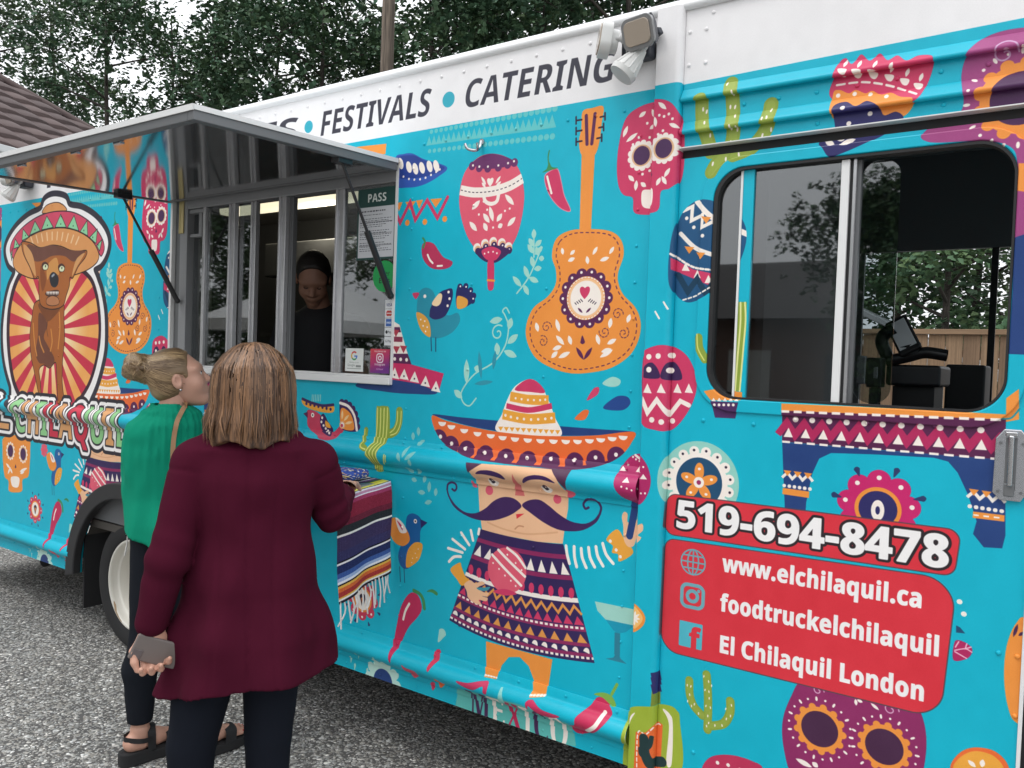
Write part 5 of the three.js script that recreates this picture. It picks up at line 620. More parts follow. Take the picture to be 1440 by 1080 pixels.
{ // double coat hook on the panel
  const q = UV('c2', 590, 628), h = [rod([q[0] + 0.004, q[1] + 0.024, 0.001], [q[0] + 0.004, q[1] + 0.024, 0.006], 0.012, 0.011), tube([[q[0] + 0.004, q[1] + 0.026, 0.006], [q[0] + 0.004, q[1] + 0.004, 0.012], [q[0] + 0.002, q[1] - 0.012, 0.03], [q[0] - 0.02, q[1] - 0.01, 0.052], [q[0] - 0.03, q[1] + 0.008, 0.056]], 0.0055, 20, 8), tube([[q[0] + 0.002, q[1] - 0.008, 0.02], [q[0] + 0.014, q[1] - 0.006, 0.04], [q[0] + 0.016, q[1] + 0.01, 0.044]], 0.005, 14, 8)];
  mesh('coat_hook', merge(h), M.steel, truck);
}
// ---------------------------------------------------------------- fold-down shelf and the striped blanket on it
const SH = { x0: -3.48, x1: -2.128, y: 1.142, z: 0.285 };
mesh('fold_down_shelf', merge([bx(SH.x0 + 0.02, SH.x1 - 0.02, SH.y - 0.03, SH.y - 0.008, 0.01, SH.z - 0.02, 0.005), bar([-2.6, SH.y - 0.04, SH.z - 0.08], [-2.6, SH.y - 0.28, 0.01], 0.02, 0.02), bar([-3.3, SH.y - 0.04, SH.z - 0.08], [-3.3, SH.y - 0.28, 0.01], 0.02, 0.02)]), M.aluMid, truck);
{
  const bt = thing('striped_blanket', 'striped woven blanket with white fringe draped over the fold-down shelf', 'blanket');
  // stripes run along the cloth's own length; drawn across its width
  const strip = [['#1d1a2b', 2], ['#e8e4ea', 0.8], ['#5b3a6b', 3], ['#1f1b2b', 0.8], ['#2c4a3a', 3], ['#c9c23a', 4], ['#e3dd62', 3], ['#171522', 1], ['#e9e4ec', 1.2], ['#c28aa8', 1.6], ['#e9e4ec', 0.8], ['#a83a63', 2.5], ['#8e1f3a', 9], ['#6e1a33', 4], ['#24272c', 5], ['#ece8e2', 1.4], ['#3a2f58', 9], ['#33315f', 6], ['#171522', 1], ['#e9e5e8', 1.2], ['#1d2a5c', 5], ['#3a5a9c', 3], ['#9fb4d9', 2], ['#e9e9ef', 1.5], ['#171522', 1], ['#e5b04a', 1.5], ['#d96a32', 2.2], ['#a8342f', 3], ['#e5b04a', 1], ['#ece8e2', 1.2], ['#222030', 2]];
  const map = canvasTex(256, 1024, (c, W, H) => { const tot = strip.reduce((a, b) => a + b[1], 0); let y = 0; for (const [k, n] of strip) { const h = n / tot * H; c.fillStyle = k; c.fillRect(0, y, W, h + 1); y += h; } const im = c.getImageData(0, 0, W, H), d = im.data; for (let i = 0; i < d.length; i += 4) { const x = (i >> 2) % W, yy = ((i >> 2) / W) | 0, n = (hash(x >> 1, yy, 5) - 0.5) * 34 + ((x >> 1) % 2 ? -6 : 6); for (let k = 0; k < 3; k++) d[i + k] = clamp(d[i + k] + n, 0, 255); } c.putImageData(im, 0, 0); });
  map.wrapS = map.wrapT = THREE.RepeatWrapping;
  const mat = std(0xffffff, 0.95, { map, side: THREE.DoubleSide });
  // one cloth: the top, a front fall, and a fall over each end
  const grid = (nu, nv, f, uvf) => { const pos = [], uv = [], idx = []; for (let j = 0; j <= nv; j++) for (let i = 0; i <= nu; i++) { pos.push(...f(i / nu, j / nv)); uv.push(...uvf(i / nu, j / nv)); } for (let j = 0; j < nv; j++) for (let i = 0; i < nu; i++) { const a = j * (nu + 1) + i, b = a + 1, c = a + nu + 1, d = c + 1; idx.push(a, c, b, b, c, d); } const g = new THREE.BufferGeometry(); g.setAttribute('position', new THREE.Float32BufferAttribute(pos, 3)); g.setAttribute('uv', new THREE.Float32BufferAttribute(uv, 2)); g.setIndex(idx); g.computeVertexNormals(); return g; };
  // distance s from a line across the shelf's right end decides the stripe: across the top, then down the end
  const top = 0.42, fall = 0.36, L = SH.x1 - SH.x0, sv = (s) => 1 - s / 0.456;
  const wrin = (x, z) => 0.004 * noise(x * 9, z * 11, 1) + 0.006 * noise(x * 4, z * 5, 7);
  const topG = grid(70, 14, (a, b) => { const x = lerp(SH.x0, SH.x1, a), z = lerp(0.012, SH.z, b); return [x, SH.y + wrin(x, z) - 0.006 * Math.pow(b, 12) - 0.03 * b * sst(x, SH.x1 - 0.16, SH.x1), z]; }, (a, b) => { const x = lerp(SH.x0, SH.x1, a); return [b * 0.6, sv(0.094 - (SH.x1 - x))]; });
  const endG = (x, dir) => grid(16, 16, (a, b) => { const z = lerp(0.012, SH.z + 0.004, a), y = SH.y - b * fall, k = 0.012 * Math.sin(a * 9 + 1) * b + 0.01 * noise(a * 4, b * 3, x); return [x + dir * (0.006 * Math.min(1, b * 8) + k * 0.7 + 0.02 * b * a), y - (dir > 0 ? 0.03 * a : 0) - 0.03 * a * b, z]; }, (a, b) => [a * 0.6, sv(0.094 + b * fall)]);
  const frontG = grid(60, 12, (a, b) => { const x = lerp(SH.x0, SH.x1, a); return [x, SH.y - 0.03 * sst(x, SH.x1 - 0.16, SH.x1) - b * 0.035, SH.z + 0.006 * Math.min(1, b * 6) + 0.014 * b * Math.sin(x * 21) + 0.004 * noise(x * 8, b * 3, 2)]; }, (a, b) => [0.6 + b * 0.6, sv(0.124 - (SH.x1 - lerp(SH.x0, SH.x1, a)))]);
  mesh('cloth', merge([topG, endG(SH.x1, 1), endG(SH.x0, -1), frontG]), mat, bt);
  const fr = []; for (const [x, dir] of [[SH.x1, 1], [SH.x0, -1]]) for (let i = 0; i < 15; i++) { const a = i / 14, z = lerp(0.02, SH.z - 0.005, a), y = SH.y - fall - (dir > 0 ? 0.06 : 0.03) * a, xx = x + dir * (0.012 + 0.012 * a), l = rr(0.07, 0.11); fr.push(tube([[xx, y + 0.008, z], [xx + dir * rr(0, 0.012), y - l * 0.4, z + rr(-0.01, 0.01)], [xx + dir * rr(-0.01, 0.015), y - l, z + rr(-0.018, 0.018)]], 0.0032, 6, 5)); }
  const fm = mesh('fringe', merge(fr), std(lin(0.75, 0.73, 0.7), 0.9), bt); fm.userData.kind = 'stuff';
}
// ---------------------------------------------------------------- people: signed distances meshed with surface nets
function nets(b0, b1, cell, f) {
  const n = [0, 1, 2].map((i) => Math.ceil((b1[i] - b0[i]) / cell) + 1), [nx, ny, nz] = n, val = new Float32Array(nx * ny * nz), id = new Int32Array(nx * ny * nz).fill(-1), pos = [], idx = [], at = (i, j, k) => (k * ny + j) * nx + i;
  for (let k = 0; k < nz; k++) for (let j = 0; j < ny; j++) for (let i = 0; i < nx; i++) val[at(i, j, k)] = f(b0[0] + i * cell, b0[1] + j * cell, b0[2] + k * cell);
  for (let k = 0; k < nz - 1; k++) for (let j = 0; j < ny - 1; j++) for (let i = 0; i < nx - 1; i++) {
    let c = 0, sx = 0, sy = 0, sz = 0, mask = 0; const v = []; for (let q = 0; q < 8; q++) { const d = val[at(i + (q & 1), j + (q >> 1 & 1), k + (q >> 2))]; v.push(d); if (d < 0) mask |= 1 << q; }
    if (!mask || mask === 255) continue;
    for (let q = 0; q < 8; q++) for (const e of [1, 2, 4]) { if (q & e) continue; const a = v[q], b = v[q | e]; if ((a < 0) === (b < 0)) continue; const t = a / (a - b); sx += (q & 1) + (e === 1 ? t : 0); sy += (q >> 1 & 1) + (e === 2 ? t : 0); sz += (q >> 2) + (e === 4 ? t : 0); c++; }
    id[at(i, j, k)] = pos.length / 3; pos.push(b0[0] + (i + sx / c) * cell, b0[1] + (j + sy / c) * cell, b0[2] + (k + sz / c) * cell);
  }
  const quad = (a, b, c, d, flip) => { if (a < 0 || b < 0 || c < 0 || d < 0) return; if (flip) idx.push(a, c, b, a, d, c); else idx.push(a, b, c, a, c, d); };
  for (let k = 1; k < nz - 1; k++) for (let j = 1; j < ny - 1; j++) for (let i = 1; i < nx - 1; i++) { const a = val[at(i, j, k)] < 0;
    if (a !== val[at(i + 1, j, k)] < 0) quad(id[at(i, j - 1, k - 1)], id[at(i, j, k - 1)], id[at(i, j, k)], id[at(i, j - 1, k)], !a);
    if (a !== val[at(i, j + 1, k)] < 0) quad(id[at(i - 1, j, k - 1)], id[at(i - 1, j, k)], id[at(i, j, k)], id[at(i, j, k - 1)], !a);
    if (a !== val[at(i, j, k + 1)] < 0) quad(id[at(i - 1, j - 1, k)], id[at(i, j - 1, k)], id[at(i, j, k)], id[at(i - 1, j, k)], !a); }
  const g = new THREE.BufferGeometry(); g.setAttribute('position', new THREE.Float32BufferAttribute(pos, 3)); g.setIndex(idx); g.computeVertexNormals(); return g;
}
const smin = (a, b, k) => { const h = Math.max(k - Math.abs(a - b), 0) / k; return Math.min(a, b) - h * h * k * 0.25; };
const cap = (a, b, r0, r1) => { const dx = b[0] - a[0], dy = b[1] - a[1], dz = b[2] - a[2], L = dx * dx + dy * dy + dz * dz; return (x, y, z) => { const t = clamp(((x - a[0]) * dx + (y - a[1]) * dy + (z - a[2]) * dz) / L, 0, 1); return Math.hypot(x - a[0] - dx * t, y - a[1] - dy * t, z - a[2] - dz * t) - lerp(r0, r1, t); }; };
const ell = (c, r) => (x, y, z) => { const p = (x - c[0]) / r[0], q = (y - c[1]) / r[1], s = (z - c[2]) / r[2], k = Math.hypot(p, q, s); return (k - 1) * Math.min(...r) * (k > 1 ? 1 : 1); };
const uni = (list, k) => (x, y, z) => { let d = 1e3; for (const f of list) d = smin(d, f(x, y, z), k); return d; };
// a stack of elliptical rings: [y, x, z, half-width, half-depth]
const stack = (R) => (x, y, z) => { let i = 0; while (i < R.length - 2 && y < R[i + 1][0]) i++; const a = R[i], b = R[i + 1], t = clamp((y - a[0]) / (b[0] - a[0]), 0, 1), s = t * t * (3 - 2 * t), w = lerp(a[3], b[3], s), d = lerp(a[4], b[4], s), p = (x - lerp(a[1], b[1], s)) / w, q = (z - lerp(a[2], b[2], s)) / d; const side = (Math.hypot(p, q) - 1) * Math.min(w, d); return Math.max(side, y - R[0][0], R[R.length - 1][0] - y); };
const boundsNets = (f, b0, b1, cell) => nets(b0, b1, cell, f);
// head in its own frame: face towards +z, origin between the ears
function headF() {
  const skull = ell([0, 0.03, -0.012], [0.074, 0.09, 0.094]), jaw = ell([0, -0.05, 0.028], [0.052, 0.062, 0.06]), chin = ell([0, -0.098, 0.066], [0.024, 0.02, 0.022]), cheekL = ell([-0.036, -0.03, 0.062], [0.026, 0.028, 0.024]), cheekR = ell([0.036, -0.03, 0.062], [0.026, 0.028, 0.024]), brow = ell([0, 0.028, 0.072], [0.05, 0.014, 0.018]);
  const nose = cap([0, 0.012, 0.084], [0, -0.026, 0.104], 0.008, 0.0125), nL = ell([-0.012, -0.031, 0.094], [0.009, 0.007, 0.01]), nR = ell([0.012, -0.031, 0.094], [0.009, 0.007, 0.01]), lipU = ell([0, -0.057, 0.088], [0.022, 0.006, 0.01]), lipD = ell([0, -0.068, 0.086], [0.019, 0.007, 0.01]);
  const eL = ell([-0.031, 0.006, 0.088], [0.018, 0.011, 0.012]), eR = ell([0.031, 0.006, 0.088], [0.018, 0.011, 0.012]);
  const ears = [-1, 1].map((s) => (x, y, z) => { const d = ell([s * 0.077, -0.004, -0.004], [0.009, 0.031, 0.019])(x, y, z), h = ell([s * 0.086, -0.001, 0.0], [0.008, 0.019, 0.01])(x, y, z); return Math.max(d, -h); });
  const base = uni([skull, jaw, chin, cheekL, cheekR, brow], 0.035), feat = uni([nose, nL, nR, lipU, lipD], 0.008);
  return (x, y, z) => { let d = smin(base(x, y, z), feat(x, y, z), 0.012); d = Math.max(d, -Math.min(eL(x, y, z), eR(x, y, z)) - 0.004); return Math.min(smin(d, ears[0](x, y, z), 0.006), smin(d, ears[1](x, y, z), 0.006)); };
}
const HEAD = headF();
function inFrame(f, o, yaw, pitch = 0, roll = 0, s = 1) { const m = new THREE.Matrix4().makeRotationFromEuler(new THREE.Euler(-pitch, yaw, roll, 'YXZ')).setPosition(...o), inv = m.clone().invert(), e = inv.elements; const g = (x, y, z) => f((e[0] * x + e[4] * y + e[8] * z + e[12]) / s, (e[1] * x + e[5] * y + e[9] * z + e[13]) / s, (e[2] * x + e[6] * y + e[10] * z + e[14]) / s) * s; g.m = m; return g; }
// a hand: wrist at the origin, fingers towards -y, palm facing +z, thumb on the +x side (times side)
function handF(curl, side, spread = 0, thumbIn = 0.5) {
  const L = [uni([ell([0, -0.045, 0], [0.036, 0.048, 0.014]), cap([0, 0.01, 0], [0, -0.03, 0], 0.022, 0.026)], 0.02)];
  const fl = [0.074, 0.082, 0.076, 0.06], fx = [0.028, 0.0095, -0.0095, -0.027];
  fl.forEach((l, i) => { let p = [side * fx[i], -0.085 + (i === 3 ? 0.008 : 0), 0], a = 0; const seg = [0.45, 0.3, 0.25], r = [0.0095, 0.0088, 0.0078, 0.0065]; for (let k = 0; k < 3; k++) { a += curl * [0.8, 1.1, 0.7][k]; const q = [p[0] + side * spread * (1.5 - i) * 0.01, p[1] - Math.cos(a) * l * seg[k], p[2] + Math.sin(a) * l * seg[k]]; L.push(cap(p, q, r[k], r[k + 1])); p = q; } });
  const t0 = [side * 0.024, -0.022, 0.006], t1 = [side * 0.05, -0.05, 0.012 + 0.015 * thumbIn], t2 = [side * (0.055 - 0.02 * thumbIn), -0.078, 0.02 + 0.018 * thumbIn], t3 = [side * (0.052 - 0.03 * thumbIn), -0.1, 0.024 + 0.02 * thumbIn];
  L.push(cap(t0, t1, 0.015, 0.011), cap(t1, t2, 0.011, 0.0095), cap(t2, t3, 0.0095, 0.0075));
  return uni(L, 0.006);
}
const skinTex = dataTex(128, (x, y) => { const v = 0.95 + 0.05 * tnoise(x, y, 12, 3) + 0.03 * tnoise(x, y, 40, 5); return [v, v * 0.985, v * 0.98]; }, true);
const skinM = new THREE.MeshPhysicalMaterial({ color: lin(0.56, 0.31, 0.225), roughness: 0.52, sheen: 0.15 }), skinDk = new THREE.MeshPhysicalMaterial({ color: lin(0.32, 0.16, 0.105), roughness: 0.5 });
function paint(g, f) { const p = g.attributes.position, nn = g.attributes.normal, c = new Float32Array(p.count * 3); for (let i = 0; i < p.count; i++) c.set(f(p.getX(i), p.getY(i), p.getZ(i), nn.getX(i), nn.getY(i), nn.getZ(i)), i * 3); g.setAttribute('color', new THREE.BufferAttribute(c, 3)); return g; }
const mergeIdx = (l) => mergeGeometries(l.map((g) => { for (const k of Object.keys(g.attributes)) if (!['position', 'normal', 'color'].includes(k)) g.deleteAttribute(k); return g; }));
function ribbons(list, w0) { // hair: thin tapered ribbons with a colour each
  const pos = [], nor = [], col = [], idx = [];
  for (const { P, N, c, w } of list) { if (P.some((p, i) => Math.abs(P[Math.min(i + 1, P.length - 1)].clone().sub(P[Math.max(i - 1, 0)]).normalize().dot(N[i])) > 0.45)) continue; const b = pos.length / 3; P.forEach((p, i) => { const t = P[Math.min(i + 1, P.length - 1)].clone().sub(P[Math.max(i - 1, 0)]).normalize(), s = new THREE.Vector3().crossVectors(t, N[i]).normalize().multiplyScalar((w ?? w0) * (i === 0 || i === P.length - 1 ? 0.35 : 1)); for (const k of [-1, 1]) { pos.push(p.x + s.x * k, p.y + s.y * k, p.z + s.z * k); nor.push(N[i].x, N[i].y, N[i].z); col.push(...c); } if (i) idx.push(b + i * 2 - 2, b + i * 2 - 1, b + i * 2, b + i * 2 - 1, b + i * 2 + 1, b + i * 2); }); }
  const g = new THREE.BufferGeometry(); g.setAttribute('position', new THREE.Float32BufferAttribute(pos, 3)); g.setAttribute('normal', new THREE.Float32BufferAttribute(nor, 3)); g.setAttribute('color', new THREE.Float32BufferAttribute(col, 3)); g.setIndex(idx); return g;
}
const grad = (f, x, y, z) => { const e = 0.003, d = f(x, y, z); return V3(f(x + e, y, z) - d, f(x, y + e, z) - d, f(x, y, z + e) - d).normalize(); };
function onto(f, p, off) { for (let i = 0; i < 4; i++) { const d = f(p.x, p.y, p.z), n = grad(f, p.x, p.y, p.z); p.addScaledVector(n, off - d); } return grad(f, p.x, p.y, p.z); }
// a person's frame: origin on the ground, x to the photograph's right, z away from the camera
function personFrame(px, depth, groundFrom) { const b = atDepth(px, 540, depth), d = V3(b.x - EYE.x, 0, b.z - EYE.z).normalize(), r = V3(-d.z, 0, d.x), o = V3(b.x, 0, b.z); const L = (x, y, dz = 0) => { const q = ray(x, y), t = (o.clone().addScaledVector(d, dz).sub(EYE).dot(d)) / q.dot(d), w = EYE.clone().addScaledVector(q, t).sub(o); return [w.dot(r), w.y, w.dot(d)]; }; return { o, d, r, L, yaw: Math.atan2(d.x, d.z), toLocal: (v) => { const w = v.clone().sub(o); return [w.dot(r), w.y, w.dot(d)]; } }; }
function personGroup(fr, label, group) { const g = thing('person', label, 'person', [fr.o.x, 0, fr.o.z]); g.quaternion.setFromRotationMatrix(new THREE.Matrix4().makeBasis(fr.r, V3(0, 1, 0), fr.d.clone())); return g; }
const fabric = dataTex(256, (x, y) => { const v = 0.5 + 0.5 * Math.sin((x + y) * 256 * 0.8) * 0.5 + 0.3 * tnoise(x, y, 40, 2); return [v, v, v]; }, false);
// x to the right and z away with y up is left-handed as (r, up, d); the mesh is built with z towards the camera instead
const flipZ = (f) => (x, y, z) => f(x, y, -z);

{ // ---- woman in the burgundy coat
  const fr = personFrame(352, 2.3), L = fr.L, D = 0.0; const G0 = thing('person', 'woman with shoulder-length brown hair and long burgundy blazer, seen from behind', 'person', [fr.o.x, 0, fr.o.z]);
  G0.quaternion.setFromRotationMatrix(new THREE.Matrix4().makeBasis(fr.r, V3(0, 1, 0), fr.d.clone().negate()));
  const Z = (p) => [p[0], p[1], -p[2]], l = (x, y, dz = 0) => Z(L(x, y, dz));            // group frame: z towards the camera
  const head = l(356, 552, 0.02), shL = l(275, 652), shR = l(444, 650), elL = l(239, 778, -0.06), wrL = l(213, 880, -0.05), elR = l(466, 722, 0.05), handW = onZ(491, 668, 0.2), wrR = Z(fr.toLocal(onZ(485, 690, 0.33))), hdR = Z(fr.toLocal(handW));
  const hipL = l(300, 900), hipR = l(390, 900), knL = [l(268, 1080)[0], 0.45, 0.02], knR = [l(375, 1080)[0], 0.45, 0.02], anL = [knL[0] + 0.0, 0.09, 0.05], anR = [knR[0] + 0.005, 0.09, 0.04];
  const foot = (a) => cap([a[0], 0.045, a[2] + 0.02], [a[0], 0.03, a[2] - 0.15], 0.036, 0.026);
  // body under the clothes, one surface
  const bodyF = uni([cap([head[0], head[1] - 0.06, 0.0], [head[0], head[1] - 0.17, 0.01], 0.052, 0.06), stack([[1.38, l(357, 640)[0], 0, 0.1, 0.07], [1.25, 0, 0, 0.15, 0.1], [1.0, 0, 0, 0.13, 0.09], [0.85, 0, 0, 0.16, 0.11], [0.78, 0, 0, 0.15, 0.1]]), cap(shL, elL, 0.04, 0.034), cap(elL, wrL, 0.034, 0.024), cap(shR, elR, 0.04, 0.034), cap(elR, wrR, 0.034, 0.024), cap(hipL, knL, 0.065, 0.045), cap(hipR, knR, 0.065, 0.045), cap(knL, anL, 0.045, 0.033), cap(knR, anR, 0.045, 0.033), foot(anL), foot(anR)], 0.03);
  const headW = inFrame(HEAD, head, Math.PI + 0.12, 0.06);
  // left hand closes round a phone, right hand lies on the shelf
  const hL = inFrame(handF(0.95, -1, 0.2, 0.2), [wrL[0], wrL[1] - 0.005, wrL[2]], 0.15, 0, 0.12), phoneC = [wrL[0] + 0.016, wrL[1] - 0.066, wrL[2] + 0.018];
  const hdYaw = Math.atan2(hdR[0] - wrR[0], hdR[2] - wrR[2]), hR = inFrame(handF(0.5, 1, 0.4, 0.3), wrR, 0, 0, 0); const dirR = V3(hdR[0] - wrR[0], hdR[1] - wrR[1], hdR[2] - wrR[2]).normalize(), hq = new THREE.Matrix4().makeBasis(...(() => { const y = dirR.clone().negate(), z = V3(0, -1, 0), x = new THREE.Vector3().crossVectors(y, z).normalize(); return [x, y, new THREE.Vector3().crossVectors(x, y)]; })()).setPosition(...wrR), he = hq.clone().invert().elements, hf = handF(0.45, -1, 0.4, 0.3), hR2 = (x, y, z) => hf(he[0] * x + he[4] * y + he[8] * z + he[12], he[1] * x + he[5] * y + he[9] * z + he[13], he[2] * x + he[6] * y + he[10] * z + he[14]);
  const bb = (p, r) => [[p[0] - r, p[1] - r, p[2] - r], [p[0] + r, p[1] + r, p[2] + r]];
  const body = mergeIdx([nets([-0.42, -0.01, -0.8], [0.42, 1.5, 0.24], 0.014, bodyF), nets(...bb(head, 0.16), 0.005, headW), nets([wrL[0] - 0.09, wrL[1] - 0.18, wrL[2] - 0.08], [wrL[0] + 0.09, wrL[1] + 0.05, wrL[2] + 0.12], 0.0035, hL), nets(...bb(hdR, 0.15), 0.0035, hR2)]);
  mesh('body', body, skinM, G0);
  // coat: torso rings, sleeves, soft vertical folds, hem lower at the left
  const rings = [[1.425, l(357, 600)[0], 0.0, 0.055, 0.055], [1.385, l(357, 620)[0], 0.0, 0.125, 0.075], [1.34, l(357, 645)[0], 0.004, 0.175, 0.105], [1.25, l(356, 690)[0], 0.008, 0.175, 0.125], [1.1, l(356, 760)[0], 0.006, 0.162, 0.12], [0.95, l(355, 830)[0], 0.008, 0.186, 0.14], [0.8, l(355, 900)[0], 0.01, 0.226, 0.165], [0.6, l(354, 990)[0], 0.01, 0.256, 0.185]];
  const torso = stack(rings), slL = uni([cap(shL, elL, 0.066, 0.054), cap(elL, [wrL[0], wrL[1] + 0.012, wrL[2]], 0.054, 0.046)], 0.03), slR = uni([cap(shR, elR, 0.066, 0.05), cap(elR, [0, 1, 2].map((i) => lerp(elR[i], wrR[i], 0.78)), 0.05, 0.042)], 0.03), collar = cap([head[0] - 0.03, 1.415, 0.015], [head[0] + 0.03, 1.415, 0.015], 0.05, 0.05);
  const hemA = [l(232, 974, 0), l(300, 980, -0.17), l(395, 968, -0.17), l(477, 925, 0)], hemY = (x) => { if (x <= hemA[0][0]) return hemA[0][1]; for (let i = 0; i < 3; i++) if (x < hemA[i + 1][0]) return lerp(hemA[i][1], hemA[i + 1][1], sst(x, hemA[i][0], hemA[i + 1][0])); return hemA[3][1]; };
  const line = (p, w) => Math.exp(-(p * p) / (w * w));
  const alongArm = (A, B, x, y, z) => ((x - A[0]) * (B[0] - A[0]) + (y - A[1]) * (B[1] - A[1]) + (z - A[2]) * (B[2] - A[2])) / ((B[0] - A[0]) ** 2 + (B[1] - A[1]) ** 2 + (B[2] - A[2]) ** 2);
  const coatClean = (x, y, z) => {
    let t0 = smin(torso(x, y, z), collar(x, y, z), 0.03), l0 = slL(x, y, z), r0 = slR(x, y, z);
    if (Math.min(t0, l0, r0) > 0.05 || (Math.min(t0, l0, r0) < -0.05 && y > 0.8)) return Math.min(t0, l0, r0);
    const low = sst(y, 1.2, 0.7), ang = Math.atan2(x, z);
    t0 += 0.013 * low * Math.sin(ang * 6 + 1.3 + Math.sin(y * 4)) + 0.008 * noise(x * 8, y * 3.2, z * 8) + 0.004 * noise(x * 26, y * 12, z * 26) + 0.006 * noise(x * 6 + y * 9, y * 8 - x * 7, z * 5);
    if (z > 0) t0 += 0.005 * line(x - 0.004 - 0.012 * sst(y, 1.1, 0.7), 0.006) + 0.0035 * sst(y, 1.33, 1.2) * (line(x - 0.105 + 0.03 * Math.cos((y - 1.05) * 3), 0.006) + line(x + 0.1 - 0.03 * Math.cos((y - 1.05) * 3), 0.006));
    t0 = Math.max(t0, hemY(x) + 0.003 * Math.sin(ang * 5) - y);
    const aL = alongArm(shL, elL, x, y, z), aL2 = alongArm(elL, wrL, x, y, z), aR = alongArm(shR, elR, x, y, z), wr = (a, k, q) => 0.0028 * Math.sin(a * k + 3 * noise(x * 9, y * 9, z * 9)) * q;
    l0 += 0.005 * noise(x * 15, y * 10, z * 15) + wr(aL, 22, sst(aL, 0.5, 0.95) * sst(aL2, 0.6, 0.1)) + 0.004 * line(aL - 0.12, 0.02);
    r0 += 0.006 * noise(x * 15, y * 12, z * 15) + wr(aR, 20, sst(aR, 0.3, 0.9)) + 0.004 * line(aR - 0.12, 0.03);
    let d = smin(t0, l0, lerp(0.004, 0.03, sst(y, 1.2, 1.32))); return smin(d, r0, lerp(0.008, 0.03, sst(y, 1.2, 1.32)));
  };
  const wool = new THREE.MeshPhysicalMaterial({ color: lin(0.06, 0.006, 0.018), roughness: 0.95, specularIntensity: 0.15, sheen: 0.08, sheenRoughness: 0.7, sheenColor: lin(0.3, 0.05, 0.09) });
  mesh('blazer', nets([-0.37, 0.58, -0.72], [0.37, 1.48, 0.27], 0.0065, coatClean), wool, G0);
  const tr = uni([cap([hipL[0] + 0.01, 0.86, 0], [knL[0], 0.5, 0.02], 0.1, 0.066), cap([hipR[0] - 0.005, 0.86, 0], [knR[0], 0.5, 0.02], 0.098, 0.064), cap([knL[0], 0.5, 0.02], anL, 0.066, 0.05), cap([knR[0], 0.5, 0.02], anR, 0.064, 0.05)], 0.012), trF = (x, y, z) => Math.max(tr(x, y, z) + 0.004 * noise(x * 12, y * 9, z * 12), 0.1 - y);
  mesh('trousers', nets([-0.3, 0.08, -0.15], [0.3, 1.0, 0.18], 0.01, trF), new THREE.MeshPhysicalMaterial({ color: lin(0.008, 0.01, 0.016), roughness: 0.9, specularIntensity: 0.25 }), G0);
  for (const a of [anL, anR]) mesh('shoe', nets([a[0] - 0.06, -0.005, a[2] - 0.22], [a[0] + 0.06, 0.12, a[2] + 0.08], 0.006, (x, y, z) => Math.max(Math.min(uni([cap([a[0], 0.042, a[2] + 0.02], [a[0], 0.032, a[2] - 0.15], 0.044, 0.033)], 0.01)(x, y, z)), 0.001 - y, y - 0.1)), M.gloss, G0);
  // hair: a bob that flares to the shoulders
  const hx = head[0], hy = head[1], hairF = (x, y, z) => { x += 0.005 * Math.sin(y * 45 + z * 12) * sst(y, hy, hy - 0.1); const a = ell([hx, hy + 0.03, 0.0], [0.108, 0.112, 0.112])(x, y, z), bob = stack([[hy + 0.06, hx, 0.0, 0.1, 0.1], [hy - 0.02, hx, 0.004, 0.112, 0.112], [hy - 0.09, hx - 0.003, 0.008, 0.122, 0.115], [hy - 0.15, hx - 0.005, 0.012, 0.118, 0.11]])(x, y, z), th = Math.atan2(x - hx, z), low = sst(y, hy, hy - 0.15); let d = smin(a, bob, 0.03); d += 0.0035 * Math.sin(th * 19 + Math.sin(y * 30)) * low + 0.003 * noise(x * 40, y * 6, z * 40); return Math.max(d, -ell([hx, hy - 0.02, -0.13], [0.065, 0.13, 0.09])(x, y, z), hy - 0.142 - 0.02 * Math.sin(th * 5 + 1) * 0.6 - y); };
  const tone = (th, s) => { const n = noise(th * 9, 1.5, 2) * 0.5 + noise(th * 30, 4, 3) * 0.5, k = clamp(0.5 + n * 1.0 + s, 0, 1); return [lerp(0.05, 0.3, k), lerp(0.024, 0.155, k), lerp(0.013, 0.075, k)]; };
  const base = paint(nets([hx - 0.15, hy - 0.19, -0.16], [hx + 0.15, hy + 0.16, 0.15], 0.006, hairF), (x, y, z) => tone(Math.atan2(x - hx, z), -0.15));
  const rib = []; for (let i = 0; i < 5200; i++) { const th = rr(-2.5, 2.5), P = [], N = [], c = tone(th, rr(-0.3, 0.3)), w1 = rr(-0.09, 0.09), len = rr(0.7, 1.1), off0 = rr(0.001, 0.006), fly = rnd() < 0.25 ? rr(0.004, 0.014) : 0, wav = rr(-0.05, 0.05), wf = rr(5, 9), st = rr(0, 0.35); for (let k = 0; k <= 8; k++) { const t = lerp(st * rnd(), len, k / 8), ph = t * 1.9, a = th + w1 * t + wav * Math.sin(t * wf) * sst(t, 0.4, 1), off = off0 + fly * sst(t, 0.5, 1), rad = t < 0.45 ? 0.11 * Math.sin(t / 0.45 * 1.35) : 0.112, y = t < 0.45 ? hy + 0.142 - 0.14 * (1 - Math.cos(t / 0.45 * 1.35)) : lerp(hy + 0.03, hy - 0.155, (t - 0.45) / 0.55), p = V3(hx + Math.sin(a) * rad, y, Math.cos(a) * rad); const n = onto(hairF, p, off); P.push(p); N.push(n); } if (P.every((p) => isFinite(p.x)) && P.every((p, k) => (!k || p.distanceTo(P[k - 1]) < 0.09) && N[k].dot(V3(p.x - hx, Math.max(0, p.y - hy - 0.02), p.z)) > 0.04)) rib.push({ P, N, c, w: rr(0.0007, 0.0016) }); }
  mesh('hair', mergeIdx([base, ribbons(rib)]), new THREE.MeshPhysicalMaterial({ vertexColors: true, roughness: 0.46, side: THREE.DoubleSide, sheen: 0.3, sheenColor: lin(0.4, 0.3, 0.2) }), G0);
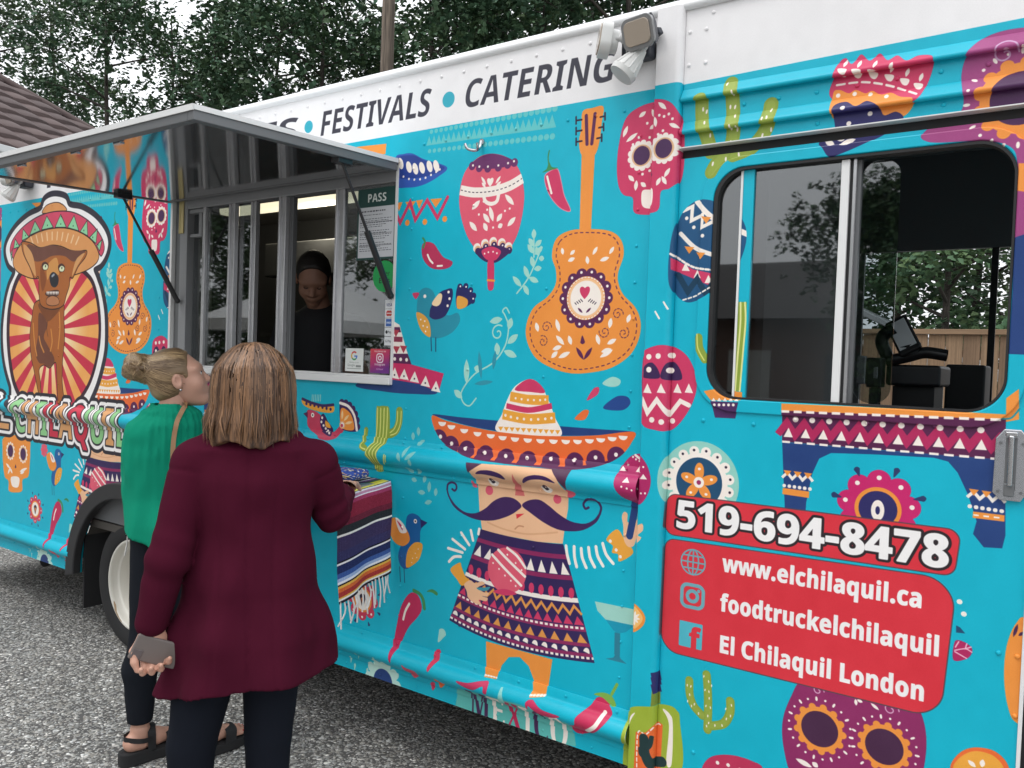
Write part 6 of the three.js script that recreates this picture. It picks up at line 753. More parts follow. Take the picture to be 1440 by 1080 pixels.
  // what she holds: things of their own
  G0.updateMatrixWorld(true);
  const ph = thing('mobile_phone', 'grey mobile phone held low in the hand of the woman in burgundy', 'phone'); ph.position.copy(V3(...phoneC).applyMatrix4(G0.matrixWorld)); ph.quaternion.copy(G0.quaternion).multiply(new THREE.Quaternion().setFromEuler(new THREE.Euler(0.1, 0.15, 1.15)));
  mesh('case', new RoundedBoxGeometry(0.072, 0.128, 0.01, 4, 0.0049), std(lin(0.16, 0.135, 0.125), 0.5), ph); mesh('screen', new RoundedBoxGeometry(0.066, 0.12, 0.002, 2, 0.0009).translate(0, 0, -0.0052), M.gloss, ph); mesh('camera_bump', new RoundedBoxGeometry(0.026, 0.026, 0.003, 2, 0.0014).translate(-0.018, 0.046, 0.006), std(lin(0.12, 0.1, 0.1), 0.4), ph);
  const bag = thing('patterned_pouch', 'small blue patterned cloth pouch under a hand on the blanket', 'pouch'); const bp = onZ(491, 655, 0.17); bag.position.set(bp.x - 0.03, SH.y + 0.028, 0.15);
  const bagT = canvasTex(128, 128, (c) => { c.fillStyle = '#2b4796'; c.fillRect(0, 0, 128, 128); for (let i = 0; i < 60; i++) { c.fillStyle = ['#e9e2d2', '#1d2f66', '#e0b05a', '#5a78c0'][i % 4]; c.beginPath(); c.ellipse(hash(i, 1, 1) * 128, hash(i, 2, 1) * 128, 7, 4, i, 0, 7); c.fill(); } });
  const bg = new RoundedBoxGeometry(0.15, 0.035, 0.1, 6, 0.016), bpz = bg.attributes.position; for (let i = 0; i < bpz.count; i++) bpz.setY(i, bpz.getY(i) + 0.006 * noise(bpz.getX(i) * 30, bpz.getZ(i) * 30, 3)); bg.computeVertexNormals(); mesh('pouch_body', bg, std(0xffffff, 0.85, { map: bagT }), bag); mesh('zip', rod([-0.065, 0.0, 0.051], [0.065, 0.0, 0.051], 0.003), M.brass, bag);
}
{ // ---- woman in green
  const fr = personFrame(236, 3.13), L = fr.L, Z = (p) => [p[0], p[1], -p[2]], l = (x, y, dz = 0) => Z(L(x, y, dz));
  const G1 = thing('person', 'woman in green blouse and black leggings with blonde bun, looking up at the menu', 'person', [fr.o.x, 0, fr.o.z]); G1.quaternion.setFromRotationMatrix(new THREE.Matrix4().makeBasis(fr.r, V3(0, 1, 0), fr.d.clone().negate()));
  const head = l(252, 534, 0), HY = 1.5, HP = 0.3, headW = inFrame(HEAD, head, HY, HP), hm = headW.m;                // face to the photo's right, lifted
  const hp = (x, y, z) => V3(x, y, z).applyMatrix4(hm), A = (v) => [v.x, v.y, v.z];
  const nk0 = A(hp(0, -0.05, -0.03)), nk1 = l(240, 592, 0.0), shL = l(203, 612, -0.03), shR = l(278, 606, 0.1), elL = l(208, 690, 0.05), elR = l(300, 690, 0.16), wrL = l(258, 668, 0.2), wrR = l(288, 660, 0.2), hipL = l(216, 775, -0.02), hipR = l(254, 775, 0.06), knL = l(206, 902, -0.02), cfL = l(197, 940, 0), anL = l(197, 1024, -0.01), knR = l(262, 900, 0.02), anR = l(281, 1054, -0.06);
  const fdir = V3(0.9, 0, -0.44).normalize(), ft = (a, t, y) => [a[0] + fdir.x * t, y, a[2] + fdir.z * t];
  const sole = 0.045, footF = (a) => uni([cap(ft(a, -0.03, sole + 0.035), ft(a, 0.06, sole + 0.035), 0.034, 0.033), cap(ft(a, 0.06, sole + 0.035), ft(a, 0.15, sole + 0.02), 0.033, 0.022), cap([a[0], sole + 0.035, a[2]], a, 0.034, 0.036), ...[-0.03, -0.014, 0.0, 0.014, 0.028].map((o, i) => { const t = [0.185, 0.19, 0.185, 0.178, 0.168][i], px = -fdir.z * o * 1.05, pz = fdir.x * o * 1.05, b = ft(a, 0.13, sole + 0.016), e = ft(a, t, sole + 0.011); return cap([b[0] + px, b[1], b[2] + pz], [e[0] + px, e[1], e[2] + pz], 0.011, 0.009); })], 0.014);
  const bodyF = uni([cap(nk0, nk1, 0.05, 0.058), stack([[1.36, nk1[0], nk1[2], 0.07, 0.06], [1.28, l(238, 620)[0], 0, 0.12, 0.09], [1.05, l(234, 690)[0], 0, 0.11, 0.09], [0.86, l(236, 770)[0], 0, 0.13, 0.11], [0.8, l(236, 780)[0], 0, 0.12, 0.1]]), cap(shL, elL, 0.042, 0.034), cap(elL, wrL, 0.034, 0.024), cap(shR, elR, 0.042, 0.034), cap(elR, wrR, 0.034, 0.024), cap(hipL, knL, 0.07, 0.045), cap(knL, cfL, 0.045, 0.048), cap(cfL, anL, 0.048, 0.033), cap(hipR, knR, 0.07, 0.045), cap(knR, anR, 0.046, 0.033)], 0.03);
  const hl = inFrame(handF(0.5, -1, 0.2, 0.4), wrL, -0.4, 0.6, 1.3), hr = inFrame(handF(0.5, 1, 0.2, 0.4), wrR, -0.6, 0.6, 0.9), bb = (p, r) => [[p[0] - r, p[1] - r, p[2] - r], [p[0] + r, p[1] + r, p[2] + r]];
  const skin = mergeIdx([nets([-0.4, 0.1, -0.42], [0.4, 1.6, 0.3], 0.014, bodyF), nets(...bb(head, 0.165), 0.004, headW), nets([anL[0] - 0.1, 0.0, anL[2] - 0.2], [anL[0] + 0.26, 0.2, anL[2] + 0.12], 0.005, footF(anL)), nets([anR[0] - 0.1, 0.0, anR[2] - 0.2], [anR[0] + 0.26, 0.2, anR[2] + 0.12], 0.005, footF(anR)), nets(...bb(wrL, 0.19), 0.006, hl), nets(...bb(wrR, 0.19), 0.006, hr)]);
  mesh('body', skin, skinM, G1);
  for (const a of [anL, anR]) [-0.03, -0.014, 0.0, 0.014, 0.028].forEach((o, i) => { const e = ft(a, [0.187, 0.192, 0.187, 0.18, 0.17][i], sole + 0.017); mesh('toenail', new THREE.SphereGeometry(0.0065, 8, 6).scale(1, 0.6, 1).translate(e[0] - fdir.z * o * 1.05, e[1], e[2] + fdir.x * o * 1.05), std(lin(0.45, 0.03, 0.03), 0.3), G1); });
  for (const s of [-1, 1]) { const e = A(hp(s * 0.031, 0.006, 0.078)); mesh('eye', new THREE.SphereGeometry(0.0115, 16, 12).translate(...e), std(0xe8e4de, 0.25), G1); mesh('iris', new THREE.SphereGeometry(0.0055, 12, 8).translate(...A(hp(s * 0.031, 0.009, 0.0865))), std(lin(0.05, 0.06, 0.07), 0.2), G1); mesh('eyebrow', tube([hp(s * 0.016, 0.03, 0.089), hp(s * 0.032, 0.036, 0.085), hp(s * 0.05, 0.03, 0.073)], 0.0028, 8, 5), std(lin(0.12, 0.07, 0.04), 0.8), G1); mesh('earring', new THREE.SphereGeometry(0.005, 10, 8).translate(...A(hp(s * 0.084, -0.038, 0.0))), M.steel, G1); }
  mesh('lips', mergeIdx([nets(...bb(A(hp(0, -0.062, 0.09)), 0.035), 0.002, inFrame(uni([ell([0, -0.0575, 0.0895], [0.021, 0.0055, 0.0095]), ell([0, -0.068, 0.0875], [0.018, 0.0065, 0.0095])], 0.002), head, HY, HP))]), std(lin(0.4, 0.14, 0.12), 0.5), G1);
  // blouse: loose, gathered at the neck, short puffed sleeves
  const tor = stack([[1.405, l(243, 575)[0], 0.0, 0.075, 0.065], [1.37, l(243, 582)[0], -0.005, 0.115, 0.085], [1.32, l(238, 600)[0], -0.01, 0.142, 0.11], [1.2, l(231, 645)[0], -0.01, 0.15, 0.125], [1.05, l(229, 700)[0], -0.01, 0.142, 0.125], [0.93, l(233, 740)[0], 0.005, 0.15, 0.15], [0.8, l(236, 790)[0], 0.005, 0.158, 0.16]]);
  const sl = uni([cap(shL, elL, 0.066, 0.075), cap(shR, elR, 0.066, 0.075)], 0.02), hem = (x, z) => 0.862 + 0.05 * sst(x, -0.02, -0.16) + 0.004 * Math.sin(Math.atan2(x, z) * 9);
  const blF = (x, y, z) => { const a = Math.atan2(x, z), up = sst(y, 1.02, 1.36), dn = sst(y, 1.15, 0.9); let d = tor(x, y, z) + 0.004 * up * Math.sin(a * 26) + 0.008 * dn * Math.sin(a * 6 + y * 5) + 0.009 * noise(x * 13, y * 6, z * 13) + 0.005 * noise(x * 32, y * 14, z * 32); d = Math.max(d, hem(x, z) - y); const s = Math.max(sl(x, y, z) + 0.005 * noise(x * 18, y * 18, z * 18), 1.1 - y); d = smin(d, s, 0.03); return Math.max(d, -cap(A(hp(0, -0.04, -0.03)), [nk1[0], nk1[1] + 0.02, nk1[2]], 0.06, 0.06)(x, y, z)); };
  mesh('blouse', nets([-0.35, 0.8, -0.35], [0.4, 1.45, 0.25], 0.008, blF), new THREE.MeshPhysicalMaterial({ color: lin(0.004, 0.25, 0.15), roughness: 0.9, specularIntensity: 0.3 }), G1);
  const lg = uni([cap([hipL[0], 0.9, hipL[2]], knL, 0.086, 0.062), cap(knL, cfL, 0.062, 0.064), cap(cfL, anL, 0.064, 0.044), cap([hipR[0], 0.9, hipR[2]], knR, 0.086, 0.062), cap(knR, [lerp(knR[0], anR[0], 0.3), lerp(knR[1], anR[1], 0.3), knR[2] + 0.012], 0.062, 0.062), cap([lerp(knR[0], anR[0], 0.3), lerp(knR[1], anR[1], 0.3), knR[2] + 0.012], anR, 0.062, 0.044)], 0.014);
  mesh('leggings', nets([-0.35, 0.08, -0.3], [0.35, 1.0, 0.22], 0.009, (x, y, z) => Math.max(lg(x, y, z) + 0.002 * noise(x * 30, y * 20, z * 30), 0.155 - y)), new THREE.MeshPhysicalMaterial({ color: lin(0.009, 0.011, 0.016), roughness: 0.85, specularIntensity: 0.3 }), G1);
  for (const a of [anL, anR]) { // chunky strap sandals
    const s = new THREE.Group(); s.name = 'sandal'; G1.add(s); s.position.set(a[0], 0, a[2]); s.rotation.y = Math.atan2(-fdir.z, fdir.x);
    const o = new THREE.Shape(); o.moveTo(-0.075, 0); o.bezierCurveTo(-0.08, 0.045, 0.0, 0.036, 0.06, 0.044); o.bezierCurveTo(0.14, 0.058, 0.2, 0.045, 0.205, 0); o.bezierCurveTo(0.2, -0.04, 0.14, -0.046, 0.06, -0.038); o.bezierCurveTo(0, -0.034, -0.08, -0.045, -0.075, 0);
    const g = new THREE.ExtrudeGeometry(o, { depth: 0.034, bevelEnabled: true, bevelSize: 0.004, bevelThickness: 0.005, bevelSegments: 2, curveSegments: 16 }).rotateX(-Math.PI / 2).translate(0, 0.006, 0), p = g.attributes.position; for (let i = 0; i < p.count; i++) if (p.getY(i) > 0.02) p.setY(i, p.getY(i) + (p.getX(i) < 0.03 ? 0.008 : -0.004)); g.computeVertexNormals(); mesh('sole', g, M.rubber, s);
    const strap = (pts, w) => { const c = new THREE.CatmullRomCurve3(pts.map((q) => V3(...q))), pos = [], idx = []; for (let i = 0; i <= 16; i++) { const q = c.getPoint(i / 16); for (const k of [-1, 1]) pos.push(q.x + w * k, q.y, q.z); if (i) { const b = i * 2; idx.push(b - 2, b, b - 1, b - 1, b, b + 1); } } const gg = new THREE.BufferGeometry(); gg.setAttribute('position', new THREE.Float32BufferAttribute(pos, 3)); gg.setIndex(idx); gg.computeVertexNormals(); return gg; };
    const sm = std(lin(0.013, 0.013, 0.014), 0.7, { side: THREE.DoubleSide });
    mesh('strap', strap([[0.11, 0.04, 0.045], [0.115, 0.085, 0.035], [0.115, 0.095, 0], [0.115, 0.085, -0.035], [0.11, 0.04, -0.042]], 0.024), sm, s); mesh('strap', strap([[0.03, 0.045, 0.042], [0.03, 0.115, 0.036], [0.04, 0.135, 0], [0.03, 0.115, -0.036], [0.03, 0.045, -0.038]], 0.016), sm, s);
    const hs = []; { const c = new THREE.CatmullRomCurve3([[0.03, 0.09, 0.044], [-0.02, 0.098, 0.046], [-0.062, 0.105, 0.0], [-0.02, 0.098, -0.046], [0.03, 0.09, -0.044]].map((q) => V3(...q))), pos = [], idx = []; for (let i = 0; i <= 24; i++) { const q = c.getPoint(i / 24); pos.push(q.x, q.y - 0.01, q.z, q.x, q.y + 0.01, q.z); if (i) { const b = i * 2; idx.push(b - 2, b, b - 1, b - 1, b, b + 1); } } const gg = new THREE.BufferGeometry(); gg.setAttribute('position', new THREE.Float32BufferAttribute(pos, 3)); gg.setIndex(idx); gg.computeVertexNormals(); mesh('heel_strap', gg, sm, s); }
  }
  // hair swept back into a bun
  const bun = A(hp(0, 0.085, -0.128));
  const hairline = (x, y, z) => z - (0.058 + 0.22 * Math.min(0, y - 0.05) * 1.0 - (y < 0.0 ? 0.012 : 0) - Math.abs(x) * 0.12), nape = (x, y, z) => -0.062 - y - 0.25 * z * 0;
  const scalp = (x, y, z) => Math.max(smin(ell([0, 0.034, -0.016], [0.081, 0.094, 0.103])(x, y, z), ell([0, -0.03, -0.05], [0.06, 0.045, 0.056])(x, y, z), 0.03), hairline(x, y, z), nape(x, y, z), -ell([0.078, -0.01, 0.008], [0.02, 0.036, 0.03])(x, y, z), -ell([-0.078, -0.01, 0.008], [0.02, 0.036, 0.03])(x, y, z));
  const scalpW = inFrame(scalp, head, HY, HP), bunF = (x, y, z) => { const dx = x - bun[0], dy = y - bun[1], dz = z - bun[2], a = Math.atan2(dy, dx); return Math.hypot(dx / 1.05, dy, dz / 1.05) - 0.056 - 0.004 * Math.sin(a * 4 + Math.hypot(dx, dy, dz) * 90 + dz * 60) - 0.003 * noise(x * 45, y * 45, z * 45); };
  const hairF = (x, y, z) => smin(scalpW(x, y, z), bunF(x, y, z), 0.02) + 0.002 * noise(x * 30, y * 30, z * 30);
  const tone = (n) => { const k = clamp(n, 0, 1); return [lerp(0.14, 0.5, k), lerp(0.085, 0.35, k), lerp(0.045, 0.19, k)]; };
  const base = paint(nets([head[0] - 0.24, head[1] - 0.16, head[2] - 0.17], [head[0] + 0.14, head[1] + 0.19, head[2] + 0.17], 0.0055, hairF), (x, y, z) => tone(0.3 + 0.35 * noise(x * 22, y * 22, z * 22)));
  const rib = []; const bl = V3(...bun); for (let i = 0; i < 2600; i++) { const a = rr(-2.2, 2.2), s0 = hp(Math.sin(a) * 0.085, 0.03 + Math.cos(a) * 0.1 - (Math.abs(a) > 1.4 ? 0.03 : 0), rr(-0.06, 0.06)), P = [], N = [], e = bl.clone().add(V3(rr(-0.02, 0.02), rr(-0.02, 0.02), rr(-0.02, 0.02))), off = rr(0.0008, 0.004), k0 = noise(a * 9, 3, 1) * 0.45 + 0.42 + rr(-0.25, 0.25), c = tone(k0); let ok = true; for (let k = 0; k <= 6; k++) { const p = s0.clone().lerp(e, k / 6 * 0.9); const n = onto(hairF, p, off); if (!isFinite(p.x) || (k && p.distanceTo(P[k - 1]) > 0.07) || hairF(p.x, p.y, p.z) > off + 0.004) ok = false; P.push(p); N.push(n); } if (ok) rib.push({ P, N, c, w: rr(0.0007, 0.0015) }); }
  for (let i = 0; i < 900; i++) { const ax = V3(rr(-1, 1), rr(-1, 1), rr(-0.6, 1)).normalize(), u = new THREE.Vector3().crossVectors(ax, V3(0.3, 0.9, 0.2)).normalize(), v = new THREE.Vector3().crossVectors(ax, u), a0 = rr(0, 6.28), ar = rr(0.5, 1.5), P = [], N = [], c = tone(0.45 + rr(-0.35, 0.4)); for (let k = 0; k <= 7; k++) { const t = a0 + ar * k / 7, p = bl.clone().addScaledVector(u, Math.cos(t) * 0.05).addScaledVector(v, Math.sin(t) * 0.05).addScaledVector(ax, 0.025); const n = onto(bunF, p, 0.002); P.push(p); N.push(n); } rib.push({ P, N, c, w: rr(0.0007, 0.0015) }); }
  mesh('hair', mergeIdx([base, ribbons(rib)]), new THREE.MeshPhysicalMaterial({ vertexColors: true, roughness: 0.42, side: THREE.DoubleSide }), G1);
  G1.updateMatrixWorld(true);
  // shoulder bag: strap over the back
  const sb = thing('shoulder_bag', 'tan leather bag strap worn over the back of the green blouse', 'bag'); sb.position.copy(G1.position); sb.quaternion.copy(G1.quaternion);
  const P = [l(262, 574, -0.02), l(256, 578, -0.07), l(250, 590, -0.11), l(246, 612, -0.135), l(244, 650, -0.14), l(250, 700, -0.13), l(262, 750, -0.1), l(280, 790, 0.02)].map((q) => { const v = V3(...q); onto(tor, v, 0.01); return v; });
  { const c = new THREE.CatmullRomCurve3(P), pos = [], idx = []; for (let i = 0; i <= 50; i++) { const q = c.getPoint(i / 50), t = c.getTangent(i / 50), n = onto(tor, q, 0.011), s = new THREE.Vector3().crossVectors(t, n).normalize().multiplyScalar(0.0085); pos.push(q.x - s.x, q.y - s.y, q.z - s.z, q.x + s.x, q.y + s.y, q.z + s.z); if (i) { const b = i * 2; idx.push(b - 2, b, b - 1, b - 1, b, b + 1); } } const g = new THREE.BufferGeometry(); g.setAttribute('position', new THREE.Float32BufferAttribute(pos, 3)); g.setIndex(idx); g.computeVertexNormals(); mesh('strap', g, std(lin(0.36, 0.2, 0.1), 0.6, { side: THREE.DoubleSide }), sb); const e = P[P.length - 1]; mesh('pouch', new RoundedBoxGeometry(0.2, 0.15, 0.07, 4, 0.02).translate(e.x + 0.04, e.y - 0.06, e.z - 0.02), std(lin(0.3, 0.16, 0.08), 0.6), sb); }
}
{ // ---- the cook behind the serving window
  const c = onZ(452, 400, -0.42), fr = { o: V3(c.x, 0.66, c.z) }, G2 = thing('person', 'cook in dark clothes bending over the counter behind the serving window', 'person', [c.x, 0.66, c.z]); G2.rotation.y = 0.45;
  const hy = onZ(456, 395, -0.42).y - 0.66, head = [0, hy, 0.1], headW = inFrame(HEAD, head, 0.35, -0.65), shL = [-0.17, hy - 0.24, -0.02], shR = [0.17, hy - 0.24, -0.02], elL = [-0.24, hy - 0.5, 0.1], elR = [0.24, hy - 0.5, 0.1], wrL = [-0.08, 0.66, 0.3], wrR = [0.1, 0.67, 0.3];
  const bodyF = uni([cap([0, hy - 0.06, 0.06], [0, hy - 0.19, -0.01], 0.052, 0.06), cap(shL, elL, 0.04, 0.034), cap(elL, wrL, 0.034, 0.026), cap(shR, elR, 0.04, 0.034), cap(elR, wrR, 0.034, 0.026), cap([0, hy - 0.3, -0.04], [0, 0.3, -0.1], 0.1, 0.1), cap([-0.09, 0.35, -0.1], [-0.1, 0.03, -0.1], 0.07, 0.04), cap([0.09, 0.35, -0.1], [0.1, 0.03, -0.1], 0.07, 0.04)], 0.03), bb = (p, r) => [[p[0] - r, p[1] - r, p[2] - r], [p[0] + r, p[1] + r, p[2] + r]];
  const hl = inFrame(handF(0.5, -1, 0.2, 0.4), wrL, 0, -1.2, 0.3), hr = inFrame(handF(0.5, 1, 0.2, 0.4), wrR, 0, -1.2, -0.3);
  mesh('body', mergeIdx([nets([-0.35, 0, -0.3], [0.35, hy, 0.4], 0.016, bodyF), nets(...bb(head, 0.16), 0.005, headW), nets(...bb(wrL, 0.2), 0.007, hl), nets(...bb(wrR, 0.2), 0.007, hr)]), skinDk, G2);
  mesh('shirt', nets([-0.36, 0.2, -0.3], [0.36, hy, 0.4], 0.014, uni([cap([0, hy - 0.25, -0.03], [0, 0.3, -0.1], 0.15, 0.16), cap(shL, elL, 0.062, 0.058), cap(shR, elR, 0.062, 0.058), cap(shL, shR, 0.07, 0.07)], 0.05)), std(lin(0.012, 0.012, 0.015), 0.85), G2);
  mesh('trousers', nets([-0.25, 0.0, -0.3], [0.25, 0.5, 0.1], 0.016, uni([cap([-0.09, 0.35, -0.1], [-0.1, 0.05, -0.1], 0.09, 0.07), cap([0.09, 0.35, -0.1], [0.1, 0.05, -0.1], 0.09, 0.07)], 0.02)), M.black, G2);
  for (const s of [-1, 1]) { const hp = (x, y, z) => V3(x, y, z).applyMatrix4(headW.m); mesh('eyebrow', tube([hp(s * 0.014, 0.026, 0.091), hp(s * 0.032, 0.033, 0.087), hp(s * 0.05, 0.027, 0.074)], 0.0035, 8, 5), std(lin(0.012, 0.01, 0.01), 0.8), G2); mesh('eyelid', tube([hp(s * 0.018, 0.003, 0.087), hp(s * 0.031, -0.002, 0.088), hp(s * 0.044, 0.003, 0.08)], 0.003, 8, 5), std(lin(0.05, 0.025, 0.02), 0.7), G2); } mesh('lips', nets(...bb(V3(0, -0.062, 0.09).applyMatrix4(headW.m).toArray(), 0.035), 0.0025, inFrame(uni([ell([0, -0.0575, 0.0895], [0.021, 0.0055, 0.0095]), ell([0, -0.068, 0.0875], [0.018, 0.0065, 0.0095])], 0.002), head, 0.35, -0.65)), std(lin(0.22, 0.08, 0.065), 0.55), G2);
  const hairF = inFrame((x, y, z) => Math.max(ell([0, 0.036, -0.018], [0.082, 0.096, 0.104])(x, y, z) + 0.002 * noise(x * 60, y * 60, z * 60), z - 0.045 - 0.4 * (y - 0.06), -0.05 - y), head, 0.35, -0.65); mesh('hair', nets(...bb(head, 0.17), 0.007, hairF), std(lin(0.014, 0.011, 0.01), 0.5), G2);
}
// ---------------------------------------------------------------- trees
const leafMats = [[0.035, 0.075, 0.022], [0.05, 0.1, 0.03], [0.028, 0.062, 0.026]].map((c) => new THREE.MeshPhysicalMaterial({ color: lin(...c), roughness: 0.8, transmission: 0.3, thickness: 0, side: THREE.DoubleSide }));
const leafM0 = new THREE.MeshPhysicalMaterial({ color: 0xffffff, roughness: 0.75, side: THREE.DoubleSide });
const barkT = dataTex(256, (x, y) => { const v = 0.42 + 0.16 * tnoise(x, y * 0.4, 24, 2) + 0.12 * tnoise(x, y, 50, 3); return [v, v * 0.93, v * 0.85]; }, true), barkM = std(lin(0.3, 0.3, 0.3), 0.95, { map: barkT });
const cluster = (() => { const l = []; for (let i = 0; i < 5; i++) { const g = new THREE.BufferGeometry(), a = i / 5 * 6.283 + hash(i, 1, 1), w = 0.2, L = 0.55; g.setAttribute('position', new THREE.Float32BufferAttribute([0, 0, 0, L * 0.5, 0.05, w, L, -0.06, 0, L * 0.5, 0.05, -w], 3)); g.setIndex([0, 1, 2, 0, 2, 3]); g.rotateX(rrh(i)); g.rotateZ(-0.5 + hash(i, 4, 2)); g.rotateY(a); g.translate(Math.cos(a) * 0.1, hash(i, 2, 5) * 0.4, Math.sin(a) * 0.1); g.computeVertexNormals(); l.push(g); } function rrh(i) { return hash(i, 9, 9) * 1.6 - 0.8; } return mergeGeometries(l); })();
function tree(name, label, x, z, o, group) {
  const { h = 11, r = 3, y0 = 2.5, n = 5000, size = 0.26, trunk = 0.16, tint = [0.04, 0.085, 0.028], lean = 0, conical = 0, limbs = 16, clumps = 0, cat = 'tree' } = o, t = thing(name, label, cat, [x, 0, z], group), wood = [], ends = [];
  const top = V3(lean, h * 0.94, rr(-0.3, 0.3)), spine = [V3(0, -0.1, 0), V3(lean * 0.2 + rr(-0.1, 0.1), h * 0.3, rr(-0.1, 0.1)), V3(lean * 0.6, h * 0.65, rr(-0.2, 0.2)), top], cv = new THREE.CatmullRomCurve3(spine);
  for (let i = 0; i < 10; i++) wood.push(rod(cv.getPoint(i / 10), cv.getPoint((i + 1) / 10 + (i < 9 ? 0.004 : 0)), lerp(trunk, trunk * 0.15, i / 10), lerp(trunk, trunk * 0.15, (i + 1) / 10), 9));
  for (let i = 0; i < limbs; i++) { const f = lerp(clamp(y0 / h + 0.03, 0.05, 0.9), 0.95, (i + rnd()) / limbs), b = cv.getPoint(f), a = rr(0, 6.283), env = conical ? (1 - f) * 1.15 + 0.08 : Math.sqrt(Math.max(0.05, 1 - Math.pow((f * h - (y0 + h) / 2) / ((h - y0) / 2), 2))), len = r * env * rr(0.7, 1.05), m = b.clone().add(V3(Math.cos(a) * len * 0.5, len * (conical ? -0.02 : 0.22), Math.sin(a) * len * 0.5)), e = b.clone().add(V3(Math.cos(a) * len, len * (conical ? -0.12 : 0.36), Math.sin(a) * len)), rb = trunk * lerp(0.5, 0.18, f); wood.push(rod(b, m, rb, rb * 0.6, 6), rod(m, e, rb * 0.6, rb * 0.2, 5)); ends.push(m, e, e); for (let k = 0; k < 3; k++) { const q = m.clone().lerp(e, rr(0, 0.8)), s = q.clone().add(V3(rr(-1, 1), rr(-0.2, 0.9), rr(-1, 1)).multiplyScalar(len * 0.34)); wood.push(rod(q, s, rb * 0.35, rb * 0.12, 4)); ends.push(s, s); } }
  for (let i = 0; i < clumps; i++) { const a = rr(0, 6.283), f = rnd(), y = lerp(y0, h, f), env = Math.sqrt(Math.max(0, 1 - Math.pow(f * 2 - 1, 2))) * rr(0.3, 1); ends.push(V3(lean * f + Math.cos(a) * r * env, y, Math.sin(a) * r * env)); }
  mesh('trunk', merge(wood), barkM, t);
  const im = new THREE.InstancedMesh(cluster, leafM0, n), mm = new THREE.Matrix4(), q = new THREE.Quaternion(), e = new THREE.Euler(), c = new THREE.Color(); im.name = 'crown'; im.castShadow = im.receiveShadow = true;
  const cs = r * 0.26; for (let i = 0; i < n; i++) { const b = ends[(rnd() * ends.length) | 0], g = () => (rnd() + rnd() + rnd() - 1.5) * 1.15; e.set(rr(-0.7, 0.7), rr(0, 6.28), rr(-0.7, 0.7)); const s = size * rr(0.6, 1.25); mm.compose(V3(b.x + g() * cs, b.y + g() * cs * 0.75, b.z + g() * cs), q.setFromEuler(e), V3(s, s, s)); im.setMatrixAt(i, mm); const k = rr(0.7, 1.35), w = rr(-0.15, 0.15); im.setColorAt(i, c.setRGB(tint[0] * k * (1 + w), tint[1] * k, tint[2] * k * (1 - w))); }
  im.userData.kind = 'stuff'; t.add(im); return t;
}
const gz = (px, z) => onZ(px, 480, z).x; // where a pixel column meets the plane z
{
  const kinds = [['broad dark green tree', [0.045, 0.095, 0.045]], ['mid green leafy tree', [0.06, 0.115, 0.05]], ['loose grey-green tree', [0.075, 0.115, 0.065]]];
  for (const [px, z, h, r, k, where] of [[-30, -10, 14.5, 3.6, 2, 'behind the ridge of the tiled roof'], [70, -13, 16, 3.6, 1, 'over the hip of the tiled roof'], [150, -11, 13.5, 2.9, 0, 'just past the end of the tiled roof'], [225, -14, 14, 3.1, 1, 'straight behind the raised hatch'], [300, -12, 12, 2.6, 0, 'behind the near corner of the hatch'], [375, -14.5, 14, 3.0, 1, 'where hatch and truck roof meet'], [440, -12, 12, 2.6, 0, 'two trees short of the utility pole'], [505, -15, 14, 3.0, 2, 'hard by the utility pole'], [590, -12.5, 12, 2.7, 0, 'in front of the next tree past the utility pole'], [650, -15.5, 14, 3.2, 1, 'above the word FESTIVALS'], [730, -13, 12.5, 2.8, 0, 'above the start of the word CATERING'], [800, -16, 14, 3.3, 1, 'above the end of the word CATERING'], [880, -13, 13, 2.9, 0, 'behind the floodlight']]) tree('leafy_tree', `${kinds[k][0]} ${where}`, gz(px, z), z, { h, r, y0: 2.0, n: 2700, size: 0.27, trunk: 0.15, tint: kinds[k][1], lean: rr(-0.6, 0.6), limbs: 22, clumps: 10 }, 'trees behind the truck');
  // seen through the open cab windows
  for (const [px, z, h, r, k, y0, where] of [[1180, -17, 9, 2.6, 1, 1.5, 'beyond the fence, half hidden by the cab window sash'], [1262, -15, 8.5, 2.2, 0, 2.6, 'over the shed roof beyond the fence'], [1330, -13, 5.0, 1.5, 1, 0.8, 'small and bushy right behind the fence'], [1375, -16, 8, 2.2, 0, 1, 'beyond the fence beside the black door post'], [1450, -15, 8, 2.4, 2, 1.2, 'beyond the fence past the black door post']]) tree('garden_tree', `${kinds[k][0]} ${where}`, gz(px, z), z, { h, r, y0, n: 1500, size: 0.24, trunk: 0.11, tint: kinds[k][1].map((v) => v * 1.25), limbs: 14, clumps: 10 }, 'trees beyond the wooden fence');
  // behind the camera: what the panes mirror
  tree('street_tree', 'round dark tree across the car park mirrored in the cab window', -1.9, 13, { h: 5.6, r: 2.1, y0: 1.2, n: 7000, size: 0.18, trunk: 0.14, limbs: 12, clumps: 12 }); for (const [x, z, w] of [[-11.5, 12, 'behind the market tent'], [-15, 11, 'two along from the market tent'], [-19, 12, 'farthest from the market tent along the car park']]) tree('street_tree', 'dark leafy tree ' + w, x, z, { h: 8.5, r: 2.7, y0: 1.2, n: 4200, size: 0.24, trunk: 0.16, limbs: 14, clumps: 14 }, 'trees across the car park'); tree('street_tree', 'tall tree beside the house across the car park', 4.5, 15, { h: 9, r: 2.8, y0: 2, n: 3000, size: 0.28, trunk: 0.18, limbs: 12, clumps: 12 });
}
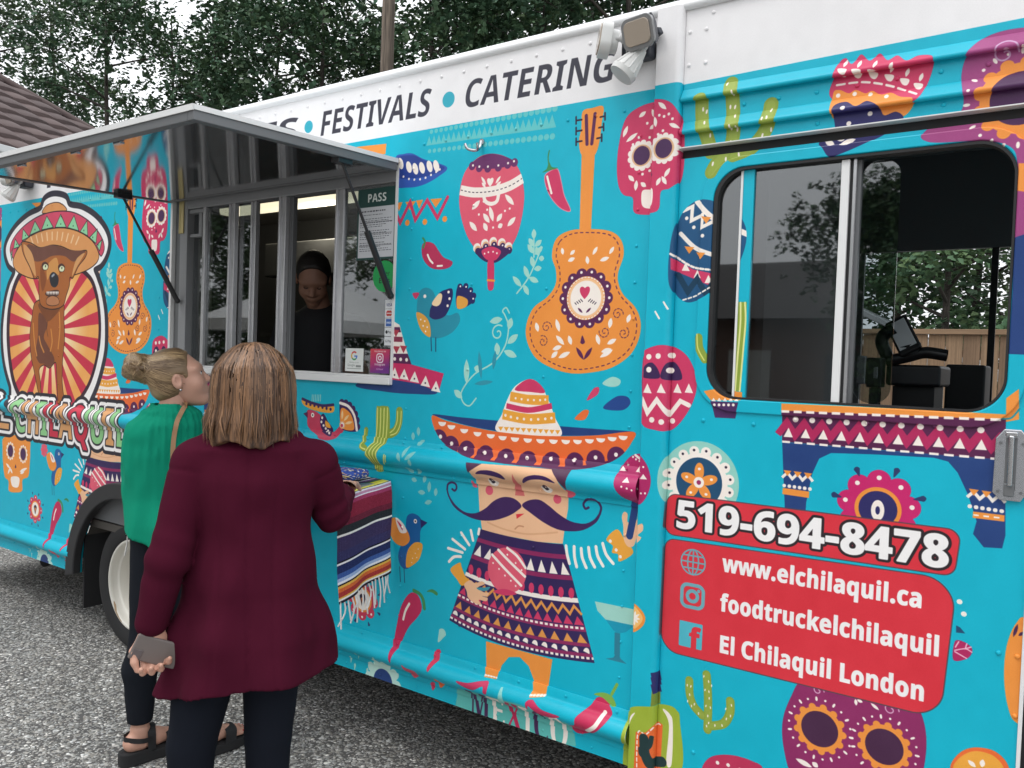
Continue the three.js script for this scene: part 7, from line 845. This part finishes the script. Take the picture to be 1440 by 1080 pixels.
{ // utility pole behind the truck
  const x = onZ(545, 60, -8).x, t = thing('utility_pole', 'weathered grey wooden utility pole rising behind the truck roof', 'pole', [x, 0, -8]); mesh('pole_shaft', rod([0, -0.1, 0], [0, 11, 0], 0.14, 0.1, 14), std(lin(0.75, 0.7, 0.66), 0.95, { map: barkT }), t); mesh('crossarm', bar([-1.1, 10.2, 0.16], [1.1, 10.2, 0.16], 0.1, 0.12), std(lin(0.14, 0.12, 0.11), 0.95), t);
}
{ // house with a brown tiled hip roof, far left
  const h = thing('tiled_house', 'low house with brown tiled hip roof behind the hatch', 'house');
  // eave runs along e, the slope climbs along s; the hip cuts the right-hand side
  const A = atDepth(0, 204, 10.5), Bq = ray(62, 221), eaveY = A.y; const Bt = (eaveY - EYE.y) / Bq.y, B = EYE.clone().addScaledVector(Bq, Bt), e = B.clone().sub(A).setY(0).normalize(), inw = V3(e.z, 0, -e.x); if (inw.dot(FW) < 0) inw.negate();
  const pitch = 0.62, s = inw.clone().multiplyScalar(Math.cos(pitch)).add(V3(0, Math.sin(pitch), 0)), n = new THREE.Vector3().crossVectors(e, s).normalize(); if (n.y < 0) n.negate();
  // where the hip line's pixels meet the roof plane
  const hit = (x, y) => { const d = ray(x, y), t = A.clone().sub(EYE).dot(n) / d.dot(n), p = EYE.clone().addScaledVector(d, t).sub(A); return [p.dot(e), p.dot(s)]; };
  const h0 = hit(0, 112), h1 = hit(130, 186), k = (h1[0] - h0[0]) / (h1[1] - h0[1]), hipX = (v) => h0[0] + (v - h0[1]) * k, eaveR = hipX(0), rows = 16, ch = 0.33, tw = 0.42;
  const P = (u, v, o = 0) => A.clone().addScaledVector(e, u).addScaledVector(s, v).addScaledVector(n, o), m4 = new THREE.Matrix4().makeBasis(e, s, n).setPosition(A.x, A.y, A.z), R = new THREE.Group(); R.name = 'roof'; h.add(R);
  const tiles = [0, 1, 2].map((q) => std(lin(0.085 + q * 0.012, 0.062 + q * 0.008, 0.06 + q * 0.007), 0.85));
  // one tile: a wavy pan with a rounded, turned-down nose
  const pan = (cut) => { const nu = 6, pos = [], idx = []; for (const [v, o] of [[-0.03, -0.02], [-0.028, 0.05], [ch * 0.5, 0.03], [ch, 0.0]]) for (let i = 0; i <= nu; i++) { const t = i / nu; pos.push(t * tw * cut, v - (v < 0 ? 0.025 * Math.sin(t * Math.PI) : 0), o + (o > 0 ? 0.03 * Math.sin(t * Math.PI) : 0.02 * Math.sin(t * Math.PI))); } for (let j = 0; j < 3; j++) for (let i = 0; i < nu; i++) { const a = j * (nu + 1) + i, b = a + 1, c = a + nu + 1, d = c + 1; idx.push(a, b, c, b, d, c); } const g = new THREE.BufferGeometry(); g.setAttribute('position', new THREE.Float32BufferAttribute(pos, 3)); g.setIndex(idx); g.computeVertexNormals(); return g; }, full = pan(1);
  let count = 0; for (let j = 0; j < rows; j++) { const v = j * ch, xr = hipX(v + ch * 0.5); for (let i = 0; i < 26; i++) { const u = xr - (i + 1) * tw + ((j % 2) * tw) / 2; if (u < -2.2 || count >= 290 || u + tw > xr + 0.25) continue; const m = mesh('roof_tile', full, tiles[(hash(i, j, 4) * 3) | 0], R); m.applyMatrix4(new THREE.Matrix4().makeTranslation(u, v, 0).premultiply(m4)); count++; } }
  const quad = (a, b, c, d) => { const g = new THREE.BufferGeometry(); g.setAttribute('position', new THREE.Float32BufferAttribute([a, b, c, d].flatMap((p) => [p.x, p.y, p.z]), 3)); g.setIndex([0, 1, 2, 0, 2, 3]); g.computeVertexNormals(); return g; };
  const V = rows * ch, ridge = P(hipX(V), V, -0.01), rl = P(-7, V, -0.01), back = (p) => p.clone().addScaledVector(inw, 2 * Math.cos(pitch) * V); const bl = P(-7, 0, -0.01), br = P(eaveR, 0, -0.01);
  mesh('roof_deck', quad(bl, br, ridge, rl), tiles[0], h); mesh('hip_slope', quad(br, back(br), P(hipX(V), V, -0.01), ridge), tiles[1], h); mesh('rear_slope', quad(back(br), back(bl), rl, ridge), tiles[0], h); mesh('hip_cap', rod(P(eaveR, 0, 0.03), P(hipX(V), V, 0.03), 0.06), tiles[1], h);
  const wd = [bl, br].map((p) => p.clone().addScaledVector(inw, 0.35)), wc = wd[0].clone().add(wd[1]).multiplyScalar(0.5), wl = wd[0].distanceTo(wd[1]) - 0.5, wg = new THREE.BoxGeometry(wl, eaveY - 0.15, 2 * Math.cos(pitch) * V - 0.9); wg.applyMatrix4(new THREE.Matrix4().makeBasis(e, V3(0, 1, 0), new THREE.Vector3().crossVectors(e, V3(0, 1, 0)))); const wm = wc.clone().addScaledVector(inw, (2 * Math.cos(pitch) * V - 0.9) / 2); mesh('wall', wg.translate(wm.x, (eaveY - 0.15) / 2, wm.z), std(lin(0.42, 0.4, 0.36), 0.9), h);
  const gt = (o, dy, w, hh, mat, nm) => mesh(nm, bar(bl.clone().addScaledVector(inw, o).add(V3(0, dy, 0)), br.clone().addScaledVector(inw, o).add(V3(0, dy, 0)), w, hh), mat, h); gt(-0.06, -0.06, 0.11, 0.12, std(lin(0.5, 0.52, 0.52), 0.5), 'gutter'); gt(0.03, -0.14, 0.06, 0.1, std(lin(0.12, 0.1, 0.1), 0.7), 'fascia'); gt(0.2, -0.17, 0.35, 0.03, std(lin(0.45, 0.45, 0.44), 0.7), 'soffit');
}
{ // wooden fence behind the truck, seen through the cab
  const z = -9.2, f = thing('wooden_fence', 'tall brown wooden board fence with a cap rail behind the cab', 'fence', [0, 0, z]), topY = onZ(1300, 463, z).y, wood = [[0.3, 0.19, 0.11], [0.26, 0.165, 0.1], [0.34, 0.22, 0.13]].map((c) => std(lin(...c), 0.9, { map: dataTex(128, (x, y) => { const v = 0.85 + 0.12 * tnoise(x, y * 0.15, 30, c[0] * 100) + 0.06 * tnoise(x, y, 60, 3); return [v, v, v]; }, true) }));
  const x0 = -6.5, bw = 0.19; for (let i = 0; i < 46; i++) { const x = x0 + i * (bw + 0.006), w = i % 3 === 1 ? bw * 0.98 : bw; mesh('board', bx(x, x + w, 0.04, topY - 0.07, 0.002 * (i % 2), 0.022 + 0.002 * (i % 2), 0.003), wood[(hash(i, 1, 7) * 3) | 0], f); }
  mesh('cap_rail', bx(x0, x0 + 46 * (bw + 0.006), topY - 0.065, topY, -0.08, 0.07, 0.006), wood[2], f); mesh('rail', bx(x0, x0 + 46 * (bw + 0.006), 0.4, 0.49, -0.05, -0.001), wood[1], f); mesh('rail', bx(x0, x0 + 46 * (bw + 0.006), topY - 0.35, topY - 0.26, -0.05, -0.001), wood[1], f); for (let i = 0; i < 5; i++) mesh('post', bx(x0 + i * 2.2, x0 + i * 2.2 + 0.09, 0, topY - 0.07, -0.15, -0.052), wood[0], f);
}
{ // shed with a grey roof edge behind the fence
  const s = thing('garden_shed', 'shed with grey sloping roof edge showing above the fence', 'shed'), p = onZ(1270, 448, -12), q = onZ(1292, 461, -12); const sl = (q.y - p.y) / (q.x - p.x); mesh('roof_panel', bar(V3(p.x - 0.9, p.y - sl * -0.0 + 0.25, -12.4), V3(q.x + 1.2, q.y + sl * 1.2, -12.4), 0.09, 2), std(lin(0.32, 0.33, 0.34), 0.7), s); mesh('wall', bx(p.x - 0.8, q.x + 0.9, 0, q.y - 0.5, -13.2, -11.6), std(lin(0.4, 0.38, 0.35), 0.85), s);
}
{ // across the car park, behind the camera: a house and a white canopy that the panes mirror
  const h = thing('distant_house', 'dark brick house across the car park mirrored in the cab window', 'house', [-5.4, 0, 14.5]); mesh('wall', bx(-4.2, 3.2, 0, 2.7, 0, 6), std(lin(0.12, 0.075, 0.06), 0.9), h); const rf = new THREE.ExtrudeGeometry(new THREE.Shape([[-0.4, 2.7], [6.4, 2.7], [3, 4.3]].map(([x, y]) => new THREE.Vector2(x, y))), { depth: 8, bevelEnabled: false }); rf.rotateY(-Math.PI / 2); mesh('roof', rf.translate(3.6, 0, 0), std(lin(0.06, 0.055, 0.055), 0.9), h); mesh('door', bx(-0.5, 0.4, 0, 2.05, -0.03, 0), std(lin(0.3, 0.29, 0.27), 0.6), h); for (const x of [-3, 1.5]) mesh('window', bx(x, x + 1.1, 0.9, 2, -0.025, 0), M.gloss, h);
  const t = thing('market_tent', 'white pop-up canopy tent standing across the car park', 'tent', [-11.2, 0, 7.6]); const c = new THREE.ConeGeometry(2.1, 0.9, 4, 1, true).rotateY(Math.PI / 4).translate(0, 2.65, 0); mesh('canopy', c, std(lin(0.75, 0.75, 0.74), 0.8, { side: THREE.DoubleSide }), t); mesh('valance', merge([bx(-1.48, 1.48, 2.0, 2.2, 1.47, 1.48), bx(-1.48, 1.48, 2.0, 2.2, -1.48, -1.47), bx(-1.48, -1.47, 2.0, 2.2, -1.46, 1.46), bx(1.47, 1.48, 2.0, 2.2, -1.46, 1.46)]), std(lin(0.75, 0.75, 0.74), 0.8), t); for (const [x, z] of [[-1, -1], [1, -1], [-1, 1], [1, 1]]) mesh('leg', bx(x * 1.44 - 0.02, x * 1.44 + 0.02, 0, 2.2, z * 1.44 - 0.02, z * 1.44 + 0.02), M.alu, t);
}
{ // inside the cab: card reader on its arm, boxes
  const a = thing('card_terminal', 'black card terminal with pale screen on a stand inside the cab', 'card terminal'); const P = (x, y, z = -0.75) => onZ(x, y, z);
  { const s0 = P(1248, 502), s1 = P(1240, 480), s2 = P(1258, 462); mesh('arm', merge([tube([s0, s1, P(1244, 470), s2], 0.022, 18, 8), tube([P(1246, 508), P(1275, 502), P(1300, 496), P(1332, 500)], 0.02, 18, 8)]), M.gloss, a); const c = P(1270, 472), scr = new RoundedBoxGeometry(0.075, 0.15, 0.018, 3, 0.008).rotateX(-0.45).rotateZ(0.52).translate(c.x, c.y, c.z); mesh('terminal_body', scr, M.black, a); mesh('screen', new RoundedBoxGeometry(0.058, 0.115, 0.004, 2, 0.0019).translate(0, 0, 0.0115).rotateX(-0.45).rotateZ(0.52).translate(c.x, c.y, c.z), std(lin(0.75, 0.78, 0.8), 0.5), a); mesh('cradle', rod(P(1278, 486), P(1282, 500), 0.04, 0.03), M.black, a); }
  const b = thing('equipment_case', 'black equipment case under the card terminal', 'case'); const q0 = P(1246, 512), q1 = P(1322, 545); mesh('case_body', bx(q0.x, q1.x, q1.y, q0.y, -1.05, -0.75, 0.012), std(lin(0.016, 0.017, 0.02), 0.45), b); mesh('case_stand', bx(q0.x + 0.02, q1.x - 0.02, 0.665, q1.y - 0.001, -1.03, -0.78), M.black, b);
  const pb = thing('power_box', 'small grey metal box beside the black equipment case', 'box'); const r0 = P(1204, 502, -0.6), r1 = P(1246, 546, -0.6); mesh('box_body', bx(r0.x + 0.03, r1.x - 0.02, r1.y, r0.y, -0.7, -0.62, 0.006), M.gloss, pb); mesh('end_plate', bx(r0.x, r0.x + 0.029, r1.y + 0.01, r0.y + 0.005, -0.64, -0.616, 0.004), M.alu, pb); mesh('end_plate', bx(r1.x - 0.046, r1.x - 0.03, r1.y + 0.03, r0.y - 0.03, -0.635, -0.619, 0.004), M.alu, pb); mesh('box_stand', bx(r0.x + 0.04, r1.x - 0.03, 0.665, r1.y - 0.001, -0.69, -0.63), M.black, pb);
  const sb = thing('storage_box', 'tall matt black box between the seats of the cab', 'box'); const u0 = onZ(1330, 512, -1.4), u1 = onZ(1385, 545, -1.4); mesh('box_body', bx(u0.x, u1.x, 0.665, u0.y, -1.7, -1.4, 0.01), M.black, sb);
}
renderer.render(scene, camera);
